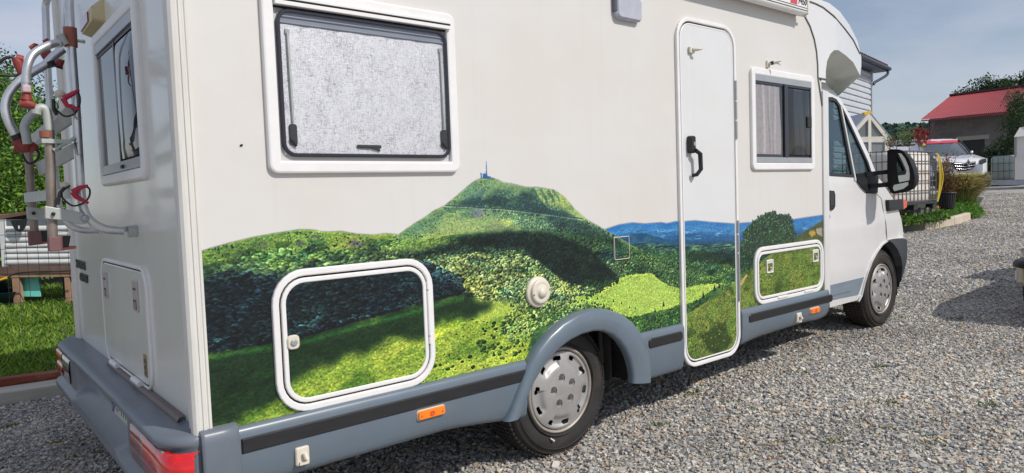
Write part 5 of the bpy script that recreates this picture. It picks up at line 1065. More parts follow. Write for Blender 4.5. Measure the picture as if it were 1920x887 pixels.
# far looping arm with ball grip
YC = 1.05
mb = MB(); mb.tube(smooth([Y(118,92,YC), Y(100,106,YC), Y(84,122,YC), Y(60,136,YC), Y(38,152,YC), Y(18,174,YC), Y(10,200,YC), Y(15,225,YC), Y(27,250,YC), Y(31,256,YC)]), .0175, 14); mb.build('holding_arm', M_alu, rk)
for q_ in ([Y(30,252,YC), Y(36,262,YC)], [Y(92,116,YC), Y(97,126,YC)]): MB().tube(q_, .0215, 12).build('arm_collar', M_black, rk)
mb = MB(); mb.tube(smooth([Y(34,262,YC), Y(42,272,YC), Y(56,274,YC), Y(66,282,YC)]), [.026]*5+[.030]*5+[.022]*5+[.010], 12); mb.tube([Y(26,276,YC), Y(40,280,YC)], .018, 10); mb.build('clip_jaw', M_redp, rk)
mb = MB(); mb.tube([Y(27,278,YC), Y(44,284,YC), Y(50,278,YC), Y(66,280,YC)], .005, 8); mb.tube(smooth([Y(42,290,YC), Y(50,304,YC), Y(60,306,YC), Y(72,296,YC), Y(72,286,YC), Y(64,278,YC)]), .0045, 8); mb.build('rubber_strap', M_black, rk)
# red knuckles near the top
for P, r_ in (([(56,90),(66,86),(72,86)], [.008, .013, .008]), ([(78,100),(88,104),(96,98)], [.012, .022, .016]), ([(104,116),(113,118),(110,124)], [.018, .022, .016]), ([(82,80),(88,78),(94,82)], [.010, .016, .010]), ([(84,110),(90,104),(80,108)], [.014, .02, .016])):
    mb = MB(); mb.tube([Y(*p, 1.2) for p in P], r_, 10); mb.build('clip_jaw', M_redp, rk)
mb = MB(); mb.tube([Y(29,109,1.5), Y(36,120,1.5), Y(40,140,1.5)], [.018, .024, .014], 10); mb.tube([Y(30,109,1.5), Y(44,112,1.5)], [.02, .018], 10); mb.build('clip_jaw', M_redp, rk)
for q_, r_ in ((smooth([Y(32,112,1.5), Y(20,107,1.5), Y(8,110,1.5), Y(-8,122,1.5)]), .007), (smooth([Y(38,138,1.5), Y(24,142,1.5), Y(-6,140,1.5)]), .006), ([Y(90,120,1.2), Y(118,129,1.2)], .004)): MB().tube(q_, r_, 8).build('rubber_strap', M_black, rk)
# folded platform: two hoops that hang down, cross rails between them
def hoop(y, pts, r, mt): m_ = MB(); m_.tube(smooth([Y(*p, y) for p in pts]), r, 14); return m_.build('platform_tube', mt, rk)
hoop(YA, [(68,214),(70,206),(78,202),(86,207),(90,222),(92,244)], .0165, M_aluw)
hoop(YA, [(92,244),(93,270),(95,330),(97,400),(99,446)], .0175, M_aluold)
hoop(YA+.25, [(66,210),(54,222),(46,236),(48,250),(52,270)], .0170, M_aluw)
hoop(YB, [(52,262),(55,310),(60,380),(65,437)], .0185, M_aluold)
mb = MB(); mb.tube([Y(86,246,YA), Y(87,258,YA)], .0225, 16); mb.build('clamp_sleeve', M_brown, rk)
# grip rails (channel sections) from near to far
for (n0, n1, f0, f1) in (((128,196),(146,222),(46,262),(52,284)), ((138,268),(147,290),(66,306),(74,330)), ((132,352),(132,372),(44,362),(46,380))):
    a, b_ = Y(*n0, YA-.04), Y(*n1, YA-.04); c, d = Y(*f0, YB), Y(*f1, YB); o_ = np.array([.018, 0, .004])
    mb = MB(); mb.grid([[a+o_, c+o_], [a, c], [b_, d], [b_+o_, d+o_]], False); mb.build('wheel_rail', M_aluw, rk)
MB().beam(Y(78,264,YA-.02), Y(134,266,YA-.02), .012, .016).build('rail_bracket', M_aluw, rk); MB().tube([Y(100,282,YA-.02), Y(140,259,YA-.02)], .007, 8).build('rail_bracket', M_aluw, rk); MB().beam(Y(46,286,YB), Y(70,284,YB), .012, .020).build('rail_bracket', M_aluw, rk)
for (b0, k_) in (((112,178), 0), ((120,350), 1)):
    x, y = b0; mb = MB(); mb.ball(Y(x, y-2 if k_ == 0 else y-2, YA), .020, 12, (1, .8, .8)); mb.build('strap_knob', M_plug, rk)
hk = [([(148,168),(136,176),(120,184)], [(118,184),(126,198),(150,205)]), ([(165,348),(150,352),(136,360)], [(136,360),(144,370),(166,381)])]
for A_, B_ in hk:
    mb = MB()
    for P in (A_, B_): mb.tube([Y(*p, YA-.05) for p in P], [.005, .009, .011] if P is A_ else [.011, .009, .005], 8)
    mb.build('strap_hook', M_pink, rk)
for lp in ([(146,172),(150,184),(148,200),(138,214),(122,218),(108,208),(100,196),(100,188)], [(150,352),(166,352),(168,366),(158,380),(138,386),(124,378),(116,368),(118,356),(132,348)]):
    mb = MB(); mb.tube(smooth([Y(*p, YA-.03) for p in lp]), .0038, 6); mb.build('rubber_strap', M_black, rk)
for q_ in ([Y(100,186,YA-.03), Y(101,206,YA-.03), Y(107,216,YA-.03)], [Y(108,384,YA-.04), Y(112,362,YA-.04), Y(122,352,YA-.04)]): MB().tube(q_, .0065, 8).build('rubber_strap', M_black, rk)
# lower bracket plate and feet
pl_ = [(84,386),(120,392),(152,398),(163,404),(167,412),(163,420),(150,421),(118,413),(85,410)]
mb = MB(); mb.prism([Y(*p, YA-.035) for p in pl_], (0, .02, 0)); brk = mb.build('pivot_plate', M_aluw, rk, bevel=.003)
pl_ = [(50,387),(86,392),(88,414),(51,411)]; mb = MB(); mb.prism([Y(*p, YB-.04) for p in pl_], (0, .02, 0)); mb.build('pivot_plate', M_aluw, rk, bevel=.003)
for (px, py, y, r_, mt) in ((160,409.5,YA-.04,.014,M_grey), (100,401,YA-.04,.007,M_black), (63,400,YB-.045,.008,M_black)):
    c = Y(px, py, y); mb = MB(); mb.lathe(c, (0, -1, 0), [(r_, -.004), (r_, .005), (r_*.7, .009), (.001, .010)], 14); mb.build('pivot_bolt', mt, rk)
for (P, y) in (([(91,445),(119,443),(119,470),(93,472)], YA), ([(53,434),(78,433),(80,458),(55,461)], YB)):
    q = [Y(*p, y-.03) for p in P]; mb = MB(); mb.prism(q, (0, .05, 0)); ft = mb.build('foot_block', M_maroon, rk, bevel=.003)
    dx = q[1]-q[0]; mb = MB(); mb.prism([q[1]+dx*.02+np.array([0, 0, 0]), q[1]+dx*.50, q[2]+dx*.38+np.array([0, 0, .012]), q[2]+np.array([0, 0, .012])], (0, .05, 0)); mb.build('foot_rubber', M_black, ft)
    mb = MB(); mb.prism([q[2], q[2]+dx*.9+np.array([0, 0, .004]), q[2]+dx*.9+np.array([0, 0, .014]), q[2]+np.array([0, 0, .014])], (0, .05, 0)); mb.build('foot_plate', mat('dusty_red_plastic', srgb(168, 98, 84), .6, var=.1), ft)
# ------------------------------------------------------------------ left: lawn, timbers, fence, hen house, trees
gx = [-14, -6, -3, -1, 0, 1, 2, 3, 6, 14]
mb = MB(); rows = []
for k, dy in enumerate((0, .05, .3, 1, 3, 8, 20, 60)):
    rows.append([(x, float(np.interp(x, [-14, -6, .2, 3, 14], [4.25, 4.2, 4.08, 3.85, 3.6]))+dy, zg(x)+(.03 if k else -.01)+.012*k) for x in gx])
lawn = mb.grid(rows).build('lawn', M_soil, fix=False); tag(lawn, kind='structure')
def grass():
    n = 64000; x = rng.uniform(-4.5, 2.6, n*2); y = 4.14+7.5*rng.random(n*2)**1.5
    P = np.stack([x, y, np.full(n*2, .02)], 1); P = P[inview(P, 60)][:n]; n = len(P)
    h = rng.uniform(.03, .09, n)*(1+.9*(P[:, 1] > 7)*rng.random(n)); a = rng.uniform(0, 2*np.pi, n); w = rng.uniform(.004, .009, n)*(1+.12*(P[:, 1]-4)); ln = rng.normal(size=(n, 2))*.5*h[:, None]
    s = np.stack([np.cos(a)*w, np.sin(a)*w, 0*a], 1); mid = P+np.stack([ln[:, 0]*.4, ln[:, 1]*.4, h*.6], 1); tip = P+np.stack([ln[:, 0], ln[:, 1], h], 1)
    v = np.stack([P-s, P+s, mid+s*.8, mid-s*.8, tip], 1).reshape(-1, 3); i = np.arange(n)*5
    f = np.concatenate([np.stack([i, i+1, i+2], 1), np.stack([i, i+2, i+3], 1), np.stack([i+3, i+2, i+4], 1)])
    pal = np.array([srgb(*c) for c in ((112,150,44),(88,130,40),(134,164,56),(70,108,38),(150,168,72))]); c = pal[rng.integers(0, 5, n)]*rng.uniform(.7, 1.1, (n, 1))
    o = np_mesh('grass', v, f, piece_mat('grass_blade', .6, transl=.25), np.concatenate([c]*3)); tag(o, kind='stuff'); o['label'] = 'short green grass of the lawn behind the stone-coloured timber edging'; o['category'] = 'grass'
grass()
def timber(name, a, b_, w, h, mt, label):
    m_ = MB(); a = np.array(a, float); b_ = np.array(b_, float); n = 14; rows = []
    d = b_-a; s = np.cross(d, [0, 0, 1]); s /= np.linalg.norm(s)
    for i in range(n+1):
        p = a+d*i/n; j = rng.uniform(-.004, .004, 4); rows.append([p+s*w/2, p+s*w/2+np.array([0, 0, h+j[0]]), p+s*(w/2-.008)+np.array([0, 0, h+.006+j[0]]), p-s*(w/2-.008)+np.array([0, 0, h+.006+j[1]]), p-s*w/2+np.array([0, 0, h+j[1]]), p-s*w/2])
    m_.grid(rows, False); m_.add(rows[0], [tuple(range(6))]); m_.add(rows[-1], [tuple(range(6))]); o = m_.build(name, mt); return tag(o, label, 'timber')
timber('grey_timber', (-4, 3.96, -.03), (1.6, 3.60, -.02), .20, .085, mat('weathered_grey_wood', srgb(178, 172, 160), .8, var=.18, scale=6, stretch=(.4, 3, 3), bump=.3, dirt=(.22, .19, .15), dirt_amt=.5), 'long weathered grey timber lying between gravel and lawn')
timber('rusty_beam', (-4, 4.13, -.03), (1.6, 3.79, -.02), .10, .135, mat('rusty_painted_steel', srgb(132, 66, 44), .8, var=.35, scale=9, stretch=(.5, 2, 2), bump=.3, dirt=srgb(190, 172, 150), dirt_amt=.85), 'rust-red flaking beam lying along the lawn edge behind the grey timber')
# wire fence
fn = thing('wire_fence', tuple(at(60, 585, 9.4)), 'dark wire mesh fence standing in front of the white hen house', 'fence')
A_, B_ = np.array([-3.4, 7.55, .03]), np.array([2.2, 7.0, .03]); D_ = B_-A_; LN = np.linalg.norm(D_)
mbw = MB()
for k in range(int(LN/.1)): p = A_+D_*(k*.1/LN); mbw.tube([p, p+np.array([rng.normal()*.004, 0, .6]), p+np.array([rng.normal()*.004, 0, 1.24])], .0024, 4, cap=False)
for z in (.02, .30, .62, .92, 1.08, 1.24): mbw.tube([A_+np.array([0, 0, z]), A_+D_*.5+np.array([0, 0, z-.012]), B_+np.array([0, 0, z])], .003, 4, cap=False)
o = mbw.build('wire_mesh', mat('dark_green_wire', (.015, .02, .018), .5, var=.1), fn, fix=False); o['kind'] = 'stuff'
for f_ in (.05, .5, .95):
    p = A_+D_*f_; mb = MB(); mb.tube([p, p+np.array([0, 0, 1.3])], .016, 8); mb.build('fence_post', mat('dark_green_wire', (0, 0, 0)), fn)
# hen house on legs
T = 9.6
def hp_(px, py, t=T): return at(px, py, t)
hh_ = thing('hen_house', tuple(hp_(60, 575)), 'small white slatted hen house with brown roof raised on wooden legs', 'hen house')
o0 = hp_(2, 500); ux = hp_(150, 498)-o0; ux /= np.linalg.norm(ux); uz = np.array([0, 0, 1.]); uy = np.cross(uz, ux)
def HB(m_, px0, py0, px1, py1, d0=0., d1=.05):
    a = hp_(px0, py0); w = (px1-px0)*T/FPX; h = (py1-py0)*T/FPX; a = a-uz*h
    P = [a+uy*d0, a+ux*w+uy*d0, a+ux*w+uz*h+uy*d0, a+uz*h+uy*d0]; return m_.prism(P, uy*(d1-d0))
M_slat = mat('white_painted_slat', (.72, .72, .70), .5, var=.06, scale=8, dirt=(.4, .38, .33), dirt_amt=.3); M_bw = mat('brown_stained_wood', srgb(104, 80, 68), .7, var=.2, scale=5, dirt=srgb(150, 128, 110), dirt_amt=.4); M_leg = mat('bare_post_wood', srgb(168, 134, 108), .7, var=.2, scale=7)
for k in range(7):
    y0 = 424+k*10.4; m_ = MB(); a = hp_(12, y0+10); w = 146*T/FPX; h = 10.2*T/FPX
    rows = [[a+ux*s+uz*z+uy*d for z, d in ((0, -.004), (.004, -.018), (h*.5, -.020), (h*.85, -.010), (h, .004))] for s in (0, w*.33, w*.66, w)]; m_.grid(rows); m_.build('slat', M_slat, hh_)
m_ = MB(); HB(m_, 0, 412, 12, 500, -.03, .02); m_.build('frame_post', M_slat, hh_)
m_ = MB(); HB(m_, 150, 412, 160, 500, -.03, .02); m_.build('frame_post', M_slat, hh_)
m_ = MB(); HB(m_, 4, 412, 160, 424, -.01, .02); m_.build('top_rail', mat('blue_grey_fascia', srgb(110, 118, 126), .6, var=.1), hh_)
m_ = MB(); HB(m_, 4, 424, 156, 500, .006, .9); m_.build('hutch_body', M_slat, hh_)
m_ = MB(); HB(m_, 2, 500, 160, 513, -.05, .9); m_.build('floor_beam', M_bw, hh_)
m_ = MB(); HB(m_, 2, 513.5, 160, 520, -.03, .03); m_.build('floor_rail', M_leg, hh_)
for (x0, x1, d) in ((24, 37, -.02), (72, 81, .5), (122, 131, -.02)): m_ = MB(); HB(m_, x0, 520, x1, 580, d, d+.07); m_.build('leg', M_leg if d < 0 else M_bw, hh_)
m_ = MB(); a, b_, c, d = hp_(-30, 412), hp_(60, 392), hp_(165, 406), hp_(165, 414); m_.prism([hp_(-30, 408), hp_(52, 396), hp_(165, 400), hp_(165, 404), hp_(52, 402), hp_(-30, 416)], uy*1.0); rf = m_.build('roof', M_bw, hh_)
for o_ in (rf,): pass
m_ = MB(); P = [hp_(19, 413, T-.12), hp_(51, 411, T-.12), hp_(49, 424, T-.12), hp_(44, 432, T-.12), hp_(36, 435, T-.12), hp_(29, 432, T-.12), hp_(24, 424, T-.12)]; m_.prism(P, (0, .03, 0)); tg_ = m_.build('roof_flap', M_black, hh_)
m_ = MB(); m_.prism([hp_(34, 423, T-.13), hp_(37, 423, T-.13), hp_(37, 429, T-.13), hp_(34, 429, T-.13)], (0, .01, 0)); m_.build('flap_label', M_frame, tg_)
# teal board, tub and hose under the hen house
m_ = MB(); m_.prism([hp_(38, 519, T+.1), hp_(71, 519, T+.1), hp_(76, 556, T+.1), hp_(42, 556, T+.1)], uy*.02); tag(m_.build('turquoise_board', mat('turquoise_paint', srgb(120, 214, 200), .5, var=.08, scale=6)), 'pale turquoise board leaning beneath the hen house', 'board')
m_ = MB(); c = hp_(-6, 562, T+.1); m_.lathe(c-np.array([0, 0, .05]), (0, 0, 1), [(.001, 0), (.30, 0), (.36, .16), (.37, .165), (.35, .16), (.29, .02)], 28); tag(m_.build('water_tub', mat('dark_teal_plastic', srgb(24, 62, 72), .4, var=.1)), 'dark teal round tub on the grass under the hen house', 'tub')
m_ = MB(); m_.lathe(c+np.array([-.05, .25, .08]), (0, 0, 1), [(.001, .0), (.20, 0), (.22, .22), (.16, .30), (.001, .32)], 24); tag(m_.build('feed_bin', mat('navy_black_plastic', srgb(34, 40, 54), .35, var=.1)), 'low dark navy bin standing behind the teal tub', 'bin')
m_ = MB(); m_.tube([hp_(-6, 527, T-.2), hp_(14, 521, T-.2)], .018, 8); sp_ = m_.build('hose_nozzle', mat('yellow_plastic', srgb(236, 180, 30), .4)); tag(sp_, 'yellow nozzle of a black hose resting on the fence', 'nozzle')
m_ = MB(); m_.tube(smooth([hp_(14, 521, T-.2), hp_(30, 513, T-.2), hp_(60, 510, T-.2), hp_(110, 509, T-.2), hp_(150, 506, T-.2)]), .010, 6); m_.build('black_hose', M_black, sp_)
# pallets / planks behind the hen house roof
m_ = MB(); m_.prism([at(-20, 404, 10.6), at(60, 397, 10.6), at(150, 398, 10.6), at(150, 404, 10.6), at(-20, 412, 10.6)], (0, .6, 0)); tag(m_.build('plank_stack', M_leg), 'pale planks piled behind the hen house roof', 'planks')
# ------------------------------------------------------------------ trees and hedges
leafM = piece_mat('leaf', .55, transl=.3)
barkM = mat('bark', srgb(96, 84, 68), .9, var=.3, scale=10, bump=.5)
G_light = [srgb(*c) for c in ((120,156,58),(96,138,48),(140,170,74),(78,118,44),(60,96,40))]
G_mid = [srgb(*c) for c in ((84,116,56),(62,96,44),(104,134,66),(48,78,38),(70,100,60))]
G_dark = [srgb(*c) for c in ((56,82,48),(42,66,40),(72,98,58),(34,54,34),(88,110,72))]
def tree(name, base, top, rad, n, lsz, cols, label, group=None, trunk=.10, lobes=9, squash=1., low=.25, cat='tree', asp=.55, droop=.2, crown_low=.35):
    base = np.array(base, float); H = top-base[2]; t = thing(name, tuple(base), label, cat, group)
    m_ = MB(); path = [base+np.array([0, 0, -.1])]+[base+np.array([rng.normal()*trunk*.6, rng.normal()*trunk*.6, H*f]) for f in (.25, .5, .72)]
    m_.tube(path, [trunk, trunk*.8, trunk*.55, trunk*.2], 10)
    cs = []
    for k in range(lobes):
        a = rng.uniform(0, 2*math.pi); f = crown_low+(1-crown_low)*(k+.5)/lobes; rr_ = rad*(.25+.5*rng.random())*math.sin(math.pi*min(.93, .25+f*.68))
        c = base+np.array([math.cos(a)*rr_, math.sin(a)*rr_, H*f*.92]); cs.append((c, rad*rng.uniform(.38, .62)))
        s0 = path[1]+(path[-1]-path[1])*max(0, f-.3); m_.tube([s0, (s0+c)/2+rng.normal(size=3)*.05*rad, c], [trunk*.35, trunk*.22, trunk*.08], 6)
    m_.build('trunk', barkM, t)
    w = np.array([c[1]**2 for c in cs]); w /= w.sum(); idx = rng.choice(len(cs), n, p=w)
    d = rng.normal(size=(n, 3)); d /= np.linalg.norm(d, axis=1)[:, None]; r_ = rng.random(n)**.42
    tw = rng.normal(size=(n, 3))*.10
    cc = np.array([cs[i][0] for i in idx]); rr_ = np.array([cs[i][1] for i in idx])
    # leaves gathered on twigs so that light gaps open between them
    P = cc+d*(rr_*r_)[:, None]*np.array([1, 1, squash]); key = np.floor(P/(lsz*5)).astype(int); hsh = (key[:, 0]*73856093 ^ key[:, 1]*19349663 ^ key[:, 2]*83492791) % 100
    P = P[hsh < 74]; P = P[P[:, 2] > base[2]+H*low*.6]
    leafmesh('crown', P, lsz, leafM, cols, t, asp=asp, droop=droop, up=.5); return t
# leafy hazel hedge behind the hen house
for i, (px, t_, top_px, rad, cols, lab) in enumerate(((-30, 12.5, 235, 1.5, G_light, 'bright green leafy shrub at the left edge behind the hen house'), (62, 12.0, 150, 1.35, G_light, 'tall light green shrub rising behind the bicycle carrier'), (120, 13.5, 190, 1.3, G_mid, 'mid green shrub between carrier and motorhome rear corner'), (20, 15.5, 200, 1.8, G_mid, 'darker green shrub standing behind the left hedge'))):
    b_ = at(px, 560, t_); b_[2] = .05; top = at(px, top_px, t_)[2]
    tree('shrub', b_, top, rad, 17000, .08, cols, lab, 'shrubs of the hedge behind the hen house', .05, 14, low=.05, cat='shrub', crown_low=.12)
b_ = at(18, 480, 34); b_[2] = .0; tree('tall_tree', b_, at(20, 92, 34)[2], 3.6, 16000, .16, G_dark, 'dark tall tree showing sky gaps at the far left', None, .25, 12)
b_ = at(-60, 480, 30); b_[2] = .0; tree('tall_tree', b_, at(-60, 130, 30)[2], 3.4, 8000, .18, G_dark, 'dark tree just outside the left edge', None, .25, 10)
# low dark growth behind everything at the left
# ------------------------------------------------------------------ right: raised bed, water tanks, van, buildings
def flat(p): p = np.array(p, float); return p
M_kerb = mat('pale_kerb_stone', srgb(196, 182, 162), .85, var=.12, scale=6, bump=.3, dirt=srgb(140, 130, 112), dirt_amt=.45); M_kerbd = mat('grey_kerb_stone', srgb(132, 128, 122), .85, var=.12, scale=6, bump=.3)
kp = [gnd(1640, 436), gnd(1690, 434), gnd(1730, 432), gnd(1757, 428), gnd(1785, 422), gnd(1815, 413)]
for i, (a, b_) in enumerate(zip(kp[:-1], kp[1:])):
    d = (b_-a)/np.linalg.norm(b_-a); s = np.cross(d, [0, 0, 1]); up = np.array([0, 0, 1.]); a2, b2 = a+d*.008, b_-d*.008; hgt = .17
    lab = ('grey kerb stone of the raised bed, mostly behind the motorhome cab', 'grey kerb stone of the raised bed, right beside the front wing', 'pale kerb stone of the raised bed next to the grey one', 'pale kerb stone in the middle of the raised bed front', 'pale kerb stone at the far right end of the raised bed')[i]
    pth = [a2+s*.045, b2+s*.045]; m_ = MB(); m_.prism([a2+s*.05-up*.05, a2+s*.05+up*(hgt-.02), a2+s*.03+up*hgt, a2-s*.05+up*hgt, a2-s*.05-up*.05], b2-a2); tag(m_.build('kerb_stone', M_kerbd if i < 2 else M_kerb), lab, 'kerb stone', 'kerb stones of the raised bed')
bed = MB(); rim = [k+np.array([0, 0, .13]) for k in kp]; back = [gnd(1840, 404)+np.array([.3, .2, .1]), at(1845, 370, 19.5), at(1700, 360, 19), at(1600, 372, 17)]
bed.add(rim+back, [tuple(range(len(rim)+len(back)))]); tag(bed.build('planting_bed_soil', M_soil, fix=True), kind='structure')
def bedfill(poly_px, n, t0, t1, lsz, cols, hgt, name, label, cat, asp=.45, up=.5):
    P = []; p = np.array(poly_px, float)
    while len(P) < n:
        x, y = rng.uniform(p[:, 0].min(), p[:, 0].max()), rng.uniform(p[:, 1].min(), p[:, 1].max()); ins = False
        for i in range(len(p)):
            (x0, y0), (x1, y1) = p[i], p[(i+1) % len(p)]
            if (y0 > y) != (y1 > y) and x < (x1-x0)*(y-y0)/(y1-y0)+x0: ins = not ins
        if not ins: continue
        f = (p[:, 1].max()-y)/(p[:, 1].max()-p[:, 1].min()); q = at(x, y, t0+(t1-t0)*f+rng.normal()*.15); P.append(q)
    o = leafmesh(name, np.array(P), lsz, leafM, cols, asp=asp, up=up); tag(o, label, cat, kind='stuff'); return o
bedfill([(1672,414),(1668,402),(1690,401),(1720,406),(1740,400),(1760,394),(1776,402),(1782,406),(1750,412),(1720,417),(1680,420)], 4200, 13.4, 14.6, .07, G_light+G_mid, .2, 'ground_cover_plants', 'broad green bedding plants filling the raised bed behind the kerb', 'plants', asp=.6)
bedfill([(1756,392),(1768,382),(1788,376),(1806,374),(1826,378),(1838,390),(1846,400),(1836,405),(1812,404),(1795,408),(1775,412)], 7500, 15., 17.2, .06, [srgb(104,150,52), srgb(84,132,44), srgb(70,112,40), srgb(128,164,66)], .2, 'creeping_juniper', 'bright green spreading ground cover at the right end of the bed', 'ground cover', asp=.4)
q = at(1758.5, 390, 13.6); m_ = MB()
for k in range(9):
    a = 2*math.pi*k/9; m_.add([q, q+np.array([math.cos(a-.3)*.03, math.sin(a-.3)*.03, .012]), q+np.array([math.cos(a)*.055, math.sin(a)*.055, .02]), q+np.array([math.cos(a+.3)*.03, math.sin(a+.3)*.03, .012])], [(0, 1, 2, 3)])
m_.ball(q+np.array([0, 0, .012]), .02, 8); m_.tube([q, q-np.array([0, 0, .04])], .004, 6); tag(m_.build('marigold', mat('orange_petal', srgb(240, 150, 30), .6, var=.1)), 'single orange marigold among the bedding plants', 'flower')
# feather grass
def feather(base, n, R, H, name, label):
    b_ = np.array(base); vs = []; fs = []; cs = []; pal = np.array([srgb(*c) for c in ((232,214,164),(216,200,142),(196,190,120),(150,164,84),(240,228,190))])
    a = rng.uniform(0, 2*np.pi, n); r0 = rng.uniform(0, .22, n); rr_ = R*rng.uniform(.25, 1, n); h = H*rng.uniform(.4, 1.05, n)
    T_ = 6; w = .006
    for k in range(n):
        d = np.array([math.cos(a[k]), math.sin(a[k]), 0]); s = np.array([-d[1], d[0], 0]); col = pal[rng.integers(0, 5)]*rng.uniform(.7, 1.1); gcol = pal[3]
        for j in range(T_+1):
            t = j/T_; p = b_+d*(r0[k]+rr_[k]*t**2.0)+np.array([0, 0, h[k]*(t-.42*t**3.0)]); ww = w*(1.2-t*.6)*(1.6 if t > .6 else 1); vs += [p-s*ww, p+s*ww]
            if j < T_: o_ = k*(T_+1)*2+j*2; fs.append((o_, o_+1, o_+3, o_+2)); cs.append(gcol*(1-t)**3+col*(1-(1-t)**3))
    o = np_mesh(name, np.array(vs), np.array(fs), piece_mat('feather_grass', .6, transl=.3), np.array(cs)); return tag(o, label, 'ornamental grass')
feather(at(1810, 384, 17.0), 3400, .55, 1.25, 'feather_grass', 'straw-coloured feather grass clump arching over beside the gravel')
# black pot with red-leaved shrub
c = at(1775, 392, 15.0); m_ = MB(); m_.lathe(c, (0, 0, 1), [(.001, 0), (.13, 0), (.17, .33), (.185, .335), (.185, .36), (.165, .36), (.155, .32), (.001, .31)], 26)
pt_ = thing('potted_shrub', tuple(c), 'bronze and red leaved shrub in a ribbed black pot beside the water tank', 'potted plant')
m_.build('plant_pot', mat('ribbed_black_pot', (.03, .032, .036), .5, var=.1), pt_)
m_ = MB(); [m_.beam(c+np.array([math.cos(a)*.136, math.sin(a)*.136, .03]), c+np.array([math.cos(a)*.17, math.sin(a)*.17, .31]),   .012, .012) for a in np.linspace(0, 2*math.pi, 22, endpoint=False)]; o = m_.build('pot_ribs', mat('pot_rib', (.06, .062, .068), .5), pt_); o['kind'] = 'stuff'
m_ = MB(); P = []; D3 = []
for k in range(46):
    a = rng.uniform(0, 2*math.pi); e = c+np.array([0, 0, .33]); L_ = rng.uniform(.25, .95); tip = e+np.array([math.cos(a)*.30*rng.random(), math.sin(a)*.30*rng.random(), L_]); mid = (e+tip)/2+rng.normal(size=3)*.06
    m_.tube([e, mid, tip], [.009, .006, .003], 5)
    for j in range(26): f = rng.random()**.7; P.append(e+(mid-e)*f*2 if f < .5 else mid+(tip-mid)*(f-.5)*2); P[-1] = P[-1]+rng.normal(size=3)*.045
m_.build('stem', barkM, pt_); leafmesh('foliage', P, .055, leafM, [srgb(*c_) for c_ in ((140,66,52),(120,84,56),(104,112,60),(160,104,70),(92,96,54))], pt_, asp=.4)
# ---- intermediate bulk container on blocks
M_cage = mat('galvanised_cage', srgb(112, 108, 108), .4, metal=.6, var=.15, scale=20); M_tank = mat('milky_tank_plastic', (.78, .74, .68), .45, var=.05, scale=3, dirt=srgb(196, 160, 128), dirt_amt=.8); M_blk = mat('concrete_block', srgb(158, 156, 148), .9, var=.12, scale=14, bump=.4)
def ibc(org, ex, ey, w, d, label, mt, nv=(8, 7), hz=5, pallet=True, H=1.0):
    """corner org = lower front left, ex along the front, ey into depth"""
    t = thing('water_tank', tuple(org), label, 'water tank', 'caged water tanks'); up = np.array([0, 0, 1.]); P = lambda a, b_, z: org+ex*a+ey*b_+up*z
    m_ = MB(); rows = []; g = .05
    def loop(z, i): 
        r_ = .14; pts = rr(g+i, w-g-i, g+i, d-g-i, r_, 0, 5); return [P(a, b_, z) for a, b_ in pts]
    for z, i in ((.14, .03), (.17, 0), (.4, .0), (.7, .0), (H-.10, 0), (H-.04, .04)): rows.append(loop(z, i))
    m_.grid(rows, True, True); m_.add(rows[-1], [tuple(range(len(rows[-1])))]); m_.lathe(P(w/2, d/2, H-.05), up, [(.12, 0), (.12, .05), (.001, .05)], 20); m_.build('tank', mt, t)
    for k in range(hz):
        z = .17+(H-.19)*k/(hz-1); m_ = MB(); m_.tube([P(0, 0, z), P(w, 0, z), P(w, d, z), P(0, d, z)], .013, 6, closed=True); m_.build('cage_rail', M_cage, t)
    n1, n2 = nv
    for side in range(4):
        n = n1 if side % 2 == 0 else n2
        for k in range(n):
            f = k/(n); a, b_ = ((w*f, 0), (w, d*f), (w-w*f, d), (0, d-d*f))[side]
            m_ = MB(); m_.tube([P(a, b_, .15), P(a, b_, H)], .0095, 6); m_.build('cage_bar', M_cage, t)
    if pallet:
        Mp = mat('black_pallet_plastic', (.028, .03, .034), .5, var=.15)
        m_ = MB(); m_.prism([P(-.02, -.02, .10), P(w+.02, -.02, .10), P(w+.02, d+.02, .10), P(-.02, d+.02, .10)], up*.04); m_.build('pallet_deck', Mp, t)
        for a in (.0, w/2-.08, w-.14):
            for b_ in (0, d/2-.07, d-.14): m_ = MB(); m_.prism([P(a, b_, 0), P(a+.16, b_, 0), P(a+.16, b_+.14, 0), P(a, b_+.14, 0)], up*.10); m_.build('pallet_foot', Mp, t)
    return t
# right-hand face of the tank runs from pixel 1716 to 1754, left face to 1624 (front, long side hidden by the cab)
pr_ = at(1755, 377.5, 14.3); pl_c = at(1700, 383, 13.75); 
ex = (pr_-pl_c); ex[2] = 0; exl = np.linalg.norm(ex); ex /= exl; ey = np.cross([0, 0, 1.], ex)
org = pl_c.copy(); org[2] = (pr_[2]+pl_c[2])/2-.06
W1 = at(1755, 377.5, 14.3)
ang = math.radians(-12)
def rot(v, a): return np.array([v[0]*math.cos(a)-v[1]*math.sin(a), v[0]*math.sin(a)+v[1]*math.cos(a), 0])
vr = at(1754, 378, 14.6); gz = vr[2]-.12
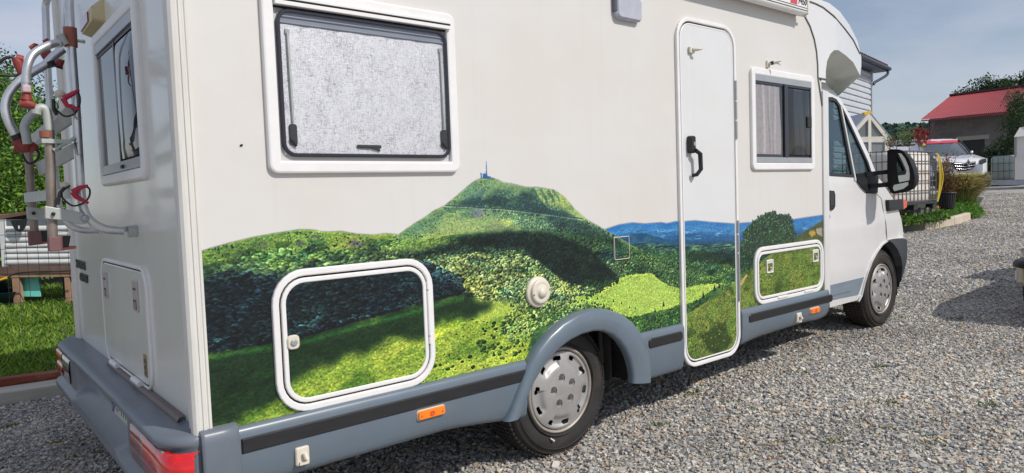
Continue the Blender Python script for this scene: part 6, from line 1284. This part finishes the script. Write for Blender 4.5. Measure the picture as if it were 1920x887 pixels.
# nearest vertical edge at px 1716; other edge to the right at 1754; front face going left to 1628
nearc = at(1706, 382, 13.6); nearc[2] = gz; rightc = at(1755, 378, 14.25); rightc[2] = gz
e1 = rightc-nearc; W_ = np.linalg.norm(e1); e1 /= W_; e2 = np.cross([0, 0, 1.], e1)
ib = ibc(nearc-e1*.62, e1, e2, W_+.62, 1.0, 'large white caged water tank on a black pallet and concrete blocks behind the door mirror', M_tank, (11, 9), 6, H=1.16)
for k, px in enumerate((1690, 1702, 1714, 1727, 1738, 1748)):
    a = at(px, 389.5, 13.95+.05*k); b0 = at(px, 410, 13.95+.05*k); h = a[2]-b0[2]; w_ = .20 if k % 2 == 0 else .09
    t = thing('concrete_block', tuple(b0), ('grey hollow concrete block under the tank beside the side lamp', 'thin concrete block end, second under the tank from the cab', 'concrete block under the tank, third from the cab', 'concrete block under the tank above the broad leaves', 'concrete block under the tank left of the marigold', 'last concrete block under the tank at the hose')[k], 'concrete block', 'concrete blocks under the water tank')
    m_ = MB(); o_ = a-np.array([0, 0, h]); m_.prism([o_, o_+e1*.10, o_+e1*.10+np.array([0, 0, h]), o_+np.array([0, 0, h])], e2*.5); m_.build('block_body', M_blk, t)
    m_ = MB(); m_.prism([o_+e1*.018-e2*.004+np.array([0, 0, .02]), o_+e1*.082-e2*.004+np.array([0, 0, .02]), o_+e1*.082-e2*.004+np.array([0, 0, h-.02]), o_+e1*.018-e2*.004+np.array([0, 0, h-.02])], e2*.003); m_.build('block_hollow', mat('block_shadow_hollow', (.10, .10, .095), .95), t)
# yellow hose hanging from the cage corner
m_ = MB()
for dx in (0, 2.4, 6): m_.tube(smooth([at(1754, 288, 14.1), at(1758+dx*.4, 292, 14.1), at(1761+dx*.8, 312, 14.1), at(1762+dx, 335, 14.1), at(1760+dx*.6, 358, 14.1), at(1757+dx*.2, 378, 14.1)]), .010, 8)
tag(m_.build('yellow_hose', mat('yellow_hose_rubber', srgb(222, 196, 60), .5, var=.08)), 'coiled yellow hose hanging from the corner of the water tank', 'hose')
# plants on top of the tank
for (px0, px1, py, hgt, cols, lab, nm, n) in ((1676, 1712, 272, .34, [srgb(112,140,84), srgb(92,120,70), srgb(140,160,104)], 'grey-green leafy plants standing on the tank top behind the mirror', 'green_plants', 500), (1716, 1738, 272, .42, [srgb(150,40,44), srgb(120,30,40), srgb(170,60,56)], 'dark red leafed plant on the tank top left of the delivery van windscreen', 'red_plant', 420), (1664, 1678, 273, .22, [srgb(150,120,110), srgb(110,100,80)], 'small faded pinkish plant on the tank top beside the greenhouse', 'pink_plant', 120)):
    P = []; c = at((px0+px1)/2, py, 14.3); t = thing(nm, tuple(c), lab, 'plant'); m_ = MB()
    for k in range(14):
        px = rng.uniform(px0+3, px1-3); b_ = at(px, py+3, 14.3+rng.normal()*.1); tp = b_+np.array([rng.normal()*.08, rng.normal()*.08, hgt*rng.uniform(.5, 1.1)]); m_.tube([b_, (b_+tp)/2+rng.normal(size=3)*.02, tp], [.006, .005, .002], 5)
        for j in range(n//14): f = rng.uniform(.2, 1); P.append(b_+(tp-b_)*f+rng.normal(size=3)*.035)
    m_.build('stem', barkM, t)['kind'] = 'stuff'; leafmesh('foliage', P, .055, leafM, cols, t, asp=.35)
m_ = MB(); m_.lathe(at(1697, 274, 14.2), (0, 0, 1), [(.001, 0), (.17, 0), (.19, .03), (.17, .03), (.001, .02)], 20); tag(m_.build('black_saucer', M_black), 'shallow black tray on top of the water tank', 'tray')
m_ = MB(); m_.ball(at(1732, 271.5, 14.0), .03, 10, (1.3, 1, .8)); tag(m_.build('yellow_bung', mat('yellow_plastic', (0, 0, 0))), 'small pale yellow cap on the tank top below the red plant', 'cap')
# wire hoops behind the tank
for (a, b_, c, lab) in ((1672, 1690, 1706, 'thin black plant hoop arching left over the tank'), (1684, 1700, 1724, 'thin black plant hoop arching right over the tank')):
    top = 243; m_ = MB(); m_.tube(smooth([at(a-4, 285, 15.2), at(a, 262, 15.2), at(b_-8, 247, 15.2), at(b_, top, 15.2), at(b_+8, 247, 15.2), at(c-4, 262, 15.2), at(c, 285, 15.2)]), .007, 6); tag(m_.build('plant_hoop', M_black), lab, 'hoop', 'plant hoops behind the tank')
# ---- greenhouse
gh = thing('greenhouse', tuple(at(1630, 330, 17)), 'small gabled white timber greenhouse with plastic panes beside the motorhome cab', 'greenhouse')
TG = 17.; g_ = lambda px, py, t=TG: at(px, py, t)
M_wt = mat('white_timber', (.74, .70, .62), .6, var=.06, scale=8); M_pl = glass_mat('cloudy_plastic_pane', (.5, .52, .52), .25, .25, (.20, .22, .22)); M_sheet = mat('lilac_grey_roof_sheet', srgb(188, 190, 206), .35, var=.1, scale=3)
dpt = rot(np.array([-.2, 1., 0]), 0)*3.2
def gb(a, b_, w=.11): m_ = MB(); m_.beam(a, b_, .06, w, (.6, -.8, .1)) ; return m_
apex, l_, r_ = g_(1630, 215), g_(1584, 264), g_(1666, 262)
cross = np.cross(r_-l_, [0, 0, 1.]); cross /= np.linalg.norm(cross)
def bar(nm, a, b_, w): m_ = MB(); m_.beam(a, b_, w, .06, cross); return m_.build(nm, M_wt, gh)
bar('gable_rafter', apex, g_(1591, 258), .10); bar('gable_rafter', apex, g_(1663, 259), .10); bar('tie_beam', g_(1584, 262.5), g_(1666, 261), .13); bar('centre_post', g_(1629.5, 216), g_(1630.5, 336), .07); bar('corner_post', g_(1662.5, 262), g_(1662.5, 340), .11); bar('corner_post', g_(1590, 262), g_(1591, 340), .10)
for P in ([g_(1628, 225), g_(1596, 257), g_(1628, 257)], [g_(1632, 225), g_(1632, 257), g_(1658, 257)], [g_(1595, 267), g_(1628, 267), g_(1628, 340), g_(1595, 340)], [g_(1633, 267), g_(1659, 267), g_(1659, 340), g_(1633, 340)]): m_ = MB().add([p+cross*-.01 for p in P], [tuple(range(len(P)))]); m_.build('pane', M_pl, gh)
dn = -cross if np.dot(cross, FW) < 0 else cross
m_ = MB(); m_.prism([apex+dn*-.04+np.array([0, 0, .05]), g_(1671, 261)-dn*.04, g_(1671, 261)+dn*2.5, apex+dn*2.5+np.array([0, 0, .05])], (0, 0, .02)); m_.build('roof_sheet', M_sheet, gh)
m_ = MB(); m_.prism([apex+dn*-.04+np.array([0, 0, .05]), g_(1584, 262)-dn*.04, g_(1584, 262)+dn*2.5, apex+dn*2.5+np.array([0, 0, .05])], (0, 0, .02)); m_.build('roof_sheet', M_sheet, gh)
m_ = MB(); m_.beam(g_(1619, 214, TG-.3), g_(1632, 210, TG-.3), .10, .07); m_.build('ridge_cap', mat('ridge_yellow', srgb(232, 190, 60), .5), gh)
# ---- grey clad house with tiled roof
hs = thing('grey_house', tuple(at(1600, 330, 24)), 'tall house clad in light grey boards with a red tiled roof edge', 'house')
TH = 24.; M_clad = mat('light_grey_cladding', srgb(186, 190, 196), .6, var=.05, scale=4); M_fas = mat('dark_slate_fascia', srgb(58, 66, 80), .5, var=.05); M_tile = mat('red_clay_tile', srgb(150, 66, 54), .8, var=.2, scale=5)
R0 = at(1633, 340, TH); lft = at(1560, 340, TH-3.2)-R0; lft[2] = 0; LW = np.linalg.norm(lft); lft /= LW; nrm = np.cross(lft, [0, 0, 1.]); nrm = nrm if np.dot(nrm, FW) < 0 else -nrm
ztop = at(1633, 138, TH)[2]; zbot = 1.; 
m_ = MB(); m_.prism([R0*np.array([1, 1, 0])+np.array([0, 0, zbot]), R0*np.array([1, 1, 0])+lft*4.2+np.array([0, 0, zbot]), R0*np.array([1, 1, 0])+lft*4.2+np.array([0, 0, ztop]), R0*np.array([1, 1, 0])+np.array([0, 0, ztop])], -nrm*5); m_.build('wall', M_clad, hs)
nb = 22; bh = (ztop-zbot)/nb
for k in range(nb):
    z = zbot+k*bh; o_ = R0*np.array([1, 1, 0])+nrm*.004; m_ = MB(); m_.prism([o_+np.array([0, 0, z]), o_+nrm*.045+np.array([0, 0, z+.012]), o_+nrm*.045+np.array([0, 0, z+bh*.62]), o_+nrm*.012+np.array([0, 0, z+bh*.78]), o_+np.array([0, 0, z+bh*.99])], lft*4.2); m_.build('cladding_board', M_clad, hs)
m_ = MB(); m_.prism([R0*np.array([1, 1, 0])+nrm*.05+np.array([0, 0, zbot])-lft*.02, R0*np.array([1, 1, 0])+nrm*.05+np.array([0, 0, zbot])+lft*.12, R0*np.array([1, 1, 0])+nrm*.05+np.array([0, 0, ztop])+lft*.12, R0*np.array([1, 1, 0])+nrm*.05+np.array([0, 0, ztop])-lft*.02], nrm*.03); m_.build('corner_board', mat('corner_board_grey', srgb(168, 174, 182), .6), hs)
Rz = R0*np.array([1, 1, 0]); e_ = -lft*.42
m_ = MB(); m_.prism([Rz+e_+nrm*.42+np.array([0, 0, ztop+.02]), Rz+lft*4.2+nrm*.42+np.array([0, 0, ztop+.02]), Rz+lft*4.2-nrm*3+np.array([0, 0, ztop+.02]), Rz+e_-nrm*3+np.array([0, 0, ztop+.02])], (0, 0, .17)); m_.build('eaves_board', M_fas, hs)
m_ = MB(); m_.tube([Rz+e_*1.35+nrm*.46+np.array([0, 0, ztop+.12]), Rz+lft*4.2+nrm*.46+np.array([0, 0, ztop+.12])], .07, 10); m_.build('gutter', M_fas, hs)
m_ = MB(); m_.tube(smooth([Rz+e_*1.0+nrm*.44+np.array([0, 0, ztop+.08]), Rz+e_*.9+nrm*.42+np.array([0, 0, ztop-.10]), Rz-lft*.02+nrm*.14+np.array([0, 0, ztop-.34]), Rz+lft*.05+nrm*.12+np.array([0, 0, ztop-.42])]), .045, 8); m_.build('downpipe', M_fas, hs)
for k in range(16):
    o_ = Rz+e_+lft*(k*.21)+np.array([0, 0, ztop+.21]); m_ = MB(); rows = [[o_+nrm*(.45-1.2*v)+lft*(.21*u)+np.array([0, 0, .05*math.sin(math.pi*u)+v*.22]) for u in np.linspace(0, 1, 6)] for v in (0, .33, .66, 1)]; m_.grid(rows); m_.build('roof_tile', M_tile, hs)
m_ = MB(); c = at(1627, 117, TH-.3); m_.tube([c-np.array([0, 0, .15]), c+np.array([0, 0, .12])], .05, 8); m_.build('roof_vent', mat('vent_grey', srgb(120, 124, 130), .5), hs)
# ---- white delivery van parked behind the planting bed
def van_far():
    t0 = 27.; base = at(1808, 342, t0); base[2] = zg(base[0])-.02
    v = thing('delivery_van', tuple(base), 'white delivery van with red windscreen banner parked facing the yard', 'van'); v0 = v
    P = lambda px, py, dt=0.: at(px, py, t0+dt)
    Mw = mat('van_white_paint', (.82, .82, .83), .22, var=.02, coat=.7); Mg = glass_mat('van_windscreen', (.4, .45, .5), .35, .03, (.10, .13, .16)); Mb = mat('van_black_trim', (.02, .02, .022), .4); Mc = mat('chrome_bar', (.75, .75, .78), .15, metal=1); Mr = mat('banner_red', srgb(196, 40, 66), .5)
    # body sections from the front face back: (x half width outline in pixels) -> real loft going away from the camera and to the left
    bk = -RT*2.3+np.array([FW[0], FW[1], 0])*3.6                     # direction of the van's length (away, to the left)
    # front end
    def PL(px, py, d=0.): return P(px, py, d)
    noseL = [(1757,.55),(1765,.20),(1785,.0),(1810,.0),(1832,.05),(1845,.30),(1851,.75)]
    def row(y0, y1, dd): return [PL(px, y0+(y1-y0)*(px-1757)/94, d+dd) for px, d in noseL]
    hoodb = [PL(px, py, d) for px, py, d in ((1748,293,1.6),(1760,293.5,1.55),(1778,293,1.5),(1795,292,1.5),(1808,291,1.5),(1818,290,1.55),(1824,289,1.7))]
    hoodm = [PL(px, py, d) for px, py, d in ((1752,297,.95),(1763,298,.75),(1782,297.5,.62),(1803,296.5,.62),(1822,295.5,.66),(1836,294.5,.8),(1842,294.5,1.1))]
    MB().grid([row(304, 299, .04), row(301.5, 297.5, .14), hoodm, hoodb]).build('bonnet', Mw, v)
    MB().grid([row(304, 299, .04), row(310, 306, .0), row(322, 318, -.06), row(332, 327, .0)]).build('front_panel', Mw, v)
    MB().grid([row(332, 327, .0), row(336, 331, -.02), row(344, 340, .1)]).build('lower_bumper', Mb, v)
    gq = [(1788,304.5),(1808,305.5),(1830,302.5),(1829,311),(1823,317),(1810,320),(1798,320.5),(1791,315)]
    MB().prism([PL(a, b_, -.10) for a, b_ in gq], FW*.06).build('grille', Mb, v); gr = v
    for (a, b_, c) in (((1788,306.4),(1808,307.6),(1830,304.6)), ((1790,311.4),(1808,312.6),(1829,309.6)), ((1794,316.6),(1809,317.6),(1825,314.8))):
        MB().tube([PL(*a, -.12), PL(*b_, -.12), PL(*c, -.12)], .018, 6).build('grille_bar', Mc, gr)
    c = PL(1816, 305, -.18); em = MB().prism([c+UP*.14, c+RT*.08, c-UP*.14, c-RT*.08], FW*.03).build('badge', Mc, gr); MB().prism([c+UP*.06-FW*.004, c+RT*.032-FW*.004, c-UP*.06-FW*.004, c-RT*.032-FW*.004], FW*.003).build('badge_centre', Mb, em)
    for Q in ([(1770,305),(1779,303.6),(1787,305),(1787,309),(1779,310.5),(1773,309)], [(1832,303),(1842,298),(1849,297.5),(1850,304),(1842,308),(1833,308)]):
        MB().prism([PL(*q, -.02 if Q[0][0] < 1800 else .12) for q in Q], FW*.3).build('headlight', mat('van_headlight', srgb(92, 98, 112), .15, coat=1), v)
    pl2 = MB().prism([PL(1805,325.2,-.16), PL(1831,323.4,-.14), PL(1831,328.8,-.14), PL(1805,330.5,-.16)], FW*.03).build('number_plate', mat('plate_white', (0, 0, 0)), v)
    MB().prism([PL(1805,325.3,-.18), PL(1808,325.1,-.18), PL(1808,330.2,-.18), PL(1805,330.4,-.18)], FW*.01).build('plate_band', mat('plate_blue', (0, 0, 0)), pl2)
    # windscreen and roof
    wsb = [P(1740,292,1.6), P(1760,293,1.55), P(1785,292.3,1.5), P(1805,291,1.52), P(1819,289.6,1.6)]
    wst = [P(1722,266,2.2), P(1745,264.5,2.3), P(1768,263.5,2.4), P(1785,262.8,2.5), P(1796,263,2.6)]
    rt = [P(1722,261,2.6), P(1745,259.5,2.7), P(1768,258.6,2.8), P(1785,258.8,2.9), P(1796,260.5,2.9)]
    MB().grid([wsb, wst]).build('windscreen', Mg, v)
    ban = lambda f, k: [np.array(a)*(1-f)+np.array(b_)*f-FW*.03 for a, b_ in zip(wsb, wst)]
    bn = MB().grid([ban(.83, 0), ban(1., 0)]).build('banner', Mr, v)
    MB().grid([wst, [np.array(a)*.4+np.array(b_)*.6 for a, b_ in zip(wst, rt)], [p+bk*.9-UP*.02 for p in rt]]).build('roof', Mw, v)
    # left flank seen behind the plants, up to the greenhouse
    MB().grid([[rt[0]+bk*.0, rt[0]+bk*.9], [wsb[0], wsb[0]+bk*.9], [P(1752,330,.6), P(1752,330,.6)+bk*.9]]).build('body_side', Mw, v)
    MB().grid([[rt[-1], rt[-1]+bk*.9], [wsb[-1]+RT*.1, wsb[-1]+bk*.9], [P(1848,330,.8), P(1848,330,.8)+bk*.9]]).build('body_side', Mw, v)
    m_ = MB(); m_.tube([P(1797,262,2.5), P(1810,275.5,2.0), P(1821,289,1.5)], .035, 6); m_.build('pillar', Mb, v)
    m_ = MB(); m_.ball(P(1822,285,1.5), .055, 10, (1, 1, 1.1)); m_.build('door_mirror', Mw, v)
    for px, dt in ((1763, .4), (1843, .6)): m_ = MB(); m_.lathe(P(px, 338, dt), RT, [(.001, -.1), (.2, -.1), (.33, -.08), (.33, .1), (.2, .12), (.001, .12)], 24); m_.build('wheel', M_tyre, v)
    # plate and banner lettering, laid in the plane facing the yard
    def facing(s, size, p, mt, par, sx=1.):
        o = text('lettering', s, size, (0, 0, 0), (0, 0, 0), mt, None, .001, sx); Mx = Matrix([[RT[0], UP[0], -FW[0], p[0]], [RT[1], UP[1], -FW[1], p[1]], [RT[2], UP[2], -FW[2], p[2]], [0, 0, 0, 1]]); o.data.transform(Mx); o.parent = par; o.matrix_parent_inverse = wmat(par).inverted()
    facing('GG-894-BF', .095, P(1808.6, 329.8, -.20), M_letter, pl2, .82); facing('Trafic', .085, P(1752.5, 265.6, 1.9), M_frame, bn, 1.3)
van_far()
# ---- block-walled shed with red roof
TS = 37.; sh = thing('block_shed', tuple(at(1830, 335, TS)), 'grey concrete block shed under a sloping red corrugated roof', 'shed')
L0 = at(1743, 223, TS); R1 = at(1930, 208, TS-3.2); L0z = L0*np.array([1, 1, 0]); R1z = R1*np.array([1, 1, 0]); sx_ = R1z-L0z; SL = np.linalg.norm(sx_); sx_ /= SL; sn = np.cross(sx_, [0, 0, 1.]); sn = sn if np.dot(sn, FW) < 0 else -sn
zt = L0[2]; zb_ = .9; M_bl = [mat('shed_block_%s' % n_, srgb(*c), .9, var=.14, scale=5, bump=.4) for n_, c in (('grey', (112, 109, 107)), ('warm', (116, 110, 106)), ('dark', (104, 102, 101)))]
m_ = MB(); m_.prism([L0z+np.array([0, 0, zb_]), L0z+sx_*SL+np.array([0, 0, zb_]), L0z+sx_*SL+np.array([0, 0, zt]), L0z+np.array([0, 0, zt])], -sn*6); m_.build('wall', mat('mortar_grey', srgb(122, 118, 114), .95, var=.08), sh)
bl, bhh = .50, .20; nr = int((zt-zb_)/bhh); bmesh_ = []
for mm in M_bl:
    q = MB(); j = .009
    P8 = lambda a, z, d: sx_*a+np.array([0, 0, z])+sn*d
    q.add([P8(j, j, 0), P8(bl-j, j, 0), P8(bl-j, bhh-j, 0), P8(j, bhh-j, 0), P8(j, j, .014), P8(bl-j, j, .014), P8(bl-j, bhh-j, .014), P8(j, bhh-j, .014)], [(4,5,6,7),(0,1,5,4),(1,2,6,5),(2,3,7,6),(3,0,4,7)])
    me = bpy.data.meshes.new('brick'); me.from_pydata(q.v, [], q.f); me.materials.append(mm); bmesh_.append(me)
cnt = 0
wl = (R1z-L0z)@sx_
winx0 = np.dot(at(1806, 282, TS-1)-L0z, sx_); winx1 = winx0+.95; wz1 = at(1806, 263.5, TS-1)[2]; wz0 = wz1-1.2
for r_i in range(nr):
    for k in range(int(SL/bl)+1):
        a = k*bl-(bl/2 if r_i % 2 else 0)
        if a < -.01 or a+bl > SL+.3: continue
        z = zt-(r_i+1)*bhh
        if z < zt-3.6: continue
        if a+bl > winx0 and a < winx1 and z+bhh > wz0 and z < wz1+.2: continue
        o = bpy.data.objects.new('block', bmesh_[rng.integers(0, 3)]); COL.objects.link(o); o.location = L0z+sx_*a+np.array([0, 0, z])+sn*(rng.random()*.004); o.parent = sh; o.matrix_parent_inverse = wmat(sh).inverted(); cnt += 1
print('blocks', cnt)
m_ = MB(); o_ = L0z+sx_*winx0+sn*.012; m_.prism([o_+np.array([0, 0, wz0]), o_+sx_*.95+np.array([0, 0, wz0]), o_+sx_*.95+np.array([0, 0, wz1]), o_+np.array([0, 0, wz1])], sn*.006); m_.build('window_opening', mat('dark_opening', (.02, .02, .022), .7), sh)
m_ = MB(); o_ = L0z+sx_*(winx0-.3)+sn*.012; m_.prism([o_+np.array([0, 0, wz1]), o_+sx_*1.45+np.array([0, 0, wz1]), o_+sx_*1.45+np.array([0, 0, wz1+.2]), o_+np.array([0, 0, wz1+.2])], sn*.02); m_.build('lintel', M_blk, sh)
# roof: eave line (1728,224)->(1930,206); ridge (1783,180)->(1930,162)
Ea = at(1727, 224.5, TS-.9); Eb = at(1935, 205, TS-4.0); Ra = at(1783, 180, TS+3.2); Rb = at(1940, 160, TS+.2)
M_roof = mat('red_roof_sheet', srgb(150, 58, 62), .55, var=.08, scale=1.2, dirt=srgb(134, 70, 68), dirt_amt=.4)
ns = 9
for k in range(ns):
    f0, f1 = k/ns, (k+1)/ns; m_ = MB(); rows = []; q = 24
    for v in (0, .33, .66, 1):
        row = []
        for i in range(q+1):
            f = f0+(f1-f0)*i/q; p = (Ea+(Eb-Ea)*f)*(1-v)+(Ra+(Rb-Ra)*f)*v; row.append(p+np.array([0, 0, .035*max(0, math.cos(i*math.pi/2))]))
        rows.append(row)
    m_.grid(rows, False); m_.build('roof_sheet', M_roof, sh)
m_ = MB(); m_.beam(Ra+np.array([-.1, 0, .04]), Rb+np.array([0, 0, .04]), .35, .10); m_.build('ridge', mat('dark_ridge', srgb(74, 44, 48), .6), sh)
m_ = MB(); m_.beam(Ea-np.array([0, 0, .06]), Eb-np.array([0, 0, .06]), .05, .06); m_.build('eaves_edge', M_roof, sh)
m_ = MB(); m_.tube([at(1742.5, 226, TS-.3), at(1742.5, 300, TS-.3)], .05, 8); m_.build('downpipe', M_fas, sh)
# ---- far caged tank and white cabinet at the right edge
TF = 29.; a = at(1851, 342, TF); b_ = at(1903, 341, TF-1.2); a[2] = b_[2] = a[2]-.05; e1_ = b_-a; w_ = np.linalg.norm(e1_); e1_ /= w_; e2_ = np.cross([0, 0, 1.], e1_)
ibc(a, e1_, e2_, w_, 1.0, 'greenish caged water tank standing between the delivery van and the white cabin', mat('greenish_tank_plastic', srgb(176, 190, 184), .5, var=.06), (5, 3), 4, pallet=False, H=1.13)
m_ = MB(); q = at(1880, 345, TF-1.); m_.prism([at(1846,338,TF-.9), at(1925,337,TF-2), at(1925,346,TF-2.2), at(1880,347.5,TF-1.6), at(1846,346,TF-1.1)], FW*.5); tag(m_.build('grey_tarpaulin', mat('blue_grey_tarp', srgb(104, 112, 122), .6, var=.2, scale=3)), 'grey tarpaulin lying along the foot of the far water tank', 'tarpaulin')
TC = 25.; wc = thing('white_cabin', tuple(at(1915, 340, TC)), 'narrow white cabin with a pitched top at the right edge', 'cabin')
m_ = MB(); m_.prism([at(1903,255,TC), at(1960,250,TC-.5), at(1960,336,TC-.5), at(1903,337,TC)], ray(1903,300)*1.5+RT*.05); m_.build('wall', mat('cabin_white', (.72, .70, .67), .6, var=.06, scale=2), wc)
m_ = MB(); m_.prism([at(1903,255,TC-.06), at(1906,255,TC-.06), at(1906,337,TC-.06), at(1903,337,TC-.06)], FW*.04); m_.build('corner_post', mat('cabin_grey', srgb(150, 148, 146), .6), wc)
m_ = MB(); m_.prism([at(1901,257,TC-.1), at(1912,239,TC-.1), at(1960,232,TC-.6), at(1960,252,TC-.6)], ray(1903,300)*1.7+RT*.05); m_.build('roof', mat('cabin_roof_white', (.76, .74, .70), .5, var=.04), wc)
# ---- trees round the shed
cy = [srgb(*c) for c in ((70,92,56),(52,76,46),(88,108,66),(40,60,40))]
b_ = at(1912, 340, 30.5); b_[2] = zg(b_[0]); tree('conifer', b_, at(1912, 168, 30.5)[2], 1.15, 9000, .13, cy, 'dark green feathery cypress in front of the red shed roof', None, .12, 16, cat='tree', asp=.25, droop=.9, crown_low=.2)
for (px, tt, top, rad, lab) in ((1818, 46, 164, 1.7, 'low dark tree crown left over the red roof ridge'), (1850, 46, 150, 2.0, 'dark tree crown in the middle behind the red roof'), (1885, 47, 148, 2.0, 'dark tree crown right of the middle behind the red roof'), (1925, 44, 140, 2.4, 'tall dark tree crown at the right edge behind the roof')):
    b_ = at(px, 300, tt); b_[2] = 1.2; tree('dark_tree', b_, at(px, top, tt)[2], rad, 14000, .17, G_dark, lab, 'trees behind the red-roofed shed', .2, 12, crown_low=.55)
b_ = at(1872, 330, 31); b_[2] = zg(b_[0]); tree('shrub', b_, at(1872, 268, 31)[2], .95, 3800, .10, G_dark, 'dark shrub between the shed wall and the far water tank', None, .05, 10, cat='shrub', crown_low=.3)
# ---- wooded hills on the horizon
def hills():
    P = []; n = 42000
    px = rng.uniform(1500, 1990, n); f = rng.random(n); tt = 300+140*f; skyl = np.interp(px, [1500, 1662, 1680, 1700, 1742, 1990], [246, 242, 241, 241, 240, 238])+rng.normal(size=n)*1.2
    py = 268-(268-skyl)*f**.8+rng.normal(size=n)*.8
    q = np.stack([at(a, b_, t_) for a, b_, t_ in zip(px, py, tt)])
    o = leafmesh('far_woods', q, 3.2, piece_mat('far_wood_leaves', .9), [srgb(*c) for c in ((64,92,78),(50,76,66),(84,110,88),(42,64,60))], asp=1.1); tag(o, kind='stuff'); o['label'] = 'far blue-green wooded hill along the horizon left of the red shed'; o['category'] = 'woods'
    rows = [[at(a, 262, 305) for a in range(1400, 2100, 50)], [at(a, 247, 440) for a in range(1400, 2100, 50)], [np.array(at(a, 247, 440))*np.array([1, 1, 0]) for a in range(1400, 2100, 50)]]
    base = [[p*np.array([1, 1, 0]) for p in rows[0]]]; h = MB().grid(base+rows).build('hillside', mat('hill_green', srgb(56, 84, 70), .9, var=.2, scale=.02), fix=False); tag(h, kind='structure')
hills()
# ---- rear corner of the parked pickup at the right edge
pk = thing('parked_car', (8.2, -1.55, .1), 'beige car with black bumper strip, only its rear corner inside the right edge', 'car')
Mp = mat('champagne_paint', srgb(188, 180, 160), .3, metal=.3, var=.04, coat=.6, dirt=srgb(140, 120, 90), dirt_amt=.3)
X0, Y1, Y0 = 6.46, -.66, -2.3; zc = .10
def car_sec(x, zl, zt_, inset): return [(x, Y1-inset, zl), (x, Y1+.0-inset*.5, zl+.1), (x, Y1-.0, .62+zc), (x, Y1-.05, zt_), (x, Y1-.12, zt_+.03), (x, Y0+.12, zt_+.03), (x, Y0+.05, zt_), (x, Y0, .62+zc), (x, Y0+inset*.5, zl+.1), (x, Y0+inset, zl)]
m_ = MB(); rows = [car_sec(x, zl, zt_, i_) for x, zl, zt_, i_ in ((X0+.10, .42, .66, .16), (X0+.20, .40, .74, .10), (X0+.8, .38, .90, .0), (X0+2.6, .38, .95, .0), (X0+3.6, .38, .92, .0), (X0+4.3, .42, .82, .06))]; m_.grid(rows); m_.add(rows[0], [tuple(range(10))]); m_.add(rows[-1], [tuple(range(10))]); m_.build('body', Mp, pk)
m_ = MB(); r2 = [(X0+2.5, .95), (X0+2.8, 1.42), (X0+3.5, 1.42), (X0+4.0, .95)]; m_.prism([(x, Y1-.18, z) for x, z in r2], (0, Y0-Y1+.36, 0)); m_.build('cabin', mat('car_dark_glass', (.02, .025, .03), .08), pk)
bpth = [(X0+.9, Y1+.035), (X0+.35, Y1+.04), (X0+.12, Y1+.03), (X0+.02, Y1-.05), (X0, Y1-.2), (X0, Y0+.2), (X0+.1, Y0)]
m_ = MB(); m_.grid([[(x+.03, y-.02, z0) if False else (x+(.06 if z0 < .42 else 0), y, z0) for z0 in (.39, .42, .47, .56)] for x, y in bpth]); m_.build('rear_bumper', Mp, pk)
m_ = MB(); m_.grid([[(x, y, .56), (x-.025, y+.018, .565), (x-.03, y+.022, .60), (x-.01, y+.008, .625), (x+.08, y-.06, .63)] for x, y in bpth]); m_.build('bumper_strip', M_black, pk)
m_ = MB(); m_.box((X0+.13, Y1+.028, .465), (X0+.30, Y1+.046, .515)); rf_ = m_.build('reflector', M_redd, pk); m_ = MB(); m_.box((X0+.12, Y1+.026, .455), (X0+.31, Y1+.042, .525)); m_.build('reflector_frame', M_frame, rf_)
m_ = MB(); m_.box((X0+.06, Y1-.42, .645), (X0+.16, Y1-.22, .72)); m_.build('tail_lamp', M_redd, pk)
for x in (X0+.36, X0+3.3):
    for y in (Y1-.035, Y0+.24):
        m_ = MB(); m_.lathe((x, y, zg(x)+.30), (0, -1, 0), [(.001, .0), (.19, .0), (.28, -.01), (.30, .03), (.30, .18), (.19, .2), (.001, .2)], 32); m_.build('wheel', M_tyre, pk)

# ---- small weeds in the gravel
wp = [(1372,755),(1424,766),(1660,757),(1688,598),(1790,600),(1560,830),(1750,830),(1240,800),(1300,742),(1850,760),(1500,700),(20,802),(150,860),(205,845),(120,830),(1900,505),(1650,690)]
P = []; D3 = []
for (px, py) in wp:
    c = gnd(px, py); k = int(rng.integers(16, 46)); a = rng.uniform(0, 2*math.pi, k); rr_ = rng.uniform(0, .045, k)
    for i in range(k): P.append(c+np.array([math.cos(a[i])*rr_[i]*1.6, math.sin(a[i])*rr_[i], .006])); D3.append((math.cos(a[i])*.8, math.sin(a[i])*.8, .45))
o = leafmesh('weeds', P, .024, leafM, [srgb(*c) for c in ((92,122,48),(70,98,40),(120,132,64))], asp=.35, dirs=np.array(D3)); tag(o, 'tiny green weeds scattered through the gravel of the yard', 'weeds', kind='stuff')
# dead leaves and larger pale chippings
P = []
for i in range(60):
    px, py = rng.uniform(1150, 1910), rng.uniform(640, 885)
    if py < 640+(1600-px)*.35: continue
    P.append(gnd(px, py)+np.array([0, 0, .016]))
o = leafmesh('dry_leaves', P, .022, leafM, [srgb(*c) for c in ((150,96,54),(176,130,80),(120,78,50))], asp=.6, up=2.); tag(o, 'a few small dry brown leaves lying on the gravel', 'leaves', kind='stuff')
